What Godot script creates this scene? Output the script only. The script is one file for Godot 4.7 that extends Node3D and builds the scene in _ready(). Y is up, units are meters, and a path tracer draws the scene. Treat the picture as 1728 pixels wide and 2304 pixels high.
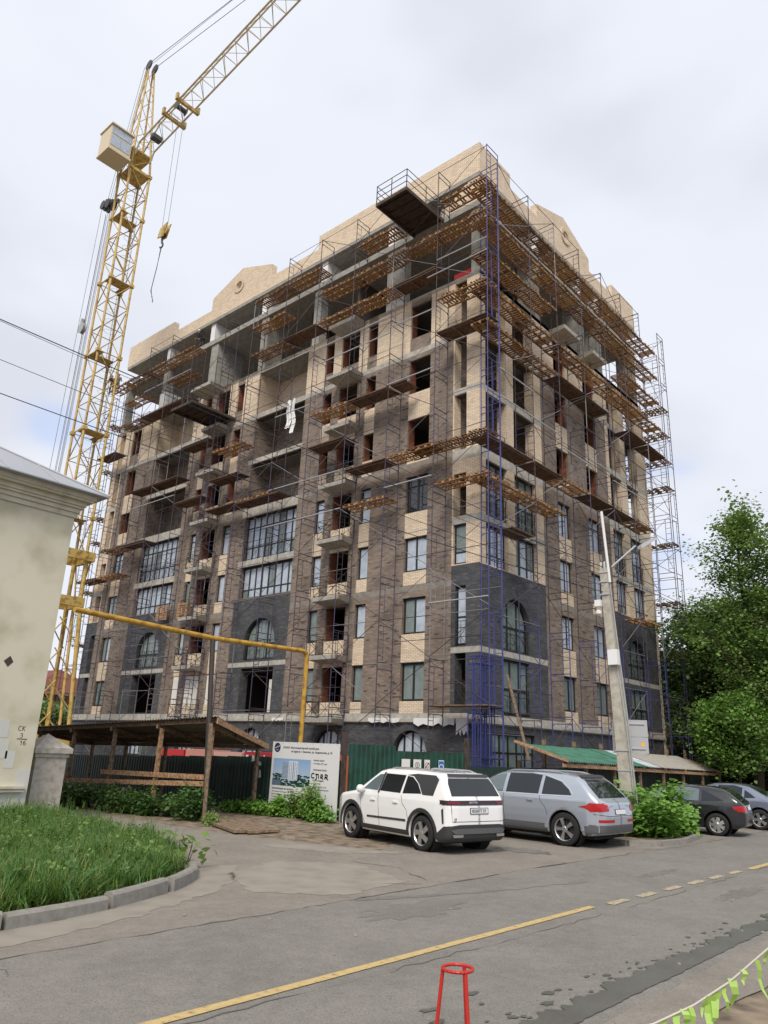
extends Node3D

const EYE := Vector3(17.905, 2.035, 26.365)
const LEV := [3.5, 6.42, 9.4, 12.38, 15.5, 18.85, 21.95, 25.2]
const SILL := [4.2, 7.2, 10.15, 13.08, 16.52, 19.53, 22.75]
const HEAD := [5.9, 8.9, 11.83, 14.97, 18.08, 21.45, 24.7]

var rng := RandomNumberGenerator.new()
var M := {}
var taken := {}


# a bag of triangles with explicit normals
class MB:
	var v := PackedVector3Array()
	var n := PackedVector3Array()

	func tri(a: Vector3, b: Vector3, c: Vector3, na: Vector3, nb: Vector3, nc: Vector3) -> void:
		if (b - a).cross(c - a).dot(na + nb + nc) > 0.0:
			v.append(a); v.append(c); v.append(b)
			n.append(na); n.append(nc); n.append(nb)
		else:
			v.append(a); v.append(b); v.append(c)
			n.append(na); n.append(nb); n.append(nc)

	func quad(a: Vector3, b: Vector3, c: Vector3, d: Vector3, nn: Vector3) -> void:
		tri(a, b, c, nn, nn, nn)
		tri(a, c, d, nn, nn, nn)

	func face(a: Vector3, b: Vector3, c: Vector3, d: Vector3, away: Vector3) -> void:
		var nn := (b - a).cross(d - a)
		if nn.length() < 1e-9:
			nn = (c - b).cross(d - b)
		nn = nn.normalized()
		if nn.dot((a + b + c + d) * 0.25 - away) < 0.0:
			nn = -nn
		quad(a, b, c, d, nn)

	func hexa(p: Array) -> void:  # eight corners: 0-3 bottom ring, 4-7 top ring
		var o := Vector3.ZERO
		for q in p:
			o += q
		o /= 8.0
		face(p[0], p[1], p[2], p[3], o)
		face(p[4], p[5], p[6], p[7], o)
		for i in 4:
			var j := (i + 1) % 4
			face(p[i], p[j], p[4 + j], p[4 + i], o)

	func box(lo: Vector3, hi: Vector3) -> void:
		hexa([Vector3(lo.x, lo.y, lo.z), Vector3(hi.x, lo.y, lo.z), Vector3(hi.x, lo.y, hi.z), Vector3(lo.x, lo.y, hi.z),
			Vector3(lo.x, hi.y, lo.z), Vector3(hi.x, hi.y, lo.z), Vector3(hi.x, hi.y, hi.z), Vector3(lo.x, hi.y, hi.z)])

	func boxt(t: Transform3D, lo: Vector3, hi: Vector3) -> void:
		hexa([t * Vector3(lo.x, lo.y, lo.z), t * Vector3(hi.x, lo.y, lo.z), t * Vector3(hi.x, lo.y, hi.z), t * Vector3(lo.x, lo.y, hi.z),
			t * Vector3(lo.x, hi.y, lo.z), t * Vector3(hi.x, hi.y, lo.z), t * Vector3(hi.x, hi.y, hi.z), t * Vector3(lo.x, hi.y, hi.z)])

	func bar(p: Vector3, q: Vector3, w: float, h: float) -> void:  # rectangular bar, h is measured upright
		var d := (q - p).normalized()
		var s := d.cross(Vector3.UP)
		if s.length() < 0.05:
			s = d.cross(Vector3.RIGHT)
		s = s.normalized() * w * 0.5
		var u := s.cross(d).normalized() * h * 0.5
		hexa([p - s - u, p + s - u, q + s - u, q - s - u, p - s + u, p + s + u, q + s + u, q - s + u])

	func tube(p: Vector3, q: Vector3, r: float, k := 6, r2 := -1.0) -> void:
		if r2 < 0.0:
			r2 = r
		var d := (q - p).normalized()
		var s := d.cross(Vector3(0.13, 0.99, 0.07) if absf(d.y) < 0.9 else Vector3.RIGHT).normalized()
		var u := s.cross(d)
		for i in k:
			var a0 := TAU * i / k
			var a1 := TAU * (i + 1) / k
			var e0 := s * cos(a0) + u * sin(a0)
			var e1 := s * cos(a1) + u * sin(a1)
			tri(p + e0 * r, q + e0 * r2, q + e1 * r2, e0, e0, e1)
			tri(p + e0 * r, q + e1 * r2, p + e1 * r, e0, e1, e1)
			tri(p, p + e0 * r, p + e1 * r, -d, -d, -d)
			tri(q, q + e0 * r2, q + e1 * r2, d, d, d)

	func path(pts: Array, r: float, k := 6) -> void:
		for i in pts.size() - 1:
			tube(pts[i], pts[i + 1], r, k)

	# profile: array of Vector2(radius, height) turned about axis
	func lathe(at: Vector3, axis: Vector3, prof: Array, k := 20) -> void:
		var s := axis.cross(Vector3(0.13, 0.99, 0.07) if absf(axis.y) < 0.9 else Vector3.RIGHT).normalized()
		var u := axis.cross(s).normalized()
		for j in prof.size() - 1:
			var a: Vector2 = prof[j]
			var b: Vector2 = prof[j + 1]
			var t := b - a
			if t.length() < 1e-6:
				continue
			var nr := Vector2(t.y, -t.x).normalized()
			for i in k:
				var e0 := s * cos(TAU * i / k) + u * sin(TAU * i / k)
				var e1 := s * cos(TAU * (i + 1) / k) + u * sin(TAU * (i + 1) / k)
				var p00 := at + e0 * a.x + axis * a.y
				var p01 := at + e1 * a.x + axis * a.y
				var p10 := at + e0 * b.x + axis * b.y
				var p11 := at + e1 * b.x + axis * b.y
				var n0 := e0 * nr.x + axis * nr.y
				var n1 := e1 * nr.x + axis * nr.y
				tri(p00, p10, p11, n0, n0, n1)
				if a.x > 1e-5:
					tri(p00, p11, p01, n0, n1, n1)

	func mesh(m: Material = null) -> ArrayMesh:
		var a := []
		a.resize(Mesh.ARRAY_MAX)
		a[Mesh.ARRAY_VERTEX] = v
		a[Mesh.ARRAY_NORMAL] = n
		var r := ArrayMesh.new()
		if v.size() > 0:
			r.add_surface_from_arrays(Mesh.PRIMITIVE_TRIANGLES, a)
			if m:
				r.surface_set_material(0, m)
		return r


func numbered(called: String) -> String:
	var k: int = taken.get(called, 0)
	taken[called] = k + 1
	return called if k == 0 else "%s_%03d" % [called, k]


func tag(o: Node, label := "", category := "", group := "", kind := "") -> Node:
	if label:
		o.set_meta("label", label)
	if category:
		o.set_meta("category", category)
	if group:
		o.set_meta("group", group)
	if kind:
		o.set_meta("kind", kind)
	return o


func thing(called: String, label: String, category: String, at := Vector3.ZERO, turn := 0.0, group := "") -> Node3D:
	var o := Node3D.new()
	o.name = numbered(called)
	add_child(o)
	o.position = at
	o.rotation.y = turn
	tag(o, label, category, group)
	return o


# one named mesh under parent (or at top level)
func put(called: String, mb: MB, m: Material, parent: Node = null) -> MeshInstance3D:
	return put_mesh(called, mb.mesh(m), parent)


func put_mesh(called: String, me: Mesh, parent: Node = null, m: Material = null, t := Transform3D()) -> MeshInstance3D:
	var o := MeshInstance3D.new()
	o.mesh = me
	if m:
		o.material_override = m
	o.transform = t
	if parent == null:
		o.name = numbered(called)
		add_child(o)
	else:
		o.name = called
		parent.add_child(o, true)
	return o


func lin(r: float, g: float, b: float, a := 1.0) -> Color:
	var c := Color(r, g, b).linear_to_srgb()
	c.a = a
	return c


func mat(called: String, c: Color, rough := 0.8, metal := 0.0) -> StandardMaterial3D:
	var m := StandardMaterial3D.new()
	m.resource_name = called
	m.albedo_color = c
	m.roughness = rough
	m.metallic = metal
	M[called] = m
	return m


func noise_tex(sd: int, freq: float, stops: Array, size := 512, octaves := 5) -> NoiseTexture2D:
	var fn := FastNoiseLite.new()
	fn.seed = sd
	fn.noise_type = FastNoiseLite.TYPE_SIMPLEX_SMOOTH
	fn.frequency = freq
	fn.fractal_octaves = octaves
	var g := Gradient.new()
	var off := PackedFloat32Array()
	var col := PackedColorArray()
	for s in stops:
		off.append(s[0])
		col.append(Color(s[1], s[2], s[3]))
	g.offsets = off
	g.colors = col
	var t := NoiseTexture2D.new()
	t.width = size
	t.height = size
	t.seamless = true
	t.noise = fn
	t.color_ramp = g
	return t


# blotches, streaks and stone grain multiplied into one picture
func grain_tex(sd: int) -> ImageTexture:
	var fn := FastNoiseLite.new()
	fn.seed = sd
	fn.noise_type = FastNoiseLite.TYPE_SIMPLEX_SMOOTH
	fn.frequency = 0.005
	fn.fractal_octaves = 5
	var a := fn.get_seamless_image(1024, 1024)
	fn.frequency = 0.03
	fn.seed = sd + 1
	var b := fn.get_seamless_image(1024, 1024)
	var da := a.get_data()
	var db := b.get_data()
	var r := RandomNumberGenerator.new()
	r.seed = sd
	var out := PackedByteArray()
	out.resize(1024 * 1024 * 3)
	for i in 1024 * 1024:
		var k := 0.82 + 0.10 * da[i] / 255.0 + 0.09 * db[i] / 255.0
		var g := r.randf()
		k *= 0.88 + 0.2 * g
		if g > 0.985:
			k *= 1.22
		elif g < 0.02:
			k *= 0.72
		var v := clampi(int(k * 255.0), 0, 255)
		out[i * 3] = v
		out[i * 3 + 1] = int(v * 0.992)
		out[i * 3 + 2] = int(v * 0.975)
	return ImageTexture.create_from_image(Image.create_from_data(1024, 1024, false, Image.FORMAT_RGB8, out))


func tri_tex(m: StandardMaterial3D, t: Texture2D, metres: float, bump: Texture2D = null, cm := 0.5) -> StandardMaterial3D:
	m.albedo_texture = t
	m.uv1_triplanar = true
	m.uv1_world_triplanar = true
	m.uv1_scale = Vector3.ONE / metres
	if bump:
		m.heightmap_enabled = true
		m.heightmap_texture = bump
		m.heightmap_scale = cm
	return m


# running-bond brickwork, 16 bricks by 32 courses on 4.16 m by 2.4 m
func brick_mat(called: String, tones: Array, joint: Color, sd: int, dark_share := 0.0, dark := Color.BLACK, vary := 0.05) -> StandardMaterial3D:
	var r := RandomNumberGenerator.new()
	r.seed = sd
	var im := Image.create(1024, 1024, false, Image.FORMAT_RGB8)
	var hm := Image.create(1024, 1024, false, Image.FORMAT_L8)
	im.fill(joint)
	hm.fill(Color(0.2, 0.2, 0.2))
	for row in 32:
		for col in 17:
			var x := col * 64 - (32 if row % 2 else 0)
			var c: Color = tones[r.randi() % tones.size()]
			if r.randf() < dark_share:
				c = dark
			var k := r.randf_range(1.0 - vary, 1.0 + vary)
			c = Color(c.r * k, c.g * k, c.b * k)
			if col == 16 and row % 2 == 1:
				c = im.get_pixel(10, row * 32 + 10)
			im.fill_rect(Rect2i(x, row * 32, 61, 29), c)
			for s in 4:
				var kk := r.randf_range(0.96, 1.04)
				im.fill_rect(Rect2i(x + r.randi() % 44, row * 32 + r.randi() % 20, 6 + r.randi() % 10, 3 + r.randi() % 5), Color(c.r * kk, c.g * kk, c.b * kk))
			hm.fill_rect(Rect2i(x, row * 32, 61, 29), Color.WHITE * r.randf_range(0.8, 1.0))
	var m := mat(called, Color.WHITE, 0.85)
	m.albedo_texture = ImageTexture.create_from_image(im)
	m.uv1_triplanar = true
	m.uv1_world_triplanar = true
	m.uv1_scale = Vector3(1 / 4.16, 1 / 2.4, 1 / 4.16)
	if vary > 0.05:
		m.heightmap_enabled = true
		m.heightmap_texture = ImageTexture.create_from_image(hm)
		m.heightmap_scale = 0.25
	return m


func make_materials() -> void:
	var s := func(r: float, g: float, b: float) -> Color: return Color(r, g, b).linear_to_srgb()
	brick_mat("brown_brick", [s.call(0.24, 0.19, 0.155), s.call(0.215, 0.172, 0.143), s.call(0.255, 0.197, 0.156), s.call(0.20, 0.165, 0.142)], s.call(0.17, 0.14, 0.115), 3, 0.09, s.call(0.095, 0.078, 0.068), 0.09)
	brick_mat("cream_brick", [s.call(0.66, 0.545, 0.41), s.call(0.69, 0.57, 0.43), s.call(0.63, 0.515, 0.385)], s.call(0.20, 0.16, 0.12), 5)
	brick_mat("dark_brick", [s.call(0.06, 0.064, 0.073), s.call(0.05, 0.054, 0.062), s.call(0.075, 0.078, 0.087)], s.call(0.1, 0.1, 0.105), 7, 0.02, s.call(0.11, 0.11, 0.118), 0.08)
	brick_mat("orange_block", [s.call(0.22, 0.068, 0.035), s.call(0.17, 0.052, 0.03), s.call(0.27, 0.085, 0.042)], s.call(0.13, 0.07, 0.05), 9)
	M["orange_block"].uv1_scale *= 0.4
	# weathering over the brickwork: dust, lime bloom, damp
	var wear := noise_tex(8, 0.008, [[0.0, 0.86, 0.855, 0.85], [0.35, 0.95, 0.95, 0.945], [0.55, 0.99, 0.99, 0.985], [0.75, 1.0, 1.0, 1.0], [1.0, 1.0, 1.0, 1.0]], 512, 7)
	for k in ["brown_brick", "dark_brick"]:
		var bm: StandardMaterial3D = M[k]
		bm.detail_enabled = true
		bm.detail_albedo = wear
		bm.detail_blend_mode = BaseMaterial3D.BLEND_MODE_MUL
		bm.detail_uv_layer = BaseMaterial3D.DETAIL_UV_2
		bm.uv2_triplanar = true
		bm.uv2_world_triplanar = true
		bm.uv2_scale = Vector3(1 / 9.0, 1 / 6.5, 1 / 9.0)
	var grime := noise_tex(4, 0.012, [[0.0, 0.82, 0.82, 0.81], [0.45, 0.92, 0.915, 0.905], [0.7, 0.97, 0.97, 0.96], [1.0, 1.0, 1.0, 1.0]])
	tri_tex(mat("concrete", lin(0.34, 0.335, 0.315), 0.9), grime, 3.1)
	tri_tex(mat("pale_concrete", lin(0.46, 0.445, 0.41), 0.9), grime, 2.3)
	mat("white_paint_column", lin(0.70, 0.71, 0.72), 0.8)
	tri_tex(mat("grey_band", lin(0.27, 0.245, 0.22), 0.9), grime, 2.3)
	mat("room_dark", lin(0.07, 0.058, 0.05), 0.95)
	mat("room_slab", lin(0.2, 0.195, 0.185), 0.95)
	mat("dark_frame", lin(0.014, 0.013, 0.014), 0.45)
	mat("white_seal", lin(0.6, 0.62, 0.64), 0.6)
	mat("black_iron", lin(0.014, 0.014, 0.016), 0.5)
	var film := noise_tex(14, 0.02, [[0.0, 0.86, 0.88, 0.9], [0.5, 0.95, 0.96, 0.97], [1.0, 1.0, 1.0, 1.0]], 256, 3)
	tri_tex(mat("pane_film", lin(0.46, 0.52, 0.60), 0.06), film, 2.7)
	tri_tex(mat("pane_green", lin(0.20, 0.245, 0.235), 0.06), film, 2.1)
	mat("pane_dark", lin(0.02, 0.024, 0.03), 0.04)
	M["pane_dark"].metallic_specular = 0.8
	mat("white_board", lin(0.70, 0.69, 0.65), 0.7)
	mat("scaffold_blue", lin(0.045, 0.05, 0.20), 0.5)
	mat("scaffold_violet", lin(0.05, 0.04, 0.085), 0.55)
	mat("scaffold_rust", lin(0.055, 0.038, 0.042), 0.65)
	mat("scaffold_grey", lin(0.22, 0.22, 0.24), 0.5, 0.3)
	mat("galvanised", lin(0.48, 0.49, 0.52), 0.4, 0.5)
	var grain := noise_tex(21, 0.02, [[0.0, 0.55, 0.5, 0.45], [0.5, 0.85, 0.82, 0.78], [1.0, 1.0, 1.0, 1.0]], 256, 4)
	tri_tex(mat("pallet_wood", lin(0.46, 0.275, 0.13), 0.85), grain, 0.9)
	tri_tex(mat("pallet_wood_dark", lin(0.30, 0.17, 0.085), 0.85), grain, 0.9)
	tri_tex(mat("plywood", lin(0.16, 0.09, 0.055), 0.8), grain, 1.4)
	tri_tex(mat("plank_grey", lin(0.27, 0.205, 0.15), 0.9), grain, 0.8)
	tri_tex(mat("plank_new", lin(0.50, 0.325, 0.20), 0.85), grain, 0.8)
	var rust := noise_tex(31, 0.015, [[0.0, 0.66, 0.57, 0.5], [0.36, 0.88, 0.85, 0.8], [0.5, 1.0, 1.0, 1.0], [1.0, 1.0, 1.0, 1.0]], 256, 5)
	tri_tex(mat("crane_yellow", lin(0.52, 0.375, 0.12), 0.5), rust, 2.2)
	mat("crane_pale", lin(0.60, 0.52, 0.36), 0.5)
	mat("crane_dark", lin(0.06, 0.06, 0.062), 0.6)
	mat("steel_dark", lin(0.035, 0.03, 0.028), 0.6)
	tri_tex(mat("platform_steel", lin(0.06, 0.042, 0.034), 0.65), rust, 1.9)
	mat("rope", lin(0.07, 0.07, 0.08), 0.6)
	mat("cable", lin(0.012, 0.012, 0.016), 0.6)
	tri_tex(mat("gas_pipe", lin(0.48, 0.28, 0.035), 0.5), rust, 1.5)
	var stain := noise_tex(41, 0.006, [[0.0, 0.86, 0.85, 0.81], [0.4, 0.96, 0.955, 0.94], [0.65, 1.0, 1.0, 1.0], [1.0, 1.0, 1.0, 1.0]], 512, 6)
	tri_tex(mat("plaster_yellow", lin(0.58, 0.555, 0.445), 0.9), stain, 5.0)
	tri_tex(mat("plaster_trim", lin(0.53, 0.50, 0.405), 0.9), stain, 2.2)
	tri_tex(mat("old_plaster", lin(0.45, 0.43, 0.385), 0.95), noise_tex(43, 0.02, [[0.0, 0.8, 0.79, 0.77], [0.5, 0.95, 0.94, 0.93], [1.0, 1.0, 1.0, 1.0]]), 2.4)
	mat("roof_sheet", lin(0.36, 0.38, 0.42), 0.4, 0.3)
	tri_tex(mat("lamp_concrete", lin(0.46, 0.435, 0.38), 0.9), grime, 1.6)
	mat("lamp_grey", lin(0.36, 0.37, 0.39), 0.5)
	tri_tex(mat("fence_green", lin(0.006, 0.052, 0.034), 0.45), rust, 3.0)
	tri_tex(mat("roof_green", lin(0.05, 0.17, 0.115), 0.5), rust, 2.0)
	tri_tex(mat("roof_white", lin(0.50, 0.56, 0.62), 0.4, 0.2), rust, 2.0)
	tri_tex(mat("slate_grey", lin(0.33, 0.315, 0.29), 0.95), grime, 1.0)
	tri_tex(mat("slate_brown", lin(0.16, 0.135, 0.11), 0.95), grime, 1.0)
	mat("print_white", lin(0.62, 0.63, 0.65), 0.55)
	mat("print_ink", lin(0.03, 0.03, 0.04), 0.6)
	mat("print_navy", lin(0.02, 0.024, 0.06), 0.6)
	mat("graffiti_black", lin(0.01, 0.01, 0.012), 0.5)
	mat("red_wrap", lin(0.38, 0.025, 0.03), 0.4)
	mat("red_paint", lin(0.45, 0.022, 0.015), 0.35)
	mat("flag_lime", lin(0.36, 0.55, 0.13), 0.5)
	M["flag_lime"].backlight_enabled = true
	M["flag_lime"].backlight = lin(0.25, 0.4, 0.06)
	mat("flag_cord", lin(0.5, 0.48, 0.42), 0.7)
	mat("tyre", lin(0.012, 0.012, 0.013), 0.85)
	mat("alloy", lin(0.55, 0.55, 0.56), 0.28, 0.85)
	mat("alloy_dark", lin(0.03, 0.03, 0.032), 0.35, 0.3)
	mat("car_under", lin(0.008, 0.008, 0.009), 0.9)
	mat("car_plastic", lin(0.03, 0.031, 0.033), 0.55)
	mat("car_grey_plastic", lin(0.09, 0.093, 0.1), 0.5)
	mat("car_glass", lin(0.012, 0.015, 0.018), 0.03)
	M["car_glass"].metallic_specular = 0.55
	mat("car_glass_clear", lin(0.10, 0.135, 0.15), 0.03)
	M["car_glass_clear"].metallic_specular = 0.7
	mat("lamp_red", lin(0.38, 0.012, 0.014), 0.12)
	tri_tex(mat("fence_dark", lin(0.005, 0.026, 0.019), 0.5), rust, 3.0)
	tri_tex(mat("sand", lin(0.262, 0.241, 0.208), 0.95), noise_tex(56, 0.02, [[0.0, 0.86, 0.855, 0.85], [0.5, 0.96, 0.955, 0.95], [1.0, 1.02, 1.0, 1.0]], 512, 7), 7.3)
	mat("lamp_smoke", lin(0.03, 0.012, 0.014), 0.12)
	mat("chrome", lin(0.75, 0.76, 0.78), 0.12, 1.0)
	for a in [["paint_white", 0.76, 0.77, 0.78, 0.0], ["paint_silver", 0.40, 0.44, 0.50, 0.5], ["paint_black", 0.012, 0.013, 0.018, 0.2], ["paint_steel", 0.20, 0.225, 0.30, 0.5]]:
		var m := mat(a[0], lin(a[1], a[2], a[3]), 0.35, a[4])
		m.clearcoat_enabled = true
		m.clearcoat = 1.0
		m.clearcoat_roughness = 0.04
	for a in [["leaf_a", 0.085, 0.15, 0.038], ["leaf_b", 0.15, 0.24, 0.065], ["leaf_c", 0.042, 0.08, 0.024], ["leaf_bush", 0.13, 0.26, 0.045], ["grass_a", 0.055, 0.135, 0.022], ["grass_b", 0.11, 0.185, 0.038], ["grass_c", 0.16, 0.19, 0.06], ["weed", 0.05, 0.115, 0.025]]:
		var m := mat(a[0], lin(a[1], a[2], a[3]), 0.55)
		m.backlight_enabled = true
		m.backlight = lin(a[1] * 0.9, a[2] * 0.9, a[3] * 0.6)
	tri_tex(mat("bark", lin(0.095, 0.075, 0.058), 0.95), grain, 0.6)
	var asph := grain_tex(51)
	tri_tex(mat("asphalt", lin(0.225, 0.215, 0.202), 0.9), asph, 9.0, noise_tex(52, 0.11, [[0.0, 0.0, 0.0, 0.0], [1.0, 1.0, 1.0, 1.0]], 512, 3), 0.35)
	tri_tex(mat("asphalt_worn", lin(0.255, 0.235, 0.21), 0.92), asph, 6.0)
	tri_tex(mat("asphalt_dark", lin(0.19, 0.183, 0.172), 0.9), asph, 7.3)
	tri_tex(mat("wet_asphalt", lin(0.135, 0.137, 0.126), 0.4), asph, 3.0)
	tri_tex(mat("dirt", lin(0.245, 0.205, 0.165), 0.95), noise_tex(55, 0.012, [[0.0, 0.5, 0.47, 0.44], [0.5, 0.86, 0.84, 0.8], [1.0, 1.1, 1.06, 1.0]], 512, 7), 2.6)
	mat("crack", lin(0.11, 0.103, 0.092), 0.95)
	tri_tex(mat("line_yellow", lin(0.52, 0.385, 0.17), 0.8), noise_tex(57, 0.03, [[0.0, 0.62, 0.64, 0.7], [0.35, 0.93, 0.93, 0.93], [1.0, 1.0, 1.0, 1.0]], 512, 5), 1.6)
	tri_tex(mat("line_worn", lin(0.50, 0.42, 0.28), 0.85), noise_tex(58, 0.03, [[0.0, 0.5, 0.53, 0.6], [0.45, 0.86, 0.87, 0.88], [1.0, 1.0, 1.0, 1.0]], 512, 5), 1.2)
	tri_tex(mat("kerb_stone", lin(0.27, 0.26, 0.24), 0.92), grime, 0.9)
	mat("paper", lin(0.6, 0.6, 0.58), 0.8)
	mat("whitewash", lin(0.52, 0.525, 0.5), 0.9)
	mat("tail_lamp_dark", lin(0.13, 0.01, 0.012), 0.12)
	mat("sign_blue", lin(0.02, 0.11, 0.42), 0.5)
	mat("skin", lin(0.36, 0.2, 0.14), 0.6)
	mat("helmet_white", lin(0.75, 0.75, 0.74), 0.35)
	mat("cloth_dark", lin(0.05, 0.052, 0.06), 0.9)
	mat("cloth_grey", lin(0.16, 0.15, 0.14), 0.9)
	mat("tarp_white", lin(0.66, 0.67, 0.68), 0.5)
	tri_tex(mat("far_brick", lin(0.22, 0.11, 0.075), 0.9), grime, 3.0)
	mat("far_roof", lin(0.16, 0.05, 0.035), 0.8)
	mat("orange_sticker", lin(0.75, 0.40, 0.02), 0.6)


# a point on a facade: a runs along it, d goes into the building. side 0 is the long side (z = 0), side 1 the street side (x = 0)
func fp(side: int, a: float, y: float, d: float) -> Vector3:
	return Vector3(a, y, -d) if side == 0 else Vector3(-d, y, a)


func fn(side: int, a: float, d: float) -> Vector3:
	return Vector3(a, 0, -d) if side == 0 else Vector3(-d, 0, a)


func fbox(mb: MB, side: int, a0: float, a1: float, y0: float, y1: float, d0: float, d1: float) -> void:
	var p := fp(side, a0, y0, d0)
	var q := fp(side, a1, y1, d1)
	mb.box(Vector3(minf(p.x, q.x), minf(p.y, q.y), minf(p.z, q.z)), Vector3(maxf(p.x, q.x), maxf(p.y, q.y), maxf(p.z, q.z)))


# zones: [a0, a1, y0, y1, material key]; holes: [a0, a1, y0, y1]. Facing brick 0.12 thick before a block leaf 0.43 thick.
func facade(side: int, zones: Array, holes: Array, parent: Node) -> void:
	var xs := {}
	var ys := {}
	for z in zones + holes:
		xs[snappedf(z[0], 0.001)] = 1
		xs[snappedf(z[1], 0.001)] = 1
		ys[snappedf(z[2], 0.001)] = 1
		ys[snappedf(z[3], 0.001)] = 1
	var xa := xs.keys()
	var ya := ys.keys()
	xa.sort()
	ya.sort()
	var nx := xa.size() - 1
	var ny := ya.size() - 1
	var grid := []
	grid.resize(nx * ny)
	grid.fill("")
	var raw := []
	raw.resize(nx * ny)
	raw.fill("")
	for z in zones:
		_stamp(grid, xa, ya, nx, ny, z, z[4])
	for h in holes:
		_stamp(grid, xa, ya, nx, ny, h, "")
		if h.size() > 4:
			_stamp(raw, xa, ya, nx, ny, h, "raw")
	var out := {}
	var inner := MB.new()
	var plaster := MB.new()
	for j in ny:
		var y0: float = ya[j]
		var y1: float = ya[j + 1]
		var i := 0
		while i < nx:
			var k: String = grid[j * nx + i]
			if k == "":
				i += 1
				continue
			var e := i
			while e < nx and grid[j * nx + e] == k:
				e += 1
			if not out.has(k):
				out[k] = MB.new()
			var mb: MB = out[k]
			mb.quad(fp(side, xa[i], y0, 0), fp(side, xa[e], y0, 0), fp(side, xa[e], y1, 0), fp(side, xa[i], y1, 0), fn(side, 0, -1))
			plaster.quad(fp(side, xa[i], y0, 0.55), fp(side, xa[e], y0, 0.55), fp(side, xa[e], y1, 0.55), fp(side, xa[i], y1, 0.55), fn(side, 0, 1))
			i = e
		for c in nx:
			var k: String = grid[j * nx + c]
			if k == "":
				continue
			var mb: MB = out[k]
			var x0: float = xa[c]
			var x1: float = xa[c + 1]
			for s in [[c > 0 and grid[j * nx + c - 1] == "", x0, -1.0], [c < nx - 1 and grid[j * nx + c + 1] == "", x1, 1.0]]:
				if s[0]:
					var open: bool = raw[j * nx + c + int(s[2])] == "raw"
					for d in [[0.0, 0.12, mb], [0.12, 0.55, inner if open else mb]]:
						d[2].quad(fp(side, s[1], y0, d[0]), fp(side, s[1], y0, d[1]), fp(side, s[1], y1, d[1]), fp(side, s[1], y1, d[0]), fn(side, s[2], 0))
			for s in [[j == 0 or grid[(j - 1) * nx + c] == "", y0, -1.0], [j == ny - 1 or grid[(j + 1) * nx + c] == "", y1, 1.0]]:
				if s[0]:
					for d in [[0.0, 0.12, mb], [0.12, 0.55, plaster]]:
						d[2].quad(fp(side, x0, s[1], d[0]), fp(side, x1, s[1], d[0]), fp(side, x1, s[1], d[1]), fp(side, x0, s[1], d[1]), Vector3(0, s[2], 0))
	var names := {"brown_brick": "brown_brick_wall", "cream_brick": "cream_brick_wall", "dark_brick": "dark_brick_wall", "pale_concrete": "concrete_band", "grey_band": "grey_course"}
	for k in out:
		put(names[k], out[k], M[k], parent)
	put("inner_block_wall", inner, M["orange_block"], parent)
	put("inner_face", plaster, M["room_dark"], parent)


func _stamp(grid: Array, xa: Array, ya: Array, nx: int, ny: int, z: Array, k: String) -> void:
	for j in ny:
		var y: float = (ya[j] + ya[j + 1]) * 0.5
		if y < z[2] or y > z[3]:
			continue
		for i in nx:
			var x: float = (xa[i] + xa[i + 1]) * 0.5
			if x > z[0] and x < z[1]:
				grid[j * nx + i] = k


# fills the corners of a rectangular hole so that it reads as a round arch, with a proud ring of bricks
func arch_fill(side: int, ac: float, r: float, spring: float, top: float, parent: Node, m: Material, r_end := 0.0) -> void:
	var mb := MB.new()
	var k := 20
	for i in k:
		var t0 := PI * i / k
		var t1 := PI * (i + 1) / k
		var p0 := Vector2(ac + cos(t0) * r, spring + sin(t0) * r)
		var p1 := Vector2(ac + cos(t1) * r, spring + sin(t1) * r)
		mb.quad(fp(side, p0.x, p0.y, 0), fp(side, p0.x, top, 0), fp(side, p1.x, top, 0), fp(side, p1.x, p1.y, 0), fn(side, 0, -1))
		var nn := -(fp(side, cos((t0 + t1) / 2), sin((t0 + t1) / 2), 0))
		mb.quad(fp(side, p0.x, p0.y, 0), fp(side, p1.x, p1.y, 0), fp(side, p1.x, p1.y, 0.5), fp(side, p0.x, p0.y, 0.5), nn)
	put("arch_spandrel", mb, m, parent)
	var ring := MB.new()
	var count := int(PI * (r + 0.15) / 0.1)
	for i in count:
		var t0 := PI * (i + 0.06) / count
		var t1 := PI * (i + 0.94) / count
		var c := []
		for d in [-0.03, 0.05]:
			for q in [[r + 0.002, t0], [r + 0.30, t0], [r + 0.30, t1], [r + 0.002, t1]]:
				c.append(fp(side, ac + cos(q[1]) * q[0], spring + sin(q[1]) * q[0], d))
		ring.hexa(c)
	put("arch_brick_ring", ring, m, parent)


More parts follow.
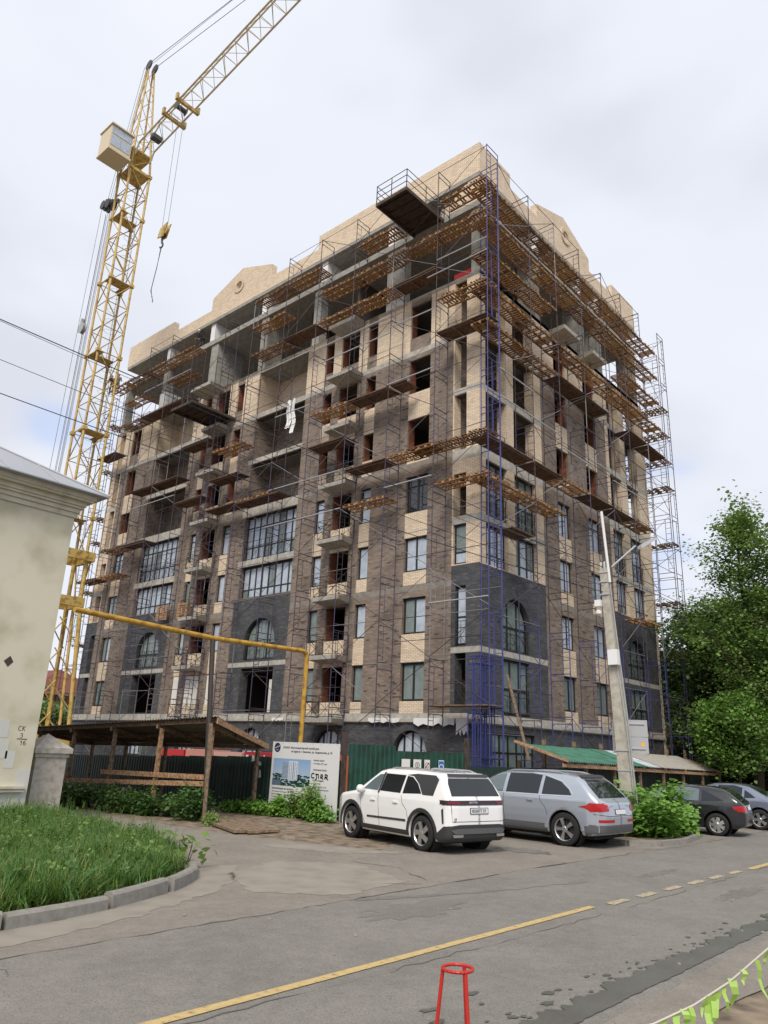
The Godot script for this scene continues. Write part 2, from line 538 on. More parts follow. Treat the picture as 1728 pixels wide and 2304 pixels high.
# dark framed window; cols panes across, rows given as fractions of the height
func window(side: int, a0: float, a1: float, y0: float, y1: float, cols: int, rows: Array, pane: String, parent: Node, d := 0.13, t := 0.07) -> MeshInstance3D:
	var mb := MB.new()
	var dd := d + 0.07
	fbox(mb, side, a0, a1, y0, y0 + t, d, dd)
	fbox(mb, side, a0, a1, y1 - t, y1, d, dd)
	fbox(mb, side, a0, a0 + t, y0 + t, y1 - t, d, dd)
	fbox(mb, side, a1 - t, a1, y0 + t, y1 - t, d, dd)
	for c in range(1, cols):
		var x := lerpf(a0, a1, float(c) / cols)
		fbox(mb, side, x - t * 0.75, x + t * 0.75, y0 + t, y1 - t, d + 0.004, dd)
	for r in rows:
		var y := lerpf(y0, y1, r)
		fbox(mb, side, a0 + t, a1 - t, y - t * 0.5, y + t * 0.5, d + 0.008, dd)
	var o := put("window", mb, M["dark_frame"], parent)
	var edges := [0.0] + rows + [1.0]
	for c in cols:
		for r in edges.size() - 1:
			var p := MB.new()
			var wob := rng.randf_range(-0.012, 0.012)
			var x0 := lerpf(a0, a1, float(c) / cols) + 0.03
			var x1 := lerpf(a0, a1, float(c + 1) / cols) - 0.03
			var b0 := lerpf(y0, y1, edges[r]) + 0.03
			var b1 := lerpf(y0, y1, edges[r + 1]) - 0.03
			p.hexa([fp(side, x0, b0, d + 0.03 + wob), fp(side, x1, b0, d + 0.03 - wob), fp(side, x1, b0, d + 0.05 - wob), fp(side, x0, b0, d + 0.05 + wob),
				fp(side, x0, b1, d + 0.03 + wob), fp(side, x1, b1, d + 0.03 - wob), fp(side, x1, b1, d + 0.05 - wob), fp(side, x0, b1, d + 0.05 + wob)])
			var look := pane
			if pane == "pane_film" and rng.randf() < 0.12:
				look = "pane_green"
			put("pane", p, M[look], o)
	return o


# arched window filling a half-round head above a rectangle
func arch_window(side: int, ac: float, r: float, y0: float, spring: float, cols: int, pane: String, parent: Node, bars := true) -> void:
	var mb := MB.new()
	var d := 0.2
	var k := 18
	for i in k:
		var t0 := PI * i / k
		var t1 := PI * (i + 1) / k
		var c := []
		for dd in [d, d + 0.07]:
			for q in [[r, t0], [r - 0.09, t0], [r - 0.09, t1], [r, t1]]:
				c.append(fp(side, ac + cos(q[1]) * q[0], spring + sin(q[1]) * q[0], dd))
		mb.hexa(c)
	if y0 < spring:
		fbox(mb, side, ac - r, ac - r + 0.09, y0, spring, d, d + 0.07)
		fbox(mb, side, ac + r - 0.09, ac + r, y0, spring, d, d + 0.07)
	fbox(mb, side, ac - r + 0.09, ac + r - 0.09, y0, y0 + 0.08, d, d + 0.07)
	for c in range(1, cols):
		var x := lerpf(ac - r, ac + r, float(c) / cols)
		var h := sqrt(maxf(r * r - (x - ac) * (x - ac), 0.0))
		fbox(mb, side, x - 0.045, x + 0.045, y0 + 0.08, spring + h - 0.05, d + 0.004, d + 0.07)
	if y0 < spring - 0.3:
		var yt := spring - 0.12
		fbox(mb, side, ac - r + 0.09, ac + r - 0.09, yt - 0.04, yt + 0.04, d + 0.008, d + 0.07)
	var o := put("arched_window", mb, M["dark_frame"], parent)
	for c in cols:
		var p := MB.new()
		var x0 := lerpf(ac - r, ac + r, float(c) / cols)
		var x1 := lerpf(ac - r, ac + r, float(c + 1) / cols)
		for s in 6:
			var u0 := lerpf(x0, x1, s / 6.0)
			var u1 := lerpf(x0, x1, (s + 1) / 6.0)
			var h0 := spring + sqrt(maxf(pow(r - 0.03, 2) - pow(u0 - ac, 2), 0.0))
			var h1 := spring + sqrt(maxf(pow(r - 0.03, 2) - pow(u1 - ac, 2), 0.0))
			p.quad(fp(side, u0, y0, d + 0.035), fp(side, u1, y0, d + 0.035), fp(side, u1, h1, d + 0.035), fp(side, u0, h0, d + 0.035), fn(side, 0, -1))
		put("pane", p, M[pane], o)


# iron railing with crossed bars: along the facade at depth d (negative is out)
func railing(side: int, a0: float, a1: float, y0: float, h: float, d: float, returns: float, parent: Node) -> void:
	var mb := MB.new()
	var runs := [[fp(side, a0, 0, d), fp(side, a1, 0, d)]]
	if returns > 0.0:
		runs.append([fp(side, a0, 0, d), fp(side, a0, 0, d + returns)])
		runs.append([fp(side, a1, 0, d), fp(side, a1, 0, d + returns)])
	for r in runs:
		var p: Vector3 = r[0]
		var q: Vector3 = r[1]
		var n := maxi(1, roundi(p.distance_to(q) / 0.75))
		for k in [0.06, 0.72, 1.0]:
			mb.tube(p + Vector3.UP * (y0 + h * k), q + Vector3.UP * (y0 + h * k), 0.016, 4)
		for i in n + 1:
			var e := p.lerp(q, float(i) / n)
			mb.tube(e + Vector3.UP * y0, e + Vector3.UP * (y0 + h), 0.018, 4)
			if i < n:
				var f := p.lerp(q, float(i + 1) / n)
				mb.tube(e + Vector3.UP * (y0 + 0.06 * h), f + Vector3.UP * (y0 + 0.72 * h), 0.012, 4)
				mb.tube(f + Vector3.UP * (y0 + 0.06 * h), e + Vector3.UP * (y0 + 0.72 * h), 0.012, 4)
				var g := e.lerp(f, 0.5)
				mb.tube(g + Vector3.UP * (y0 + 0.06 * h), g + Vector3.UP * (y0 + h), 0.01, 4)
	put("railing", mb, M["black_iron"], parent)


func balcony(side: int, a0: float, a1: float, top: float, out: float, rail: bool, parent: Node) -> void:
	var mb := MB.new()
	var c := []
	for q in [[0.25, 0.32, 0.0], [0.05, 0.13, 0.0]]:
		pass
	c = [fp(side, a0 + 0.12, top - 0.30, 0), fp(side, a1 - 0.12, top - 0.30, 0), fp(side, a1 - 0.03, top - 0.20, -out + 0.03), fp(side, a0 + 0.03, top - 0.20, -out + 0.03),
		fp(side, a0, top, 0), fp(side, a1, top, 0), fp(side, a1, top, -out), fp(side, a0, top, -out)]
	mb.hexa(c)
	put("balcony_slab", mb, M["pale_concrete"], parent)
	if rail:
		railing(side, a0 + 0.08, a1 - 0.08, top, 1.05, -out + 0.08, out - 0.1, parent)


# walls of an open loggia behind an opening
func loggia_room(a0: float, a1: float, y0: float, y1: float, depth: float, key: String, w0: float, w1: float, parent: Node) -> void:
	var mb := MB.new()
	fbox(mb, 0, a0 - 0.25, a0, y0, y1, 0.56, depth + 0.25)
	fbox(mb, 0, a1, a1 + 0.25, y0, y1, 0.56, depth + 0.25)
	fbox(mb, 0, a0, w0, y0, y1, depth, depth + 0.25)
	fbox(mb, 0, w1, a1, y0, y1, depth, depth + 0.25)
	fbox(mb, 0, w0, w1, y1 - 0.55, y1, depth, depth + 0.25)
	put("loggia_wall", mb, M[key], parent)


func build_block() -> void:
	var b := thing("apartment_block", "nine storey brick apartment block under construction wrapped in scaffolding, with an unfinished open top floor", "building")
	var BR := "brown_brick"
	var CR := "cream_brick"
	var DK := "dark_brick"
	var KC := "pale_concrete"
	# ---- long side
	var z := [[-34.7, 0.0, 3.68, 21.95, BR], [-34.7, 0.0, 21.95, 25.2, CR], [-34.7, 0.0, -1.6, 3.25, DK], [-34.7, 0.0, 3.25, 3.68, KC], [-34.7, 0.0, 9.2, 9.48, "grey_band"], [-34.7, 0.0, 15.42, 15.68, "grey_band"], [-34.7, 0.0, 21.72, 22.0, KC]]
	var h := []
	var cols := [[-4.38, -3.0], [-7.46, -6.74], [-10.85, -10.15], [-19.2, -18.45], [-22.65, -21.95], [-32.1, -30.9]]
	var doors := [[-9.52, -8.12], [-21.36, -20.0]]
	for c in cols + doors:
		z.append([c[0], c[1], 3.68, SILL[0], CR])
		for i in 6:
			if i in [1, 3]:
				z.append([c[0], c[1], LEV[i + 1] + 0.1 if i == 1 else 15.68, SILL[i + 1], CR])
			elif i == 5:
				z.append([c[0], c[1], 22.0, SILL[6], BR])
			else:
				z.append([c[0], c[1], HEAD[i], SILL[i + 1], CR])
		z.append([c[0], c[1], HEAD[6], 25.2, BR])
		for i in 7:
			if c in doors or i > 3:
				h.append([c[0], c[1], SILL[i], HEAD[i], "raw"])
			else:
				h.append([c[0], c[1], SILL[i], HEAD[i]])
	for l in [[-17.3, -12.35], [-28.85, -23.9], [-1.55, 0.0], [-34.7, -33.1]]:
		z.append([l[0], l[1], 3.68, 10.1, DK])
		z.append([l[0], l[1], 6.2, 6.45, KC])
		z.append([l[0], l[1], 10.1, 21.95, CR if l[0] > -2.0 or l[0] < -34.0 else BR])
		for y in [[12.03, 12.4], [15.13, 15.68], [18.6, 18.9], [21.68, 22.0]]:
			z.append([l[0], l[1], y[0], y[1], KC])
	for l in [[-17.0, -12.4, -14.68], [-28.6, -23.95, -26.0]]:
		h.append([l[2] - 1.38, l[2] + 1.38, 3.75, 6.12])
		h.append([l[2] - 1.3, l[2] + 1.3, 6.55, 8.86])
		for y in [[10.15, 12.03], [12.4, 15.13], [15.68, 18.6], [18.9, 21.68], [22.0, 25.0]]:
			h.append([l[0], l[1], y[0], y[1]])
	for l in [[-1.48, -0.75], [-33.95, -33.22]]:
		for y in [[3.98, 6.18], [6.5, 9.15], [10.15, 12.03], [12.4, 14.5], [15.68, 18.6], [18.9, 21.68], [22.0, 24.95]]:
			h.append([l[0] + (0.15 if y[0] < 10.0 else 0.0), l[1], y[0], y[1]])
	for a in [-3.71, -8.85, -20.7, -14.7, -26.3]:
		h.append([a - 0.95, a + 0.95, 1.2, 2.95])
	facade(0, z, h, b)
	# ---- street side
	z = [[-19.25, 0.0, 3.68, 21.95, BR], [-19.25, 0.0, 21.95, 25.2, CR], [-19.25, 0.0, -0.6, 3.25, DK], [-19.25, 0.0, 3.25, 3.68, KC], [-19.25, 0.0, 9.2, 9.48, "grey_band"], [-19.25, 0.0, 15.42, 15.68, "grey_band"], [-19.25, 0.0, 21.72, 22.0, KC]]
	h = []
	for c in [[-8.6, -7.28], [-12.2, -10.78]]:
		z.append([c[0], c[1], 3.68, SILL[0], CR])
		for i in 6:
			z.append([c[0], c[1], (LEV[i + 1] + 0.1 if i == 1 else (15.68 if i == 3 else (22.0 if i == 5 else HEAD[i]))), SILL[i + 1], CR if i < 5 else BR])
		for i in 7:
			if i > 3:
				h.append([c[0], c[1], SILL[i], HEAD[i], "raw"])
			else:
				h.append([c[0], c[1], SILL[i], HEAD[i]])
	for l in [[-5.72, 0.0], [-19.25, -13.5]]:
		z.append([l[0], l[1], 3.68, 10.07, DK])
		z.append([l[0], l[1], 6.2, 6.45, KC])
		z.append([l[0], l[1], 10.07, 25.2, CR])
		for y in [[12.03, 12.4], [15.13, 15.68], [18.6, 18.95], [21.68, 22.0]]:
			z.append([l[0], l[1], y[0], y[1], KC])
	h.append([-4.0, -1.78, 3.72, 6.1])
	h.append([-2.87 - 1.2, -2.87 + 1.2, 6.5, 8.9])
	h.append([-17.4, -15.05, 3.72, 5.95])
	h.append([-16.2 - 1.3, -16.2 + 1.3, 6.5, 8.75])
	for l in [[-2.32, -0.48], [-5.0, -2.98], [-15.55, -13.95], [-18.1, -16.4]]:
		for y in [[10.12, 12.03], [12.4, 15.13], [15.68, 18.6], [18.95, 21.68], [22.0, 24.95]]:
			h.append([l[0], l[1], y[0], y[1]])
	h.append([-4.4, -0.9, 0.3, 2.95])
	h.append([-17.6, -14.6, 0.6, 2.9])
	facade(1, z, h, b)
	# ---- arches
	for l in [[0, -14.68, 1.3, 7.56, 8.87, 6.55], [0, -26.0, 1.3, 7.56, 8.87, 6.55], [1, -2.87, 1.2, 7.7, 8.91, 6.5], [1, -16.2, 1.3, 7.45, 8.76, 6.5]]:
		arch_fill(l[0], l[1], l[2], l[3], l[4], b, M[DK])
		arch_window(l[0], l[1], l[2], l[5], l[3], 3, "pane_green", b)
		railing(l[0], l[1] - l[2] + 0.05, l[1] + l[2] - 0.05, l[5] + 0.02, 1.05, 0.06, 0.0, b)
	for a in [-3.71, -8.85, -20.7, -14.7, -26.3]:
		arch_fill(0, a, 0.95, 2.0, 2.951, b, M[DK])
		arch_window(0, a, 0.95, 1.2, 2.0, 4, "pane_film", b)
	# ---- windows
	for i in 4:
		var pane: String = "pane_green" if i == 0 else "pane_film"
		for c in cols:
			if i == 0 and c[0] < -18.0 and c[0] > -23.0:
				continue
			var wide: bool = c[1] - c[0] > 1.0
			window(0, c[0] + 0.03, c[1] - 0.03, SILL[i] + 0.03, HEAD[i] - 0.03, 2 if wide else 1, [0.74] if i == 3 else [], "pane_dark" if i == 3 and c[0] > -5.0 else pane, b)
		for c in [[-8.6, -7.28], [-12.2, -10.78]]:
			window(1, c[0] + 0.03, c[1] - 0.03, SILL[i] + 0.03, HEAD[i] - 0.03, 2, [0.74] if i == 3 else [], pane, b)
	for l in [[-17.0, -12.4], [-28.6, -23.95]]:
		window(0, l[0] + 0.02, l[1] - 0.02, 10.17, 12.0, 8, [0.28], "pane_film", b, 0.28)
		window(0, l[0] + 0.02, l[1] - 0.02, 12.42, 15.1, 8, [0.3, 0.76], "pane_film", b, 0.28)
		railing(0, l[0] + 0.05, l[1] - 0.05, 12.42, 1.15, 0.1, 0.0, b)
		railing(0, l[0] + 0.05, l[1] - 0.05, 15.7, 1.1, 0.1, 0.0, b)
	for l in [[-2.32, -0.48], [-5.0, -2.98], [-15.55, -13.95], [-18.1, -16.4]]:
		window(1, l[0] + 0.02, l[1] - 0.02, 10.14, 12.0, 3, [0.28], "pane_film", b, 0.2)
		window(1, l[0] + 0.02, l[1] - 0.02, 12.42, 15.1, 3, [0.42, 0.76], "pane_green" if l[0] > -6.0 else "pane_film", b, 0.2)
		railing(1, l[0] + 0.05, l[1] - 0.05, 12.42, 1.1, 0.08, 0.0, b)
		railing(1, l[0] + 0.05, l[1] - 0.05, 15.7, 1.1, 0.08, 0.0, b)
	window(0, -1.31, -0.77, 6.53, 9.12, 1, [0.48], "pane_film", b)
	window(0, -1.46, -0.77, 10.17, 12.0, 1, [0.3], "pane_film", b)
	railing(0, -1.31, -0.77, 6.53, 1.05, 0.04, 0.0, b)
	railing(0, -1.31, -0.77, 4.0, 1.0, 0.04, 0.0, b)
	for l in [[-4.0, -1.78], [-17.4, -15.05]]:
		window(1, l[0] + 0.02, l[1] - 0.02, 3.74, 6.08, 3, [0.45], "pane_green", b)
		railing(1, l[0] + 0.02, l[1] - 0.02, 3.74, 1.1, 0.05, 0.0, b)
	window(1, -4.35, -0.95, 0.35, 2.92, 5, [0.7], "pane_green", b)
	window(1, -17.55, -14.65, 0.65, 2.87, 4, [0.7], "pane_green", b)
	for a in [[-22.65, -21.95], [-21.36, -20.0], [-19.2, -18.45]]:
		var mb := MB.new()
		fbox(mb, 0, a[0] + 0.02, a[1] - 0.02, SILL[0] - 0.1, HEAD[0] - 0.03, 0.03, 0.05)
		put("white_board", mb, M["white_board"], b)
	var wb := MB.new()
	fbox(wb, 0, -14.0, -13.4, 3.78, 5.5, 0.4, 0.43)
	put("white_board", wb, M["white_board"], b)
	# ---- balconies on the two door columns, eighth floor ones and those of the street side
	for i in 7:
		for d in doors:
			balcony(0, d[0] - 0.15, d[1] + 0.42, [3.42, 6.38, 9.3, 12.32, 15.38, 18.72, 21.86][i], 0.95, i < 5, b)
	balcony(0, -9.75, -7.7, 25.14, 0.95, false, b)
	balcony(0, -23.0, -20.7, 25.1, 1.2, false, b)
	for a in [[-6.9, -8.75], [-10.4, -12.2]]:
		balcony(1, a[1], a[0], 25.1, 1.0, false, b)
	balcony(1, -12.1, -10.3, 21.75, 1.0, false, b)
	# ---- floors, roof
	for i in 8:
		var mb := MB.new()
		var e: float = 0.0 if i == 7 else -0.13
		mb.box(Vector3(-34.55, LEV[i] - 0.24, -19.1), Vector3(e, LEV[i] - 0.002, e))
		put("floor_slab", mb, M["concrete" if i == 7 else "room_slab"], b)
	var top := MB.new()
	top.box(Vector3(-34.7, 29.12, -19.25), Vector3(0.02, 29.48, 0.02))
	put("floor_slab", top, M["concrete"], b)
	top = MB.new()
	top.box(Vector3(-34.7, 31.0, -19.25), Vector3(0.04, 31.22, 0.04))
	put("roof_slab", top, M["concrete"], b)
	# thin plank marks left by the formwork under the attic floor
	# ---- columns
	for c in [[-34.45, -33.95, -0.55], [-29.0, -28.3, -0.5], [-23.0, -22.2, -2.2], [-17.4, -16.7, -1.3], [-12.3, -11.7, -0.6], [-6.3, -5.0, -0.5], [-0.55, -0.05, -0.55]]:
		var mb := MB.new()
		mb.box(Vector3(c[0], 25.2, c[2] - 0.08), Vector3(c[1], 29.12, -0.08))
		put("column", mb, M["concrete"], b)
	for c in [-29.0, -23.4, -17.6, -11.9, -6.35]:
		var mb := MB.new()
		mb.box(Vector3(c, 29.48, -1.5), Vector3(c + 0.5, 31.0, -0.12))
		put("column", mb, M["white_paint_column"], b)
	for zz in [-5.9, -11.2, -13.6, -18.95]:
		var mb := MB.new()
		mb.box(Vector3(-1.2, 25.2, zz - 0.3), Vector3(-0.08, 29.12, zz + 0.3))
		put("column", mb, M["concrete"], b)
		mb = MB.new()
		mb.box(Vector3(-1.2, 29.48, zz - 0.25), Vector3(-0.12, 31.0, zz + 0.25))
		put("column", mb, M["white_paint_column"], b)
	var wc := MB.new()
	wc.box(Vector3(-29.05, 25.2, -2.6), Vector3(-28.2, 27.1, -0.02))
	put("insulated_pier", wc, M["white_paint_column"], b)
	# the half built corner of the attic wall, its top stepping down brick by brick
	var cw := MB.new()
	for s in [[-0.75, 0.0, 31.0], [-1.0, -0.75, 30.85], [-1.3, -1.0, 30.6], [-1.6, -1.3, 30.4], [-2.0, -1.6, 30.2], [-2.5, -2.0, 30.05]]:
		cw.box(Vector3(s[0], 29.48, -0.3), Vector3(s[1], s[2], -0.01))
	cw.box(Vector3(-0.3, 29.48, -1.2), Vector3(-0.01, 31.0, -0.3))
	put("attic_brick_wall", cw, M[CR], b)
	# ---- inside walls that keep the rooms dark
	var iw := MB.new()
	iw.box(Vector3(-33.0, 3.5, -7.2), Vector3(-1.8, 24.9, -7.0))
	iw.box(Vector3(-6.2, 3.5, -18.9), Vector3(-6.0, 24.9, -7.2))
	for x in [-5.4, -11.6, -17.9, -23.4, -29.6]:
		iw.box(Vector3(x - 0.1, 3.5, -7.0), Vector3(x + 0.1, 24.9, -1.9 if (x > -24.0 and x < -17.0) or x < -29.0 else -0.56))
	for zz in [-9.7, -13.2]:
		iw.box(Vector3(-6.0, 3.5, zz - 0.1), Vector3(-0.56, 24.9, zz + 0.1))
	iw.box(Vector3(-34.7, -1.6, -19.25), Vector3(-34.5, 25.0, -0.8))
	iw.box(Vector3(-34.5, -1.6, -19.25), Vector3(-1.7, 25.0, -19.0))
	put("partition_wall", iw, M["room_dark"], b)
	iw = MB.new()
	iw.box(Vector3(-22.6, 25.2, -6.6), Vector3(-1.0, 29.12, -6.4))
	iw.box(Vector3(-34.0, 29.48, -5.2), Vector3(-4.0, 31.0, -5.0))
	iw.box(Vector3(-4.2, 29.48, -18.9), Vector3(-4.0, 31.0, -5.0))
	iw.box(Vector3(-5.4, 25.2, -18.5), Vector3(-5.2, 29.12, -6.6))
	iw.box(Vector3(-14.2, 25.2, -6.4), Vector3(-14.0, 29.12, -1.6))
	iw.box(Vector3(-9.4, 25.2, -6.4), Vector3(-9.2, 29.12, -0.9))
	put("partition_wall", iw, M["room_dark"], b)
	for l in [[-17.0, -12.4], [-28.6, -23.95]]:
		loggia_room(l[0], l[1], 15.5, 18.62, 1.75, BR, l[0] + 2.9, l[1] - 0.3, b)
		loggia_room(l[0], l[1], 18.85, 21.71, 1.75, BR, l[0] + 2.9, l[1] - 0.3, b)
		loggia_room(l[0], l[1], 21.95, 24.96, 1.75, CR, l[0] + 2.9, l[1] - 0.3, b)
	# corner loggias: back wall of brown brick with dark doorways
	for l in [[-5.72, -0.1], [-19.0, -13.5]]:
		var mb := MB.new()
		for i in range(0, 7):
			var y0: float = LEV[i]
			var y1: float = LEV[i + 1] - 0.24
			mb.box(Vector3(-1.85, y0, l[0]), Vector3(-1.6, y1, l[0] + 1.6))
			mb.box(Vector3(-1.85, y0, l[0] + 2.8), Vector3(-1.6, y1, l[1] - 0.56 if l[1] > -1.0 else l[1]))
			mb.box(Vector3(-1.85, y1 - 0.6, l[0] + 1.6), Vector3(-1.6, y1, l[0] + 2.8))
			mb.box(Vector3(-1.6, y0, l[0] - 0.2 if l[1] > -1.0 else l[1]), Vector3(-0.56, y1, l[0] if l[1] > -1.0 else l[1] + 0.2))
		put("loggia_wall", mb, M[BR], b)
	# north east corner pillar
	var np := MB.new()
	np.box(Vector3(-0.75, -0.6, -19.25), Vector3(-0.56, 25.0, -18.6))
	np.box(Vector3(-0.75, -0.6, -19.6), Vector3(0.0, 25.2, -19.252))
	put("cream_brick_wall", np, M[CR], b)
	# ---- parapet
	var pl := MB.new()
	var pr := MB.new()
	for s in [[-12.2, 0.05, 33.12], [-16.76, -12.2, 32.12], [-28.3, -23.4, 32.12], [-34.75, -28.3, 33.1]]:
		fbox(pl, 0, s[0], s[1], 31.22, s[2], -0.05, 0.36)
	for s in [[-2.95, -0.361, 33.1], [-5.85, -2.95, 32.15], [-15.84, -12.47, 32.15], [-19.3, -15.84, 33.0]]:
		fbox(pr, 1, s[0], s[1], 31.22, s[2], -0.05, 0.36)
	_gable(pl, 0, -23.4, -16.76, 33.12, 34.3)
	_gable(pr, 1, -12.47, -5.85, 33.05, 34.18)
	pl.box(Vector3(-34.75, 31.22, -19.3), Vector3(-34.4, 33.1, -15.0))
	pl.box(Vector3(-34.75, 31.22, -15.0), Vector3(-34.4, 32.1, -4.0))
	pl.box(Vector3(-34.75, 31.22, -4.0), Vector3(-34.4, 33.1, -0.361))
	pl.box(Vector3(-34.4, 31.22, -19.3), Vector3(-0.37, 32.1, -18.95))
	put("parapet", pl, M[CR], b)
	put("parapet", pr, M[CR], b)
	for g in [[0, -20.28, 32.92], [1, -9.3, 32.85]]:
		var ring := MB.new()
		var k := 22
		for i in k:
			var t0 := TAU * (i + 0.05) / k
			var t1 := TAU * (i + 0.95) / k
			var c := []
			for d in [-0.12, 0.1]:
				for q in [[0.33, t0], [0.56, t0], [0.56, t1], [0.33, t1]]:
					c.append(fp(g[0], g[1] + cos(q[1]) * q[0], g[2] + sin(q[1]) * q[0], d))
			ring.hexa(c)
		put("oculus_brick_ring", ring, M[CR], b)
	# coping slabs on the parapet
	# ---- ledge of the first floor: covered with loose grey sheeting near the corner
	var lg := MB.new()
	fbox(lg, 0, -34.7, 0.12, 3.3, 3.44, -0.12, 0.0)
	fbox(lg, 1, -19.4, 0.12, 3.3, 3.44, -0.12, -0.002)
	put("concrete_ledge", lg, M[KC], b)
	for t in [[-6.1, -4.2, 0.22], [-3.4, -1.2, 0.35], [-12.9, -12.0, 0.16], [-1.1, -0.5, 0.75]]:
		var sh := MB.new()
		for i in 8:
			var x0: float = lerpf(t[0], t[1], i / 8.0)
			var x1: float = lerpf(t[0], t[1], (i + 1) / 8.0)
			var h0: float = t[2] * (0.45 + 0.5 * absf(sin(i * 1.9 + t[0])))
			var h1: float = t[2] * (0.45 + 0.5 * absf(sin((i + 1) * 1.9 + t[0])))
			sh.face(Vector3(x0, 3.47, 0.15 + 0.01 * (i % 2)), Vector3(x1, 3.46, 0.15 + 0.01 * ((i + 1) % 2)), Vector3(x1, 3.45 - h1, 0.17), Vector3(x0, 3.45 - h0, 0.17), Vector3(x0, 3.2, -2))
		tag(put("plastic_sheet", sh, M["tarp_white"]), "torn pale plastic sheet hanging over the first floor ledge " + ("right of the corner window" if t[0] > -2.0 else ("above the right base arch" if t[0] > -5.0 else ("left of the right base arch" if t[0] > -8.0 else "near the middle"))), "plastic sheet", "plastic sheets on the ledge")


func _gable(mb: MB, side: int, a0: float, a1: float, eaves: float, apex: float) -> void:
	var ac := (a0 + a1) * 0.5
	var cy := 32.9 if side == 0 else 32.85
	var r := 0.34
	# front and back sheets with a round hole, made of wedges between the hole and the outline
	var outline := [Vector2(a0, 31.22), Vector2(a1, 31.22), Vector2(a1, eaves), Vector2(ac, apex), Vector2(a0, eaves)]
	var turns := []
	for i in 40:
		turns.append(TAU * i / 40)
	for o in outline:
		turns.append(fposmod((o - Vector2(ac - (0.15 if side == 0 else -0.1), cy)).angle(), TAU))
	turns.sort()
	for i in turns.size():
		var t0: float = turns[i]
		var t1: float = turns[(i + 1) % turns.size()]
		var h0 := Vector2(ac - (0.15 if side == 0 else -0.1) + cos(t0) * r, cy + sin(t0) * r)
		var h1 := Vector2(ac - (0.15 if side == 0 else -0.1) + cos(t1) * r, cy + sin(t1) * r)
		var c := Vector2(ac - (0.15 if side == 0 else -0.1), cy)
		var o0 := _hit(outline, c, Vector2(cos(t0), sin(t0)))
		var o1 := _hit(outline, c, Vector2(cos(t1), sin(t1)))
		for d in [-0.05, 0.36]:
			mb.quad(fp(side, h0.x, h0.y, d), fp(side, o0.x, o0.y, d), fp(side, o1.x, o1.y, d), fp(side, h1.x, h1.y, d), fn(side, 0, -1 if d < 0 else 1))
		var m := (h0 + h1) * 0.5 - c
		mb.quad(fp(side, h0.x, h0.y, -0.05), fp(side, h1.x, h1.y, -0.05), fp(side, h1.x, h1.y, 0.36), fp(side, h0.x, h0.y, 0.36), (fp(side, -m.x, -m.y, 0)).normalized())
	var inside := fp(side, ac, 32.0, 0.15)
	for i in 5:
		var p: Vector2 = outline[i]
		var q: Vector2 = outline[(i + 1) % 5]
		mb.face(fp(side, p.x, p.y, -0.05), fp(side, q.x, q.y, -0.05), fp(side, q.x, q.y, 0.36), fp(side, p.x, p.y, 0.36), inside)


func _hit(outline: Array, c: Vector2, dir: Vector2) -> Vector2:
	for i in outline.size():
		var p = Geometry2D.segment_intersects_segment(c, c + dir * 20.0, outline[i], outline[(i + 1) % outline.size()])
		if p != null:
			return p
	return c + dir


func frame_mesh(ladder: bool) -> ArrayMesh:  # one lift: 1 m deep along x (0 in, 1 out), 1.95 m high
	var mb := MB.new()
	var r := 0.024
	mb.tube(Vector3(0, 0, 0), Vector3(0, 1.95, 0), r, 5)
	mb.tube(Vector3(1, 0, 0), Vector3(1, 1.95, 0), r, 5)
	mb.tube(Vector3(0, 1.93, 0), Vector3(1, 1.93, 0), r * 0.9, 5)
	mb.tube(Vector3(0, 1.62, 0), Vector3(1, 1.62, 0), r * 0.8, 5)
	mb.tube(Vector3(0, 1.5, 0), Vector3(0.12, 1.62, 0), r * 0.6, 4)
	mb.tube(Vector3(1, 1.5, 0), Vector3(0.88, 1.62, 0), r * 0.6, 4)
	if ladder:
		mb.tube(Vector3(0.66, 0.05, 0), Vector3(0.66, 1.62, 0), r * 0.7, 4)
		for y in [0.25, 0.62, 0.99, 1.36]:
			mb.tube(Vector3(0.66, y, 0), Vector3(1, y, 0), r * 0.55, 4)
	return mb.mesh()


func tube_mesh(p: Vector3, q: Vector3, r: float) -> ArrayMesh:
	var mb := MB.new()
	mb.tube(p, q, r, 4)
	return mb.mesh()


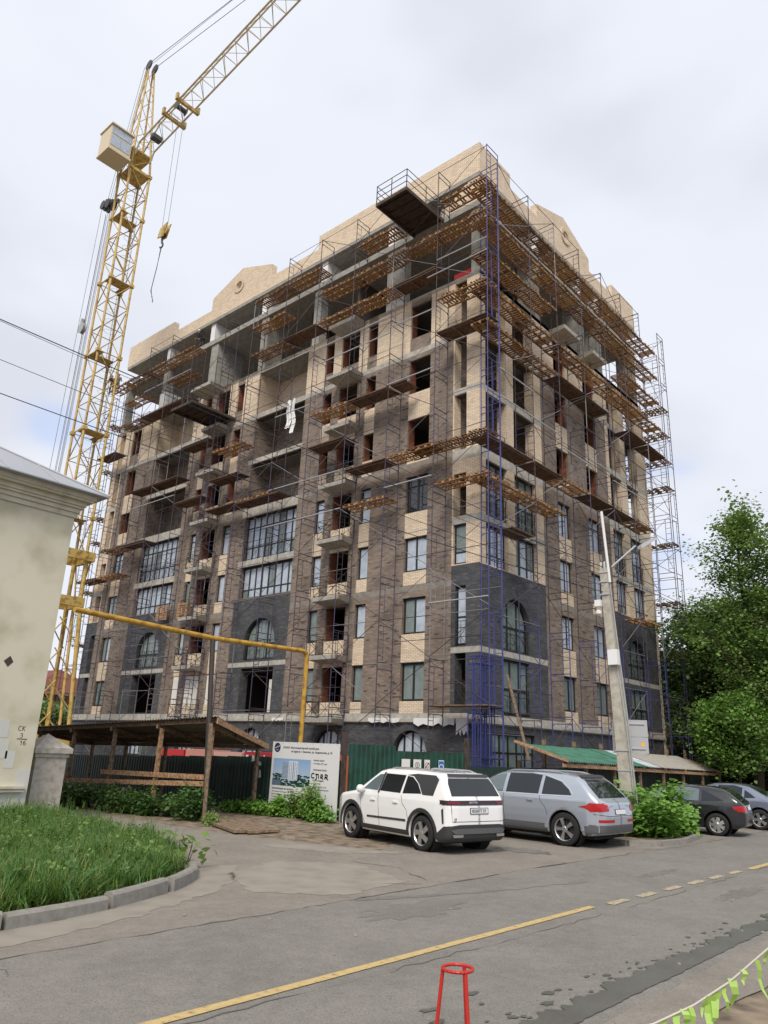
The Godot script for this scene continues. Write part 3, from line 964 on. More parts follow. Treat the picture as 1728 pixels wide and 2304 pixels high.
# a row of frames at places along the facade; side 0 runs along x, 1 along z, 2 the end wall, 3 the back
func row(o: Node, side: int, places: Array, y0: float, step: float, lifts: int, tops: Array, cl: bool) -> void:
	var fr := [frame_mesh(true), frame_mesh(false)]
	var mats := ["scaffold_violet", "scaffold_rust", "scaffold_violet", "scaffold_grey"]
	for i in places.size():
		var a: float = places[i]
		for k in lifts + (tops[i] if i < tops.size() else 0):
			var key: String = mats[rng.randi() % 4] if rng.randf() < 0.45 else ("scaffold_violet" if k < 9 else "scaffold_rust")
			if cl and i == 0:
				key = "scaffold_blue"
			elif side == 1 and k < 4 and rng.randf() < 0.6:
				key = "scaffold_blue"
			var t := Transform3D()
			var y: float = y0 + step * k
			match side:
				0: t = Transform3D(Basis(Vector3(0, 0, 1), Vector3(0, step / 1.95, 0), Vector3(-1, 0, 0)), Vector3(a, y, 0.35))
				1: t = Transform3D(Basis(Vector3(1, 0, 0), Vector3(0, step / 1.95, 0), Vector3(0, 0, 1)), Vector3(0.35, y, a))
				2: t = Transform3D(Basis(Vector3(-1, 0, 0), Vector3(0, step / 1.95, 0), Vector3(0, 0, -1)), Vector3(-35.1, y, a))
				3: t = Transform3D(Basis(Vector3(0, 0, -1), Vector3(0, step / 1.95, 0), Vector3(1, 0, 0)), Vector3(a, y, -19.95))
			put_mesh("frame", fr[0 if (i + k) % 3 != 1 else 1], o, M[key], t)
	var memo := {}
	for i in places.size() - 1:
		var a: float = places[i]
		var w: float = places[i + 1] - a
		if absf(w) < 1.5:
			continue
		for k in lifts + (mini(tops[i], tops[i + 1]) if i + 1 < tops.size() else 0):
			var y: float = y0 + step * k
			var up := (i + k) % 2 == 0
			for e in [["diagonal_brace", 0.05, step - 0.1, 1.0, 0.016], ["tie_bar", step * 0.93, step * 0.93, 1.0, 0.017], ["tie_bar", step * 0.5, step * 0.5, 0.0, 0.017]]:
				if e[0] == "tie_bar" and rng.randf() < (0.2 if e[3] > 0.5 else 0.6):
					continue
				if e[0] == "diagonal_brace" and rng.randf() < 0.12:
					continue
				var key := "%s %.2f %s %s" % [e[0], w, up, e[3]]
				if not memo.has(key):
					var b0: float = e[1] if up else e[2]
					var b1: float = e[2] if up else e[1]
					var p := Vector3.ZERO
					var q := Vector3.ZERO
					match side:
						0:
							p = Vector3(0, b0, 0.35 + e[3] + 0.03)
							q = Vector3(w, b1, 0.35 + e[3] + 0.03)
						1:
							p = Vector3(0.35 + e[3] + 0.03, b0, 0)
							q = Vector3(0.35 + e[3] + 0.03, b1, w)
						2:
							p = Vector3(-35.1 - e[3] - 0.03, b0, 0)
							q = Vector3(-35.1 - e[3] - 0.03, b1, w)
						3:
							p = Vector3(0, b0, -19.95 - e[3] - 0.03)
							q = Vector3(w, b1, -19.95 - e[3] - 0.03)
					memo[key] = tube_mesh(p, q, e[4])
				var at := Vector3(a, y, 0) if side == 0 or side == 3 else Vector3(0, y, a)
				put_mesh(e[0], memo[key], o, M["scaffold_rust" if rng.randf() < 0.7 else "scaffold_grey"], Transform3D(Basis(), at))


# boards across a 1 m walkway, w metres long along x; kind 0 pallets, 1 plywood sheets, 2 loose boards
func deck_mesh(kind: int, w: float, sd: int) -> ArrayMesh:
	var r := RandomNumberGenerator.new()
	r.seed = sd
	var mb := MB.new()
	if kind == 0:
		var n := 3
		for p in n:
			var x0 := w * p / n + 0.02
			var x1 := w * (p + 1) / n - 0.02
			var dz := r.randf_range(-0.05, 0.05)
			var tilt := r.randf_range(-0.015, 0.03)
			for zz in [0.03, 0.46, 0.89]:
				for bx in [x0, (x0 + x1) * 0.5 - 0.06, x1 - 0.13]:
					mb.box(Vector3(bx, 0.022, zz + dz), Vector3(bx + 0.13, 0.11, zz + 0.1 + dz))
				mb.box(Vector3(x0, 0.0, zz + dz - 0.005), Vector3(x1, 0.02, zz + 0.1 + dz))
			var x := x0
			var gap := r.randf_range(0.045, 0.11)
			while x < x1 - 0.08:
				if r.randf() > 0.08:
					mb.box(Vector3(x, 0.112 + tilt, dz + r.randf_range(-0.03, 0.03)), Vector3(x + 0.095, 0.134 + tilt, 1.0 + dz + r.randf_range(-0.05, 0.05)))
				x += 0.095 + gap
	elif kind == 1:
		var x := 0.0
		while x < w - 0.1:
			var e := minf(w, x + r.randf_range(0.9, 1.6))
			mb.box(Vector3(x + 0.01, 0.03, r.randf_range(-0.03, 0.02)), Vector3(e - 0.012, 0.05, 1.0 + r.randf_range(-0.02, 0.05)))
			mb.box(Vector3(x + 0.05, 0.0, 0.02), Vector3(x + 0.13, 0.028, 0.98))
			x = e
		mb.box(Vector3(0, 0.051, 0.96), Vector3(w, 0.1, 1.0))
	else:
		for j in 5:
			mb.box(Vector3(r.randf_range(-0.1, 0.1), 0.0 + 0.001 * j, 0.2 * j + 0.01), Vector3(w + r.randf_range(-0.15, 0.1), 0.045 + 0.001 * j, 0.2 * j + 0.185))
	return mb.mesh()


const ORD := ["ground", "first", "second", "third", "fourth", "fifth", "sixth", "seventh", "eighth", "ninth", "tenth", "eleventh", "twelfth", "thirteenth", "fourteenth", "fifteenth", "sixteenth", "seventeenth"]
var deck_memo := {}
var deck_seen := {}


func deck(side: int, a0: float, a1: float, y: float, kind: int, where: String, lift: int) -> void:
	var w := absf(a1 - a0)
	var v := rng.randi() % 4
	var key := "%d %.1f %d" % [kind, w, v]
	if not deck_memo.has(key):
		deck_memo[key] = deck_mesh(kind, w, 100 + v + kind * 10)
	var lo := minf(a0, a1)
	var t := Transform3D()
	match side:
		0: t.origin = Vector3(lo, y, 0.35)
		1: t = Transform3D(Basis(Vector3(0, 0, -1), Vector3.UP, Vector3(1, 0, 0)), Vector3(0.35, y, maxf(a0, a1)))
		2: t = Transform3D(Basis(Vector3(0, 0, 1), Vector3.UP, Vector3(-1, 0, 0)), Vector3(-35.1, y, lo))
		3: t = Transform3D(Basis(Vector3(-1, 0, 0), Vector3.UP, Vector3(0, 0, -1)), Vector3(maxf(a0, a1), y, -19.95))
	var m: StandardMaterial3D = M["plywood"] if kind == 1 else (M["plank_grey"] if kind == 2 else (M["pallet_wood"] if rng.randf() < 0.7 else M["pallet_wood_dark"]))
	var o := put_mesh("scaffold_deck", deck_memo[key], null, m, t)
	var what: String = ["slatted pallet walkway", "dark plywood walkway", "grey plank walkway"][kind]
	var label := "%s, %s scaffold lift, %s" % [what, ORD[lift], where]
	var n: int = deck_seen.get(label, 0)
	deck_seen[label] = n + 1
	if n > 0:
		label += [", the next one along", ", the last one along"][mini(n - 1, 1)]
	tag(o, label, "scaffold deck", "wooden decks on the scaffolding")


func build_scaffold() -> void:
	# long side: eight frames from the street corner, then a second run to the far end
	var la := [1.35, -1.65, -4.6, -7.5, -10.4, -13.3, -16.4, -19.35]
	var a := thing("facade_scaffolding", "violet tube scaffolding along the right half of the long facade, up to the street corner", "scaffolding", Vector3.ZERO, 0.0, "scaffolding round the building")
	row(a, 0, la, 0.0, 1.95, 15, [1, 1, 1, 1, 1, 1, 0, 0], true)
	var lb := [-19.95, -22.95, -25.95, -28.85, -31.85, -34.6]
	a = thing("facade_scaffolding", "rusty tube scaffolding along the left half of the long facade, behind the crane", "scaffolding", Vector3.ZERO, 0.0, "scaffolding round the building")
	row(a, 0, lb, -0.75, 1.95, 14, [0, 1, 2, 2, 1, 1], false)
	var ra := [0.4, -2.6, -5.35, -8.3, -11.2, -13.95, -16.8, -19.6]
	a = thing("facade_scaffolding", "blue and violet tube scaffolding along the narrow street side of the building", "scaffolding", Vector3.ZERO, 0.0, "scaffolding round the building")
	row(a, 1, ra, 0.0, 1.92, 16, [0, 0, 0, 0, 0, 0, 0, -1], true)
	a = thing("facade_scaffolding", "tube scaffolding at the back, its ladder frames free against the sky at right", "scaffolding", Vector3.ZERO, 0.0, "scaffolding round the building")
	row(a, 3, [1.35, -1.6, -4.5, -7.4], 0.0, 1.92, 16, [], false)
	a = thing("facade_scaffolding", "tube scaffolding on the far left end wall, seen between crane mast and building", "scaffolding", Vector3.ZERO, 0.0, "scaffolding round the building")
	row(a, 2, [0.3, -2.7, -5.7, -8.7, -11.7, -14.7], -0.75, 1.95, 15, [], false)
	# spare frames stored upright at the dark brick corner, bright blue
	var sp := thing("spare_frames", "bundle of bright blue spare scaffold frames stacked upright at the dark brick corner", "scaffold frames")
	var blue := mat("spare_blue", lin(0.03, 0.042, 0.20), 0.45)
	for k in 3:
		for i in 5:
			put_mesh("frame", frame_mesh(i % 2 == 0), sp, blue, Transform3D(Basis(Vector3(0.12 * (i % 3 - 1), 0, 1).normalized(), Vector3.UP, Vector3(-1, 0, 0)), Vector3(0.42 + 0.12 * i, 0.02 + 1.95 * k + (1.9 if k > 0 else 0.0) * 0.0, 0.3 + 0.03 * (i % 2))))
	# ---- decks of the long side, measured bay by bay: [bay (index of its right frame), lift, kind]
	var bays := ["at the street corner", "in front of the broad windows", "beside the broad window column", "over the right balcony column", "left of the right balcony column", "in front of the right tall loggia", "at the left edge of the right tall loggia"]
	for d in [[0, 2, 2], [0, 7, 0], [0, 8, 0], [0, 11, 1], [0, 12, 0], [0, 14, 0], [0, 15, 0],
			[1, 8, 0], [1, 13, 1], [1, 14, 0], [2, 7, 0], [2, 8, 1], [2, 10, 1], [2, 13, 0], [2, 14, 0], [2, 15, 0], [3, 9, 1], [3, 10, 0], [3, 13, 0], [3, 14, 0],
			[4, 13, 1], [4, 15, 0], [5, 8, 0], [5, 13, 0], [5, 14, 0], [5, 15, 0], [6, 8, 1], [6, 9, 1], [6, 10, 0]]:
		deck(0, la[d[0]] - 0.04, la[d[0] + 1] + 0.04, 1.95 * d[1] - 0.02, d[2], bays[d[0]], d[1])
	deck(0, -3.4, -4.5, 1.95 * 10 - 0.02, 1, "under the broad opening of the sixth floor", 10)
	deck(0, -3.3, -1.8, 1.95 * 8 + 0.1, 1, "under the broad opening of the fifth floor", 8)
	deck(0, -12.5, -16.3, 1.95 * 8 - 0.12, 1, "below the open middle loggia", 8)
	var bayl := ["over the left balcony column", "right of the left tall loggia", "in front of the left tall loggia", "left of the left tall loggia", "at the far left end"]
	for d in [[0, 9, 1], [0, 11, 1], [1, 10, 1], [1, 13, 1], [1, 14, 0], [1, 15, 0], [2, 8, 1], [2, 10, 1], [2, 13, 1], [2, 15, 0], [3, 8, 0], [3, 13, 0], [3, 14, 0], [3, 15, 0], [4, 7, 0], [4, 12, 1], [4, 15, 0]]:
		deck(0, lb[d[0]] - 0.04, lb[d[0] + 1] + 0.04, -0.75 + 1.95 * d[1] - 0.05, d[2], bayl[d[0]], d[1])
	deck(0, -31.8, -28.9, 12.85, 0, "under the left window column", 6)
	deck(0, -34.5, -31.9, 12.85, 0, "at the left corner, level with the crane frame", 6)
	# ---- street side
	var bayr := ["at its corner loggia", "over the corner loggia pillars", "beside the corner loggia", "over the first window column", "between the window columns", "at the far loggia", "at its far end"]
	for k in [12, 14, 15]:
		for i in 7:
			deck(1, ra[i] - 0.03, ra[i + 1] + 0.03, 1.92 * k - 0.02, 0, bayr[i] + " on the street side", k)
	for d in [[0, 13, 0], [1, 13, 0], [5, 13, 0], [6, 13, 0], [0, 11, 0], [1, 11, 0], [2, 11, 1], [3, 11, 1], [5, 11, 1], [6, 11, 1], [0, 8, 1], [1, 8, 1], [2, 8, 0], [3, 8, 1], [4, 8, 1], [5, 8, 0], [0, 7, 0], [1, 7, 0], [5, 5, 0]]:
		deck(1, ra[d[0]] - 0.03, ra[d[0] + 1] + 0.03, 1.92 * d[1] - 0.02, d[2], bayr[d[0]] + " on the street side", d[1])
	deck(1, -0.5, -2.4, 11.55, 1, "under the corner loggia glazing on the street side", 6)
	# corner squares that join both rows
	for k in [7, 8, 11, 12, 13, 14, 15]:
		deck(1, 1.35, 0.43, 1.92 * k - 0.02, 1 if k == 8 else 0, "right at the corner posts", k)
	for d in [[0, 13], [0, 12], [1, 12], [0, 11], [0, 10], [0, 8], [0, 6]]:
		var xs := [1.35, -1.6, -4.5]
		deck(3, xs[d[0]] - 0.03, xs[d[0] + 1] + 0.03, 1.92 * d[1] - 0.02, 0, "behind the building", d[1])
	for d in [[0, 13], [1, 13], [2, 13], [3, 13], [0, 11], [0, 9], [0, 8], [0, 6], [0, 4]]:
		var zs := [0.3, -2.7, -5.7, -8.7, -11.7]
		deck(2, zs[d[0]] - 0.03, zs[d[0] + 1] + 0.03, 1.95 * d[1] + 0.7, 0, "on the left end wall", d[1])
	# ---- loose bright tubes: guard rails
	var n := 0
	for g in [[0, 1.35, -1.6, 25.6, "before the top corner column, the upper one"], [0, 1.35, -2.2, 24.9, "before the top corner column, the lower one"], [0, -1.7, -4.6, 22.9, "across the broad opening of the seventh floor"],
			[0, -4.6, -10.4, 23.6, "across the openings right of the upper loggia"], [0, -4.6, -10.4, 22.6, "below the longest rail of the seventh floor"], [0, -10.4, -16.4, 23.7, "across the top loggia"], [0, -10.4, -13.3, 20.2, "across the open sixth floor loggia"],
			[0, -4.6, -1.7, 19.6, "across the broad opening of the sixth floor"], [0, -1.7, -4.6, 14.1, "across the broad glazed window"], [0, -7.5, -13.3, 13.6, "across the balcony doors of the fourth floor"], [0, -7.5, -13.3, 15.7, "across the balcony doors of the fifth floor"],
			[0, 1.35, -1.7, 8.2, "in front of the dark brick corner"], [0, -22.95, -28.85, 17.4, "across the left open loggia"], [0, -22.95, -28.85, 26.6, "high over the left open floor"],
			[1, 0.4, -5.35, 17.6, "along the corner loggia"], [1, -5.35, -8.3, 17.0, "beside the first window column"], [1, -8.3, -11.2, 17.4, "between the window columns of the street side"], [1, -11.2, -16.8, 17.0, "across the far loggia"], [1, 0.4, -2.6, 19.0, "above the corner loggia slab"]]:
		var mb := MB.new()
		if g[0] == 0:
			mb.tube(Vector3(g[1], g[3], 1.41), Vector3(g[2], g[3] + rng.randf_range(-0.05, 0.05), 1.41), 0.03, 6)
		else:
			mb.tube(Vector3(1.41, g[3], g[1]), Vector3(1.41, g[3], g[2]), 0.03, 6)
		tag(put("guard_rail", mb, M["galvanised"]), "pale guard rail tube " + g[4], "guard rail", "pale guard rails")
		n += 1
	# ---- steel loading platforms that stick out of the facade
	_platform(Vector3(-21.4, 22.3, 0.1), 2.35, 3.3, "lower dark steel loading platform jutting from the left half of the facade", 1)
	_platform(Vector3(-4.35, 29.3, 0.3), 2.1, 2.9, "dark steel loading platform with railings jutting out near the top corner", 2)
	# yellow crate behind the low platform
	var bx := MB.new()
	bx.box(Vector3(-22.2, 22.42, -0.9), Vector3(-20.6, 23.1, 0.2))
	tag(put("insulation_box", bx, M["crane_pale"]), "pale yellow box lying on the low loading platform", "box")
	var rb := MB.new()
	rb.box(Vector3(-2.3, 25.22, -1.9), Vector3(-0.9, 26.4, -1.0))
	tag(put("brick_pallet", rb, M["red_wrap"]), "stack of blocks in red wrap on the open floor near the corner", "wrapped blocks")
	# hanging white sheeting
	var tp := MB.new()
	for s in 2:
		var x := -13.35 + s * 0.42
		var w := 0.36 - 0.08 * s
		var px := []
		for i in 9:
			var y := 21.75 - i * (0.23 if s == 0 else 0.28)
			px.append([Vector3(x + sin(i * 1.3 + s) * 0.04, y, 0.38 + sin(i * 0.9) * 0.05), w * (0.45 + 0.75 * sin(minf(i, 5) * 0.28))])
		for i in 8:
			for f in 4:
				var u0: float = f / 4.0 - 0.5
				var u1: float = (f + 1) / 4.0 - 0.5
				var p0: Vector3 = px[i][0] + Vector3(px[i][1] * u0, 0, 0.07 * (f % 2))
				var p1: Vector3 = px[i][0] + Vector3(px[i][1] * u1, 0, 0.07 * ((f + 1) % 2))
				var q0: Vector3 = px[i + 1][0] + Vector3(px[i + 1][1] * u0, 0, 0.07 * (f % 2))
				var q1: Vector3 = px[i + 1][0] + Vector3(px[i + 1][1] * u1, 0, 0.07 * ((f + 1) % 2))
				tp.face(p0, p1, q1, q0, px[i][0] + Vector3(0, 0, -1))
	tag(put("hanging_sheet", tp, M["tarp_white"]), "torn white plastic sheet hanging down into the middle open loggia", "plastic sheet")
	# two pallets standing as a guard on a balcony and in a window
	for g in [[-22.2, 9.35, 0.6, "orange pallet boards standing on the left second balcony as a guard"], [-24.6, 9.4, 0.55, "orange pallet boards standing in front of the left loggia window"]]:
		var mb := MB.new()
		for i in 6:
			mb.box(Vector3(g[0], g[1] + 0.16 * i, g[2]), Vector3(g[0] + 1.25, g[1] + 0.13 + 0.16 * i, g[2] + 0.022))
		for i in 3:
			mb.box(Vector3(g[0] + 0.05 + 0.5 * i, g[1], g[2] - 0.09), Vector3(g[0] + 0.16 + 0.5 * i, g[1] + 0.94, g[2] - 0.002))
		tag(put("standing_pallet", mb, M["plank_new"]), g[3], "pallet", "pallets standing as guards")


func _platform(at: Vector3, w: float, out: float, label: String, style: int) -> void:
	var o := thing("loading_platform", label, "loading platform", at, 0.0, "steel loading platforms")
	var mb := MB.new()
	mb.box(Vector3(0, 0, -2.5), Vector3(w, 0.03, out))
	put("deck_plate", mb, M["platform_steel"], o)
	mb = MB.new()
	for x in [0.0, w - 0.1]:
		mb.box(Vector3(x, -0.16, -2.5), Vector3(x + 0.1, -0.002, out))
	mb.box(Vector3(0.1, -0.15, out - 0.1), Vector3(w - 0.1, -0.002, out))
	for i in 5:
		mb.box(Vector3(0.1, -0.1, 0.1 + 0.6 * i), Vector3(w - 0.1, -0.002, 0.16 + 0.6 * i))
	put("beam", mb, M["platform_steel"], o)
	mb = MB.new()
	for r in [[Vector3(0.03, 0, -0.3), Vector3(0.03, 0, out - 0.03)], [Vector3(w - 0.03, 0, -0.3), Vector3(w - 0.03, 0, out - 0.03)], [Vector3(0.03, 0, out - 0.03), Vector3(w - 0.03, 0, out - 0.03)]]:
		for i in 3:
			var p: Vector3 = r[0].lerp(r[1], i / 2.0)
			mb.tube(p, p + Vector3(0, 1.15, 0), 0.025, 5)
		for y in [0.4, 0.78, 1.15]:
			mb.tube(r[0] + Vector3(0, y, 0), r[1] + Vector3(0, y, 0), 0.02, 5)
	put("railing", mb, M["scaffold_rust" if style == 1 else "steel_dark"], o)


func build_crane() -> void:
	var cx := -25.7
	var cz := 6.36
	var o := thing("tower_crane", "yellow lattice tower crane left of the building, its long jib leaving the picture", "crane", Vector3(cx, -1.0, cz))
	var base := 1.0  # the thing stands on ground 1 m lower
	var h := 0.76
	# mast: sections between platforms
	var ys := [12.6, 15.05, 20.65, 26.2, 31.8, 37.2, 41.0]
	for i in ys.size() - 1:
		var mb := MB.new()
		var y0: float = ys[i] + base
		var y1: float = ys[i + 1] + base
		var n := 3 if y1 - y0 > 4.5 else (2 if y1 - y0 > 3.0 else 1)
		for c in 4:
			var p := Vector3(h if c in [0, 1] else -h, 0, h if c in [1, 2] else -h)
			var q := Vector3(h if (c + 1) % 4 in [0, 1] else -h, 0, h if (c + 1) % 4 in [1, 2] else -h)
			mb.tube(p + Vector3(0, y0, 0), p + Vector3(0, y1, 0), 0.085, 8)
			for k in n:
				var a := lerpf(y0, y1, float(k) / n)
				var b := lerpf(y0, y1, float(k + 1) / n)
				if (k + i) % 2 == 0:
					mb.tube(p + Vector3(0, a, 0), q + Vector3(0, b, 0), 0.035, 5)
				else:
					mb.tube(q + Vector3(0, a, 0), p + Vector3(0, b, 0), 0.035, 5)
				mb.tube(p + Vector3(0, b, 0), q + Vector3(0, b, 0), 0.032, 5)
			mb.box(p + Vector3(-0.14, y1 - 0.12, -0.14), p + Vector3(0.14, y1 + 0.1, 0.14))
		put("mast_section", mb, M["crane_yellow"], o)
		# half platform with a hatch and the caged ladder
		mb = MB.new()
		if i % 2 == 0:
			mb.box(Vector3(-h, y1 - 0.06, -h), Vector3(0.1, y1 - 0.02, h))
			mb.box(Vector3(0.1, y1 - 0.06, 0.35), Vector3(h, y1 - 0.02, h))
		else:
			mb.box(Vector3(-0.1, y1 - 0.06, -h), Vector3(h, y1 - 0.02, h))
			mb.box(Vector3(-h, y1 - 0.06, -h), Vector3(-0.1, y1 - 0.02, -0.35))
		put("mast_platform", mb, M["crane_yellow"], o)
		mb = MB.new()
		var lx := 0.3 if i % 2 == 0 else -0.3
		for s in [-0.2, 0.2]:
			mb.tube(Vector3(lx + s, y0, -0.45), Vector3(lx + s, y1, -0.45), 0.016, 4)
		var y: float = y0
		while y < y1:
			mb.tube(Vector3(lx - 0.2, y, -0.45), Vector3(lx + 0.2, y, -0.45), 0.01, 4)
			y += 0.35
		y = y0 + 2.2
		while y < y1:
			for k in 6:
				var t0 := PI * k / 6
				var t1 := PI * (k + 1) / 6
				mb.tube(Vector3(lx + cos(t0) * 0.32, y, -0.45 + sin(t0) * 0.6), Vector3(lx + cos(t1) * 0.32, y, -0.45 + sin(t1) * 0.6), 0.009, 3)
			y += 0.8
		put("ladder", mb, M["crane_dark"], o)
	# climbing portal below the mast: splayed legs and two box frames
	var mb := MB.new()
	for f in [[12.3, 1.15], [9.5, 1.0]]:
		var y: float = f[0] + base
		var w: float = f[1]
		mb.box(Vector3(-w, y, w - 0.2), Vector3(w, y + 0.55, w))
		mb.box(Vector3(-w, y, -w), Vector3(w, y + 0.55, -w + 0.2))
		mb.box(Vector3(-w, y + 0.002, -w + 0.2), Vector3(-w + 0.2, y + 0.548, w - 0.2))
		mb.box(Vector3(w - 0.2, y + 0.002, -w + 0.2), Vector3(w, y + 0.548, w - 0.2))
	put("portal_frame", mb, M["crane_yellow"], o)
	for sx in [-1, 1]:
		for sz in [-1, 1]:
			mb = MB.new()
			mb.tube(Vector3(0.8 * sx, 12.3 + base, 0.8 * sz), Vector3(0.8 * sx, 10.0 + base, 0.8 * sz), 0.13, 8)
			mb.tube(Vector3(0.85 * sx, 9.6 + base, 0.85 * sz), Vector3((1.9 if sx < 0 else 1.0) * sx, 2.4, 1.35 * sz), 0.13, 8)
			mb.tube(Vector3(0.5 * sx, 9.6 + base, 0.6 * sz), Vector3(0.75 * sx, 2.4, 0.9 * sz), 0.09, 8)
			for k in 4:
				mb.tube(Vector3(0.9 * sx, 2.8 + 1.8 * k, 1.25 * sz - 0.06 * k * sz), Vector3(0.7 * sx, 4.4 + 1.8 * k, -0.2 * sz), 0.04, 5)
			mb.tube(Vector3(1.0 * sx, 12.6 + base, 1.0 * sz), Vector3(0.2 * sx, 10.0 + base, 0.95 * sz), 0.05, 5)
			put("portal_leg", mb, M["crane_yellow"], o)
	mb = MB.new()
	mb.box(Vector3(-1.7, 2.0, -1.3), Vector3(1.3, 3.3, 1.3))
	mb.box(Vector3(-2.4, 0.4, -2.2), Vector3(2.4, 1.9, 2.2))
	put("base_frame", mb, M["crane_yellow"], o)
	# slewing head: cabin, tower top
	var ty := 41.0 + base
	mb = MB.new()
	var apex := Vector3(0.3, 50.6 + base, 0.3)
	for c in [[-h, -h], [h, -h], [h, h], [-h, h]]:
		mb.tube(Vector3(c[0], ty, c[1]), apex + Vector3(c[0] * 0.15, 0, c[1] * 0.3), 0.085, 7, 0.06)
	for k in 7:
		var t0 := k / 7.0
		var t1 := (k + 1) / 7.0
		for e in [[Vector3(-h, 0, h), Vector3(h, 0, h)], [Vector3(h, 0, h), Vector3(h, 0, -h)], [Vector3(h, 0, -h), Vector3(-h, 0, -h)], [Vector3(-h, 0, -h), Vector3(-h, 0, h)]]:
			var a: Vector3 = Vector3(e[0].x, ty, e[0].z).lerp(apex + Vector3(e[0].x * 0.15, 0, e[0].z * 0.3), t0)
			var b: Vector3 = Vector3(e[1].x, ty, e[1].z).lerp(apex + Vector3(e[1].x * 0.15, 0, e[1].z * 0.3), t1)
			mb.tube(a, b, 0.026, 4)
	mb.box(Vector3(-h - 0.05, ty - 0.1, -h), Vector3(h + 0.05, ty + 0.12, h))
	mb.box(Vector3(-h - 0.1, ty + 1.6, -h), Vector3(h, ty + 1.72, h + 0.1))
	put("tower_head", mb, M["crane_yellow"], o)
	mb = MB.new()
	for z in [-0.25, 0.25]:
		mb.lathe(apex + Vector3(0.1, 0.2, z - 0.05), Vector3(0, 0, 1), [Vector2(0, 0), Vector2(0.42, 0), Vector2(0.38, 0.05), Vector2(0.42, 0.1), Vector2(0, 0.1)], 14)
	put("head_sheave", mb, M["crane_dark"], o)
	mb = MB.new()
	mb.box(Vector3(-0.45, 40.9 + base, 1.05), Vector3(1.25, 41.05 + base, 2.75))
	mb.box(Vector3(-0.4, 41.05 + base, 1.1), Vector3(1.14, 43.0 + base, 2.7))
	mb.box(Vector3(-0.48, 43.0 + base, 1.02), Vector3(1.28, 43.1 + base, 2.78))
	var cab := put("cabin", mb, M["crane_pale"], o)
	mb = MB.new()
	mb.box(Vector3(1.142, 41.35 + base, 1.2), Vector3(1.17, 42.2 + base, 1.88))
	mb.box(Vector3(1.142, 41.35 + base, 1.93), Vector3(1.17, 42.2 + base, 2.62))
	mb.box(Vector3(1.142, 42.32 + base, 1.2), Vector3(1.17, 42.92 + base, 2.62))
	put("cabin_window", mb, M["pane_film"], cab)
	mb = MB.new()
	mb.tube(Vector3(-0.4, 41.0 + base, 1.1), Vector3(-h, 39.4 + base, h), 0.05, 5)
	mb.tube(Vector3(1.1, 41.0 + base, 1.1), Vector3(h, 39.8 + base, h), 0.05, 5)
	put("cabin_bracket", mb, M["crane_yellow"], o)
	# hoist pulleys hanging left of the mast
	mb = MB.new()
	mb.bar(Vector3(-h, 38.9 + base, 0.5), Vector3(-2.3, 39.6 + base, 0.7), 0.2, 0.25)
	for x in [-2.3, -1.55]:
		for z in [0.35, 0.6, 0.85]:
			mb.lathe(Vector3(x, 38.9 + base + (x + 1.5) * -0.3, z), Vector3(0, 0, 1), [Vector2(0, 0), Vector2(0.36, 0), Vector2(0.31, 0.05), Vector2(0.36, 0.1), Vector2(0, 0.1)], 12)
	put("pulley_block", mb, M["crane_dark"], o)
	# jib: two bottom chords and one top chord, rising gently towards the camera's right
	var jr := Vector3(1.1, 43.0 + base, 0)
	var dir := Vector3(13.6, 1.95, 0).normalized()
	var jup := Vector3(-dir.y, dir.x, 0)
	var length := 24.0
	mb = MB.new()
	for z in [-0.6, 0.6]:
		mb.tube(jr + Vector3(0, 0, z), jr + dir * length + Vector3(0, 0, z), 0.07, 6)
	mb.tube(jr + jup * 1.0 + dir * 1.6, jr + dir * length + jup * 1.0, 0.06, 6)
	mb.tube(jr + jup * 1.0 + dir * 1.6, Vector3(0.6, 42.6 + base, 0), 0.06, 6)
	for z in [-0.6, 0.6]:
		mb.tube(jr + Vector3(0, 0, z), Vector3(h, 42.2 + base, z), 0.07, 6)
	var n := 20
	for i in n:
		var a := length * i / n
		var b := length * (i + 1) / n
		var m := (a + b) * 0.5
		for z in [-0.6, 0.6]:
			mb.tube(jr + dir * a + Vector3(0, 0, z), jr + dir * m + jup, 0.024, 4)
			mb.tube(jr + dir * b + Vector3(0, 0, z), jr + dir * m + jup, 0.024, 4)
		mb.tube(jr + dir * a + Vector3(0, 0, -0.6), jr + dir * a + Vector3(0, 0, 0.6), 0.024, 4)
		mb.tube(jr + dir * a + Vector3(0, 0, -0.6 if i % 2 else 0.6), jr + dir * b + Vector3(0, 0, 0.6 if i % 2 else -0.6), 0.024, 4)
	put("jib", mb, M["crane_pale"], o)
	# trolley beams under the jib and the winch on it
	mb = MB.new()
	for d in [3.4, 5.0]:
		var p: Vector3 = jr + dir * d - jup * 0.2
		mb.bar(p + Vector3(0, 0, -0.85), p + Vector3(0, 0, 0.85), 0.2, 0.24)
		for z in [-0.85, 0.83]:
			mb.box(p + Vector3(-0.13, -0.1, z - 0.07), p + Vector3(0.13, 0.42, z + 0.08))
	put("trolley", mb, M["crane_yellow"], o)
	mb = MB.new()
	mb.lathe(jr + dir * 4.2 + jup * 0.25 + Vector3(0, 0, -0.4), Vector3(0, 0, 1), [Vector2(0, 0), Vector2(0.3, 0), Vector2(0.18, 0.06), Vector2(0.18, 0.7), Vector2(0.3, 0.76), Vector2(0, 0.76)], 12)
	mb.box(jr + dir * 1.2 + jup * -0.2 + Vector3(-0.3, 0, -0.4), jr + dir * 1.2 + jup * 0.1 + Vector3(0.2, 0.05, 0.3))
	put("winch", mb, M["crane_dark"], o)
	# stay ropes, hoist ropes
	mb = MB.new()
	for z in [-0.28, 0.24]:
		mb.tube(apex + Vector3(0.2, 0.4, z), jr + dir * 22.0 + jup + Vector3(0, 0, z), 0.022, 4)
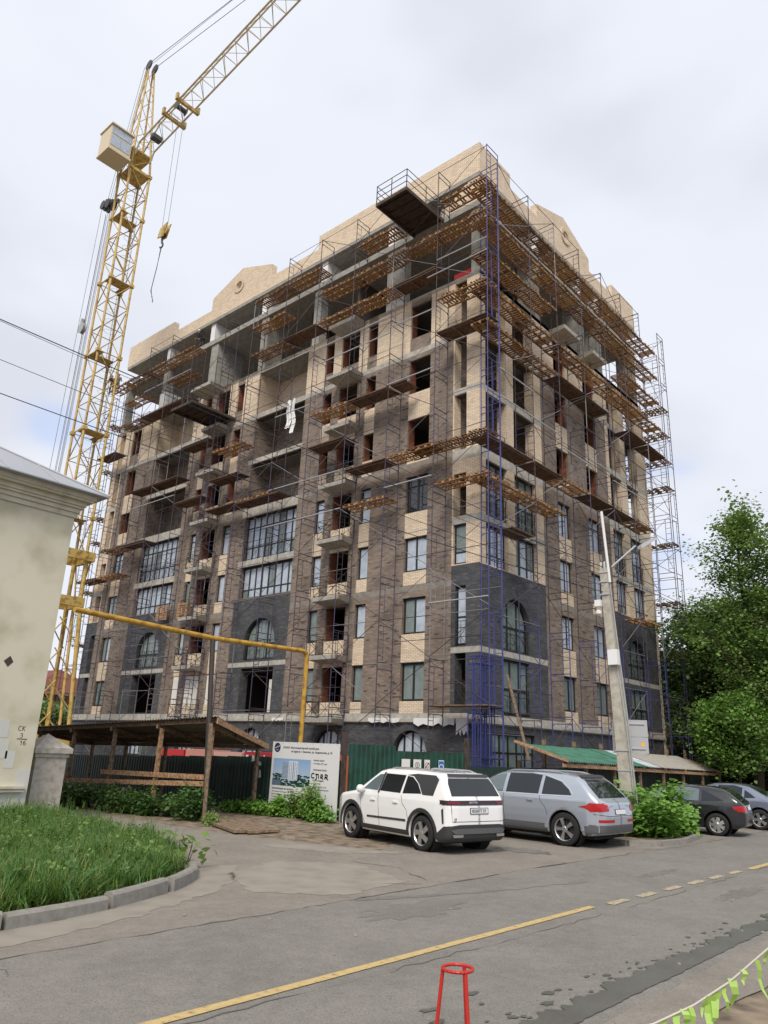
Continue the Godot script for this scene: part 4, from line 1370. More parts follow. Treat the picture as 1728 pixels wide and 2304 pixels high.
	mb.tube(apex + Vector3(0.1, 0.6, 0), jr + dir * 23.5 + jup * 1.2, 0.015, 4)
	put("stay_rope", mb, M["rope"], o)
	mb = MB.new()
	for e in [[-2.75, -3.6, 0.4], [-2.62, -3.2, 0.5], [-2.5, -3.05, 0.9], [-1.95, -2.7, 0.4], [-1.8, -2.45, 0.6], [-1.6, -2.3, 0.8], [-1.2, -1.7, 0.8]]:
		mb.tube(Vector3(e[0] + 0.15, 38.7 + base, e[2]), Vector3(e[1] * 0.85, 3.0, e[2] + 0.3), 0.014, 4)
	for z in [0.2, 0.35, 0.5]:
		mb.tube(apex + Vector3(-0.25, 0.1, z - 0.1), Vector3(-2.2, 39.2 + base, z + 0.2), 0.014, 4)
	put("hoist_rope", mb, M["rope"], o)
	mb = MB.new()
	mb.lathe(Vector3(-2.75, 29.2 + base, 0.4), Vector3(0, 0, 1), [Vector2(0, 0), Vector2(0.42, 0.02), Vector2(0.36, 0.15), Vector2(0.42, 0.28), Vector2(0, 0.3)], 12)
	mb.box(Vector3(-2.95, 29.5 + base, 0.42), Vector3(-2.75, 29.95 + base, 0.68))
	put("pulley_block", mb, M["lamp_grey"], o)
	# hook block
	var tro := jr + dir * 4.3 - jup * 0.4
	var hb := Vector3(cx + tro.x + 0.1, 33.4, cz)
	var k := thing("hook_block", "yellow hook block with two empty slings hanging from the crane jib", "hook block", hb)
	mb = MB.new()
	for s in [-1, 1]:
		mb.hexa([Vector3(-0.45, -0.3, 0.1 * s), Vector3(0.2, -0.42, 0.1 * s), Vector3(0.2, -0.42, 0.16 * s), Vector3(-0.45, -0.3, 0.16 * s), Vector3(-0.25, 0.35, 0.1 * s), Vector3(0.55, 0.5, 0.1 * s), Vector3(0.55, 0.5, 0.16 * s), Vector3(-0.25, 0.35, 0.16 * s)])
	for x in [-0.2, 0.25]:
		mb.lathe(Vector3(x, 0.08, -0.09), Vector3(0, 0, 1), [Vector2(0, 0), Vector2(0.32, 0), Vector2(0.32, 0.18), Vector2(0, 0.18)], 12)
	put("sheave_housing", mb, M["crane_yellow"], k)
	mb = MB.new()
	mb.tube(Vector3(-0.05, -0.35, 0), Vector3(-0.05, -0.75, 0), 0.07, 6)
	var pts := []
	for i in 9:
		var t: float = PI * 0.5 - i * PI * 1.4 / 8
		pts.append(Vector3(-0.05 + cos(t) * 0.17, -0.95 + sin(t) * 0.17, 0))
	mb.path(pts, 0.055, 6)
	put("hook", mb, M["crane_dark"], k)
	mb = MB.new()
	for s in [-1, 1]:
		mb.path([Vector3(-0.05, -1.1, 0.02 * s), Vector3(-0.22 + 0.12 * s, -2.6, 0.05 * s), Vector3(-0.5 + 0.12 * s, -4.1, 0.05 * s), Vector3(-0.25, -4.7, 0.02 * s), Vector3(-0.05 + 0.1 * s, -5.15, 0.04 * s)], 0.022, 4)
	put("sling", mb, M["rope"], k)
	mb = MB.new()
	for x in [-0.3, 0.35]:
		mb.tube(Vector3(x, 0.3, 0), Vector3(tro.x + cx - hb.x + x * 1.3, tro.y - base - hb.y, 0), 0.014, 4)
	put("hoist_rope", mb, M["rope"], k)


func gy(x: float, _z := 0.0) -> float:
	return clampf(0.025 * minf(x + 1.0, 0.0), -1.0, 0.0)


# polygon (Vector2(x, z)) laid on the ground, lifted, cut into cells so that it follows the ground
func sheet(called: String, poly: PackedVector2Array, lift: float, m: Material, parent: Node = null, cell := 6.0) -> MeshInstance3D:
	var mb := MB.new()
	var r := Rect2(poly[0], Vector2.ZERO)
	for p in poly:
		r = r.expand(p)
	var i0 := floori(r.position.x / cell)
	var i1 := floori(r.end.x / cell)
	var j0 := floori(r.position.y / cell)
	var j1 := floori(r.end.y / cell)
	for i in range(i0, i1 + 1):
		for j in range(j0, j1 + 1):
			var c := PackedVector2Array([Vector2(i, j) * cell, Vector2(i + 1, j) * cell, Vector2(i + 1, j + 1) * cell, Vector2(i, j + 1) * cell])
			for piece in Geometry2D.intersect_polygons(poly, c):
				var t := Geometry2D.triangulate_polygon(piece)
				for k in range(0, t.size(), 3):
					var q := []
					for e in 3:
						var p: Vector2 = piece[t[k + e]]
						q.append(Vector3(p.x, gy(p.x, p.y) + lift, p.y))
					mb.tri(q[0], q[1], q[2], Vector3.UP, Vector3.UP, Vector3.UP)
	return put(called, mb, m, parent)


func ragged(poly: PackedVector2Array, step: float, amp: float, sd: int) -> PackedVector2Array:
	var r := RandomNumberGenerator.new()
	r.seed = sd
	var out := PackedVector2Array()
	for i in poly.size():
		var a := poly[i]
		var b := poly[(i + 1) % poly.size()]
		var n := maxi(1, roundi(a.distance_to(b) / step))
		for k in n:
			out.append(a.lerp(b, float(k) / n) + Vector2(r.randf_range(-amp, amp), r.randf_range(-amp, amp)))
	return out


func strip(pts: Array, w0: float, amp: float, sd: int) -> PackedVector2Array:  # a crooked band along pts
	var r := RandomNumberGenerator.new()
	r.seed = sd
	var l := []
	var rr := []
	for i in pts.size() - 1:
		var a: Vector2 = pts[i]
		var b: Vector2 = pts[i + 1]
		var n := maxi(2, roundi(a.distance_to(b) / 0.22))
		var s := (b - a).orthogonal().normalized()
		for k in n:
			var p := a.lerp(b, float(k) / n) + s * r.randf_range(-amp, amp)
			var w := w0 * (0.12 + 0.88 * pow(0.5 + 0.5 * sin(p.x * 3.1 + p.y * 2.3 + sin(p.y * 5.0)), 1.5)) * r.randf_range(0.4, 1.0) * 0.5
			l.append(p + s * w)
			rr.append(p - s * w)
	rr.reverse()
	return PackedVector2Array(l + rr)


func build_ground() -> void:
	# one sheet out to the horizon
	var mb := MB.new()
	var xs := [-900.0, -300.0, -120.0, -60.0, -41.0]
	for i in 21:
		xs.append(-40.0 + 4.0 * i)
	xs += [60.0, 120.0, 300.0, 900.0]
	var zs := [-900.0, -300.0, -120.0, -60.0, -20.0, 20.0, 60.0, 120.0, 300.0, 900.0]
	for i in xs.size() - 1:
		for j in zs.size() - 1:
			var a := Vector3(xs[i], gy(xs[i]), zs[j])
			var b := Vector3(xs[i + 1], gy(xs[i + 1]), zs[j])
			var c := Vector3(xs[i + 1], gy(xs[i + 1]), zs[j + 1])
			var d := Vector3(xs[i], gy(xs[i]), zs[j + 1])
			mb.quad(a, b, c, d, Vector3.UP)
	tag(put("ground", mb, M["dirt"]), "bare brown earth of the building plot and verges", "", "", "structure")
	var P := PackedVector2Array([Vector2(9.9, -300), Vector2(14.75, -300), Vector2(14.75, 120), Vector2(9.9, 120)])
	tag(sheet("road", P, 0.008, M["asphalt"], null, 12.0), "grey asphalt street running past the parked cars", "", "", "structure")
	# the parking apron and the lane that leaves to the left
	P = ragged(PackedVector2Array([Vector2(9.9, -60), Vector2(9.9, 60), Vector2(9.2, 60), Vector2(8.9, 22), Vector2(7.3, 18.4), Vector2(5.6, 17.4), Vector2(-1.6, 16.4), Vector2(-60, 15.6), Vector2(-60, 13.8), Vector2(-6, 14.2), Vector2(1.0, 14.4), Vector2(4.4, 13.9), Vector2(6.4, 13.2), Vector2(5.6, 11.5), Vector2(6.6, 10.0), Vector2(6.2, 6.0), Vector2(6.0, 0.0), Vector2(6.2, -60)]), 0.5, 0.09, 5)
	tag(sheet("parking_apron", P, 0.004, M["asphalt_worn"], null, 6.0), "worn dusty asphalt apron where the cars are parked, with a lane to the left", "", "", "structure")
	# sand swept against the kerb and over the mouth of the lane
	for s in [[[Vector2(8.95, 24.6), Vector2(9.5, 24.2), Vector2(9.45, 22.0), Vector2(9.0, 20.6), Vector2(8.3, 19.0), Vector2(7.6, 18.1), Vector2(6.4, 17.2), Vector2(6.3, 18.0), Vector2(7.2, 18.6), Vector2(8.0, 19.6), Vector2(8.5, 20.8), Vector2(8.82, 22.2)], 31], [[Vector2(7.0, 17.8), Vector2(8.6, 18.6), Vector2(9.6, 17.6), Vector2(9.3, 15.9), Vector2(7.6, 15.2), Vector2(6.4, 16.2)], 32], [[Vector2(4.2, 14.2), Vector2(6.5, 13.4), Vector2(7.2, 12.8), Vector2(6.4, 14.4), Vector2(4.6, 15.0)], 33]]:
		tag(sheet("sand", ragged(PackedVector2Array(s[0]), 0.12, 0.07, s[1]), 0.0075, M["sand"], null, 3.0), "pale sand washed along the kerb and the lane mouth", "", "", "structure")
	# patches and cracks
	var n := 0
	for s in [[[Vector2(9.9, 30), Vector2(9.9, 18), Vector2(9.82, 12.0), Vector2(10.1, 6.0), Vector2(9.95, -8.0)], 0.075, 0.04], [[Vector2(12.5, 24.0), Vector2(12.62, 19.2), Vector2(12.7, 15.5)], 0.03, 0.05], [[Vector2(12.7, 15.0), Vector2(12.72, 7.0), Vector2(12.8, -6.0)], 0.03, 0.04], [[Vector2(9.6, 23.4), Vector2(10.3, 22.8), Vector2(10.7, 22.9)], 0.05, 0.05],
			[[Vector2(6.0, 15.2), Vector2(8.2, 14.9), Vector2(9.7, 15.6)], 0.035, 0.06], [[Vector2(8.9, 16.8), Vector2(9.8, 15.7)], 0.06, 0.05]]:
		tag(sheet("road_crack", strip(s[0], s[1], s[2], 60 + n), 0.0125, M["crack"]), "dark crack in the asphalt", "", "", "structure")
		n += 1
	for s in [[Vector2(10.9, 17.6), 0.45, 1.1], [Vector2(13.4, 12.0), 0.22, 1.2], [Vector2(8.2, 10.4), 0.8, 0.5], [Vector2(11.6, 11.0), 0.16, 1.0]]:
		var blob := PackedVector2Array()
		for i in 70:
			blob.append(s[0] + Vector2(cos(TAU * i / 70.0) * s[1], sin(TAU * i / 70.0) * s[2]) * (0.8 + 0.16 * sin(i * 0.31 * 3.0) + rng.randf_range(-0.1, 0.1)))
		tag(sheet("asphalt_patch", blob, 0.0105, M["asphalt_dark"]), "slightly darker patch of the asphalt", "", "", "structure")
	# tyre sweep
	tag(sheet("tyre_mark", strip([Vector2(11.2, 13.2), Vector2(10.9, 15.0), Vector2(10.4, 16.6), Vector2(9.9, 18.0)], 0.28, 0.05, 71), 0.0115, M["asphalt_dark"]), "faint dark tyre sweep on the asphalt", "", "", "structure")
	# damp gutter strip along the near edge
	var nz := FastNoiseLite.new()
	nz.seed = 9
	nz.frequency = 1.0
	nz.fractal_octaves = 4
	P = PackedVector2Array()
	var other := []
	for i in 330:
		var z := 22.5 - i * 0.055
		var w := 0.15 + 0.17 * nz.get_noise_1d(z * 1.2) + 0.12 * nz.get_noise_1d(z * 7.0 + 40.0)
		P.append(Vector2(14.40 - maxf(w, 0.03) + 0.0004 * i, z))
		other.append(Vector2(14.55 + 0.0002 * i + 0.03 * nz.get_noise_1d(z * 4.0 + 90.0), z))
	other.reverse()
	P.append_array(PackedVector2Array(other))
	tag(sheet("wet_gutter", P, 0.016, M["wet_asphalt"], null, 3.0), "dark damp strip along the near edge of the street", "", "", "structure")
	var spots := MB.new()
	for i in 60:
		var blob := PackedVector2Array()
		var z := 21.8 - rng.randf() * 7.0
		var at := Vector2(14.28 - absf(rng.randfn(0.0, 0.14 if z < 19.0 else 0.3)), z)
		var e := rng.randf_range(0.008, 0.035) * (1.0 if z < 19.0 else 1.5)
		var c := Vector3(at.x, 0.0143 + 0.00001 * i, at.y)
		var pts := []
		for k in 11:
			pts.append(c + Vector3(cos(TAU * k / 11.0), 0, sin(TAU * k / 11.0) * 1.9) * e * rng.randf_range(0.5, 1.25))
		for k in 11:
			spots.tri(c, pts[k], pts[(k + 1) % 11], Vector3.UP, Vector3.UP, Vector3.UP)
	var so := put("wet_spots", spots, M["wet_asphalt"])
	tag(so, "small damp spots on the asphalt beside the gutter", "", "", "structure")
	# near verge: sandy strip then earth
	P = ragged(PackedVector2Array([Vector2(14.7, -60), Vector2(15.35, -60), Vector2(15.3, 18.2), Vector2(15.25, 19.0), Vector2(15.6, 19.6), Vector2(15.6, 40), Vector2(14.7, 40)]), 0.4, 0.03, 8)
	tag(sheet("verge", P, 0.0118, M["asphalt_worn"], null, 6.0), "sandy worn strip beside the near edge of the street", "", "", "structure")
	# painted centre line
	tag(sheet("road_line", ragged(PackedVector2Array([Vector2(12.30, 15.35), Vector2(12.42, 15.35), Vector2(12.42, 40), Vector2(12.30, 40)]), 0.3, 0.004, 11), 0.0155, M["line_yellow"], null, 8.0), "solid yellow centre line", "", "", "structure")
	for i in 6:
		var z0 := 14.95 - i * 1.02
		tag(sheet("road_line", ragged(PackedVector2Array([Vector2(12.36 + i * 0.02, z0), Vector2(12.5 + i * 0.02, z0), Vector2(12.5 + i * 0.02, z0 - 0.62), Vector2(12.36 + i * 0.02, z0 - 0.62)]), 0.2, 0.008, 20 + i), 0.0155, M["line_worn"]), "short worn pale dash of the centre line", "", "", "structure")
	tag(sheet("road_line", PackedVector2Array([Vector2(12.5, 8.7), Vector2(12.64, 8.7), Vector2(12.8, -40), Vector2(12.66, -40)]), 0.0155, M["line_yellow"], null, 8.0), "solid yellow centre line farther along the street", "", "", "structure")
	# kerb of the grass bed: long stones, one of them shifted
	var kerb := [Vector2(8.86, 25.4), Vector2(8.84, 23.6), Vector2(8.74, 22.2), Vector2(8.42, 20.75), Vector2(7.9, 19.55), Vector2(7.1, 18.55), Vector2(6.35, 18.05)]
	var ks := thing("kerb", "grey concrete kerb round the overgrown grass bed, made of chipped stones", "kerb")
	for i in kerb.size() - 1:
		var off := Vector2(rng.randf_range(-0.02, 0.02), rng.randf_range(-0.02, 0.02))
		var a: Vector2 = kerb[i] + off
		var b: Vector2 = kerb[i + 1] + off
		var d := (b - a).normalized()
		var s := d.orthogonal()
		var bulge := s * 0.03
		var mb2 := MB.new()
		var k := 4
		for e in k:
			var p := (a + d * 0.035).lerp(b - d * 0.035, float(e) / k) - bulge * sin(PI * e / k)
			var q := (a + d * 0.035).lerp(b - d * 0.035, float(e + 1) / k) - bulge * sin(PI * (e + 1) / k)
			var hh := 0.18 + 0.022 * sin(i * 2.3) + 0.012 * (float(e) / k - 0.5) * (1.0 if i % 2 else -1.0)
			var c := []
			for y in [-0.1, hh]:
				for w in ([-0.08, 0.08] if y < 0 else [-0.07, 0.07]):
					pass
			c = [Vector3(p.x - s.x * 0.08, -0.1, p.y - s.y * 0.08), Vector3(q.x - s.x * 0.08, -0.1, q.y - s.y * 0.08), Vector3(q.x + s.x * 0.08, -0.1, q.y + s.y * 0.08), Vector3(p.x + s.x * 0.08, -0.1, p.y + s.y * 0.08),
				Vector3(p.x - s.x * 0.075, hh - 0.03, p.y - s.y * 0.075), Vector3(q.x - s.x * 0.075, hh - 0.03, q.y - s.y * 0.075), Vector3(q.x + s.x * 0.075, hh - 0.03, q.y + s.y * 0.075), Vector3(p.x + s.x * 0.075, hh - 0.03, p.y + s.y * 0.075)]
			mb2.hexa(c)
			var c2 := [c[4], c[5], c[6], c[7], Vector3(p.x - s.x * 0.05, hh, p.y - s.y * 0.05), Vector3(q.x - s.x * 0.05, hh, q.y - s.y * 0.05), Vector3(q.x + s.x * 0.05, hh, q.y + s.y * 0.05), Vector3(p.x + s.x * 0.05, hh, p.y + s.y * 0.05)]
			mb2.hexa(c2)
		put("kerb_stone", mb2, M["kerb_stone"], ks)
	tag(sheet("grass_bed_soil", PackedVector2Array([Vector2(8.8, 27), Vector2(8.78, 23.6), Vector2(8.68, 22.2), Vector2(8.36, 20.8), Vector2(7.85, 19.6), Vector2(7.05, 18.6), Vector2(6.3, 18.1), Vector2(4.5, 17.5), Vector2(-1.85, 16.9), Vector2(-1.85, 27)]), 0.12, M["dirt"], null, 8.0), "earth of the overgrown bed before the yellow house", "", "", "structure")
	# small kerbed island under the lamp pole
	var isl := [Vector2(8.2, 6.9), Vector2(9.2, 7.0), Vector2(9.7, 6.2), Vector2(9.85, 4.9), Vector2(9.6, 3.4), Vector2(8.9, 2.9)]
	ks = thing("kerb", "low weathered kerb round the shrub under the lamp pole", "kerb")
	for i in isl.size() - 1:
		var mb2 := MB.new()
		mb2.bar(Vector3(isl[i].x, 0.04, isl[i].y), Vector3(isl[i + 1].x, 0.04, isl[i + 1].y) - Vector3(isl[i + 1].x - isl[i].x, 0, isl[i + 1].y - isl[i].y).normalized() * 0.02, 0.14, 0.18)
		put("kerb_stone", mb2, M["kerb_stone"], ks)
	P = PackedVector2Array([Vector2(6.5, 6.6)])
	for v in isl:
		P.append(v)
	P.append(Vector2(6.5, 2.6))
	tag(sheet("island_soil", P, 0.06, M["dirt"]), "earth of the small island round the lamp pole", "", "", "structure")


# corrugated sheet from p to q, upright, height h0 to h1
func corrugated(p: Vector3, q: Vector3, h: float, period: float, depth: float) -> MB:
	var mb := MB.new()
	var d := q - p
	var s := d.cross(Vector3.UP).normalized()
	var n := maxi(1, roundi(d.length() / period))
	for i in n:
		var u := [0.0, 0.3, 0.45, 0.85, 1.0]
		var f := [0.0, 0.0, 1.0, 1.0, 0.0]
		for k in 4:
			var a: Vector3 = p + d * ((i + u[k]) / n) + s * depth * f[k]
			var b: Vector3 = p + d * ((i + u[k + 1]) / n) + s * depth * f[k + 1]
			mb.face(a, b, b + Vector3.UP * h, a + Vector3.UP * h, a - s)
	return mb


# wavy roof sheet between two edges a0-a1 (high) and b0-b1 (low)
func wavy(a0: Vector3, a1: Vector3, b0: Vector3, b1: Vector3, waves: int, amp: float) -> MB:
	var mb := MB.new()
	var n := waves * 6
	for i in n:
		var t0 := float(i) / n
		var t1 := float(i + 1) / n
		var y0 := Vector3.UP * amp * sin(TAU * waves * t0)
		var y1 := Vector3.UP * amp * sin(TAU * waves * t1)
		var p := a0.lerp(a1, t0) + y0
		var q := a0.lerp(a1, t1) + y1
		var r := b0.lerp(b1, t1) + y1
		var s := b0.lerp(b1, t0) + y0
		mb.face(p, q, r, s, p - Vector3.UP * 3)
		mb.face(p - Vector3.UP * 0.006, q - Vector3.UP * 0.006, r - Vector3.UP * 0.006, s - Vector3.UP * 0.006, p + Vector3.UP * 3)
	return mb


func text(parent: Node, called: String, s: String, size: float, at: Transform3D, m: Material, bold := false, depth := 0.004) -> MeshInstance3D:
	var t := TextMesh.new()
	t.text = s
	var f := SystemFont.new()
	f.font_names = PackedStringArray(["Droid Sans"])
	if bold:
		f.font_weight = 700
	t.font = f
	t.font_size = 64
	t.pixel_size = size / 64.0
	t.depth = depth
	t.curve_step = 2.0
	t.horizontal_alignment = HORIZONTAL_ALIGNMENT_LEFT
	t.material = m
	return put_mesh(called, t, parent, null, at)


func build_fences() -> void:
	# left run of the fence, its corner post and the run along the street
	var f := thing("corrugated_fence", "dark green corrugated metal fence on the left, behind plank canopy and white information board", "fence", Vector3.ZERO, 0.0, "green site fences")
	var x := 1.3
	while x > -24.0:
		var g := gy(x)
		put("fence_panel", corrugated(Vector3(x - 1.165, g + 0.04, 9.22), Vector3(x, g + 0.04, 9.22), 1.70 + 0.028 * minf(x + 2.5, 0.0) - g - 0.04 + rng.randf_range(-0.01, 0.01), 0.19, 0.022), M["fence_dark"], f)
		x -= 1.15
	for i in 8:
		var mb := MB.new()
		var px := 1.2 - 3.2 * i
		mb.box(Vector3(px - 0.04, gy(px), 9.1), Vector3(px + 0.04, gy(px) + 1.6 + 0.025 * minf(px + 2.5, 0.0), 9.18))
		put("fence_post", mb, M["steel_dark"], f)
	f = thing("corrugated_fence", "brighter green corrugated metal fence behind the white car, running towards the street side canopy", "fence", Vector3.ZERO, 0.0, "green site fences")
	var line := [Vector2(1.42, 9.15), Vector2(1.78, 7.4), Vector2(2.9, 4.9), Vector2(2.9, -18.0)]
	var k := 0
	for i in 3:
		var a: Vector2 = line[i]
		var b: Vector2 = line[i + 1]
		var n := maxi(1, roundi(a.distance_to(b) / 1.2))
		for j in n:
			var p: Vector2 = a.lerp(b, (j - 0.008) / n)
			var q := a.lerp(b, (j + 1.008) / n)
			var hh: float = [2.2, 2.06, 1.66][i] + rng.randf_range(-0.015, 0.015)
			put("fence_panel", corrugated(Vector3(q.x, 0.03, q.y), Vector3(p.x, 0.03, p.y), hh - 0.03, 0.19, 0.022), M["fence_dark" if i == 2 else "fence_green"], f)
			k += 1
	for p in [Vector2(1.36, 9.3), Vector2(2.86, 5.0), Vector2(2.75, 1.5), Vector2(2.75, -2.0)]:
		var mb := MB.new()
		mb.box(Vector3(p.x - 0.06, 0, p.y - 0.06), Vector3(p.x + 0.06, 2.55 if p.y > 4.0 else 1.9, p.y + 0.06))
		put("fence_post", mb, M["platform_steel"], f)
	# torn paper scraps on the dark fence and the safety notices on the green one
	for s in [[-3.05, 1.52, 0.16, 0.22, "paper scrap high on the dark fence, left of three"], [-2.72, 1.4, 0.2, 0.16, "torn paper scrap on the dark fence, right of the upright one"], [-2.62, 1.02, 0.13, 0.26, "long torn paper scrap low on the dark fence by the board"]]:
		var mb := MB.new()
		mb.hexa([Vector3(s[0], s[1], 9.27), Vector3(s[0] + s[2], s[1] + 0.03, 9.27), Vector3(s[0] + s[2], s[1] + 0.03, 9.274), Vector3(s[0], s[1], 9.274), Vector3(s[0] + 0.02, s[1] + s[3], 9.27), Vector3(s[0] + s[2] - 0.03, s[1] + s[3] - 0.04, 9.27), Vector3(s[0] + s[2] - 0.03, s[1] + s[3] - 0.04, 9.274), Vector3(s[0] + 0.02, s[1] + s[3], 9.274)])
		tag(put("paper_scrap", mb, M["paper"]), "white " + s[4], "paper", "paper scraps on the fence")
	var along := (line[2] - line[1]).normalized() as Vector2
	var out := Vector3(-along.y, 0, along.x)
	if out.x < 0:
		out = -out
	var dir3 := Vector3(along.x, 0, along.y)
	var kinds := ["blank white notice sheet", "white notice with a five in a ring, the speed limit", "white notice with a prohibition sign", "blue sign with a white round mask symbol"]
	for i in 4:
		var c: Vector2 = (line[1] as Vector2).lerp(line[2], [0.13, 0.28, 0.41, 0.60][i])
		var o := thing("safety_notice", kinds[i] + " on the green fence", "notice", Vector3(c.x, 1.62, c.y) + out * 0.05, atan2(out.x, out.z), "safety notices on the green fence")
		var w: float = [0.30, 0.28, 0.20, 0.20][i]
		var mb := MB.new()
		mb.box(Vector3(-w / 2, -0.2, -0.004), Vector3(w / 2, 0.2, 0.004))
		put("sheet", mb, M["paper"] if i < 3 else M["paper"], o)
		if i == 1 or i == 2:
			mb = MB.new()
			mb.lathe(Vector3(0, 0.03, 0.005), Vector3(0, 0, 1), [Vector2(0.085, 0), Vector2(0.085, 0.002), Vector2(0.068, 0.002), Vector2(0.068, 0)], 20)
			put("ring", mb, M["lamp_red"] if i == 2 else M["print_ink"], o)
			if i == 1:
				text(o, "figure", "5", 0.12, Transform3D(Basis(), Vector3(-0.035, 0.03, 0.006)), M["print_ink"], true)
			else:
				mb = MB.new()
				mb.bar(Vector3(-0.07, -0.05, 0.007), Vector3(0.07, 0.11, 0.007), 0.004, 0.025)
				put("bar", mb, M["print_ink"], o)
		elif i == 3:
			mb = MB.new()
			mb.box(Vector3(-0.09, -0.17, 0.0045), Vector3(0.09, 0.17, 0.006))
			put("blue_field", mb, M["sign_blue"], o)
			mb = MB.new()
			mb.lathe(Vector3(0, 0.0, 0.0065), Vector3(0, 0, 1), [Vector2(0, 0.002), Vector2(0.085, 0.002), Vector2(0.085, 0)], 18)
			put("white_disc", mb, M["paper"], o)
			mb = MB.new()
			mb.lathe(Vector3(0, 0.0, 0.009), Vector3(0, 0, 1), [Vector2(0, 0.002), Vector2(0.045, 0.002), Vector2(0.06, 0)], 14)
			put("symbol", mb, M["sign_blue"], o)
	# ---- canopy with the rough plank rails, left
	var c := thing("plank_canopy", "brown corrugated canopy on leaning timber posts over the left footway, with two plank rails", "canopy")
	var n := 11
	for i in n:
		var t0 := float(i) / n
		var t1 := float(i + 1) / n
		var f0 := Vector3(lerpf(-13.6, -0.25, t0), lerpf(2.34, 2.80, t0), 12.95)
		var f1 := Vector3(lerpf(-13.6, -0.25, t1), lerpf(2.34, 2.80, t1), 12.95)
		var b0 := Vector3(lerpf(-15.2, -1.9, t0), lerpf(1.92, 2.10, t0), 9.6)
		var b1 := Vector3(lerpf(-15.2, -1.9, t1), lerpf(1.92, 2.10, t1), 9.6)
		put("roof_sheet", wavy(f0, f1, b0, b1, 8, 0.022), M["slate_brown"], c)
	for px in [-0.75, -3.35, -6.12, -8.9, -11.6]:
		var mb := MB.new()
		mb.bar(Vector3(px - 0.05, gy(px) - 0.1, 12.72), Vector3(px + 0.02, 2.52 + 0.02 * px, 12.72), 0.12, 0.09)
		put("post", mb, M["plank_new"] if px > -5 else M["plank_grey"], c)
		mb = MB.new()
		mb.bar(Vector3(px, 2.62 + 0.035 * px, 12.9), Vector3(px - 1.6, 1.98 + 0.012 * px, 9.5), 0.06, 0.12)
		put("rafter", mb, M["plank_grey"], c)
		mb = MB.new()
		mb.bar(Vector3(px - 1.5, gy(px), 9.7), Vector3(px - 1.5, 1.95, 9.7), 0.1, 0.1)
		put("post", mb, M["plank_grey"], c)
	for e in [[Vector3(-13.6, 2.25, 12.8), Vector3(-0.3, 2.70, 12.8)], [Vector3(-15.0, 1.84, 9.75), Vector3(-1.9, 2.02, 9.75)], [Vector3(-14.2, 2.05, 11.3), Vector3(-1.0, 2.36, 11.3)]]:
		var mb := MB.new()
		mb.bar(e[0], e[1], 0.05, 0.12)
		put("purlin", mb, M["plank_grey"], c)
	var mb3 := MB.new()
	mb3.bar(Vector3(-0.22, 2.68, 12.95), Vector3(-1.85, 2.02, 9.6), 0.04, 0.16)
	put("fascia_board", mb3, M["plank_new"], c)
	for e in [[-6.55, 1.02, -0.55, 1.13], [-12.6, 0.80, -8.92, 0.86], [-12.6, 0.52, -6.0, 0.74], [-6.0, 0.74, -0.55, 0.96]]:
		var mb := MB.new()
		mb.bar(Vector3(e[0], e[1], 12.80), Vector3(e[2], e[3], 12.80), 0.035, 0.14)
		put("rail", mb, M["plank_new"], c)
	# crates of blocks behind the dark fence, in red wrapping
	var bx := -21.0
	for i in 6:
		var o := thing("block_pallet", ["red wrapped", "pale pink wrapped", "pink wrapped", "dark red wrapped, lettered", "orange hollow", "orange wrapped"][i] + " pallet of building blocks behind the dark fence, under the plank canopy", "block pallet", Vector3(-13.6 + 2.05 * i, -0.3, 5.6), 0.0, "pallets of building blocks behind the fence")
		var mb := MB.new()
		mb.box(Vector3(0, 0.15, -0.5), Vector3(1.9, 2.05 + 0.05 * (i % 2), 0.5))
		mb.box(Vector3(0.02, 0.0, -0.48), Vector3(1.88, 0.149, 0.48))
		var m := mat("block_wrap_%d" % i, [lin(0.45, 0.02, 0.02), lin(0.5, 0.22, 0.18), lin(0.52, 0.3, 0.26), lin(0.3, 0.02, 0.03), lin(0.45, 0.13, 0.05), lin(0.42, 0.1, 0.04)][i], 0.45)
		put("block_stack", mb, m, o)
		if i == 3:
			text(o, "lettering", "Porotherm", 0.42, Transform3D(Basis(), Vector3(0.1, 1.82, 0.502)), M["paper"], true)
	# ---- corrugated canopy along the street side
	c = thing("street_canopy", "sagging low canopy over the footway beside the street, green sheets then white then grey", "canopy")
	var keys := ["roof_green", "roof_green", "roof_green", "roof_green", "roof_green", "roof_white", "slate_grey", "slate_grey", "slate_grey", "slate_grey", "slate_grey"]
	for i in 11:
		var z0 := 1.0 - 1.42 * i
		var z1 := z0 - 1.40
		var jig := rng.randf_range(-0.05, 0.05)
		put("roof_sheet", wavy(Vector3(2.7, 2.50 - 0.012 * i + jig * 0.4, z0 + 0.5), Vector3(2.7, 2.48 - 0.012 * i, z1 + 0.5), Vector3(4.45 + jig, 1.93 - 0.02 * i, z0), Vector3(4.45 + jig, 1.91 - 0.02 * i, z1), 7, 0.02), M[keys[i]], c)
	for i in 7:
		var z := -0.7 - 2.45 * i
		var mb := MB.new()
		mb.bar(Vector3(4.25, 0, z), Vector3(4.25 + rng.randf_range(-0.06, 0.06), 1.84 - 0.025 * i, z + rng.randf_range(-0.08, 0.08)), 0.1, 0.1)
		put("post", mb, M["plank_grey"], c)
		mb = MB.new()
		mb.bar(Vector3(2.8, 2.36 - 0.02 * i, z + 0.5), Vector3(4.4, 1.82 - 0.03 * i, z), 0.05, 0.1)
		put("rafter", mb, M["plank_new"], c)
		mb = MB.new()
		mb.bar(Vector3(2.75, 0, z + 0.4), Vector3(2.75, 2.7, z + 0.4), 0.12, 0.12)
		put("post", mb, M["plank_grey"], c)
	var mb4 := MB.new()
	mb4.bar(Vector3(4.35, 1.80, 1.2), Vector3(4.35, 1.55, -14.6), 0.05, 0.12)
	put("purlin", mb4, M["plank_new"], c)
	mb4 = MB.new()
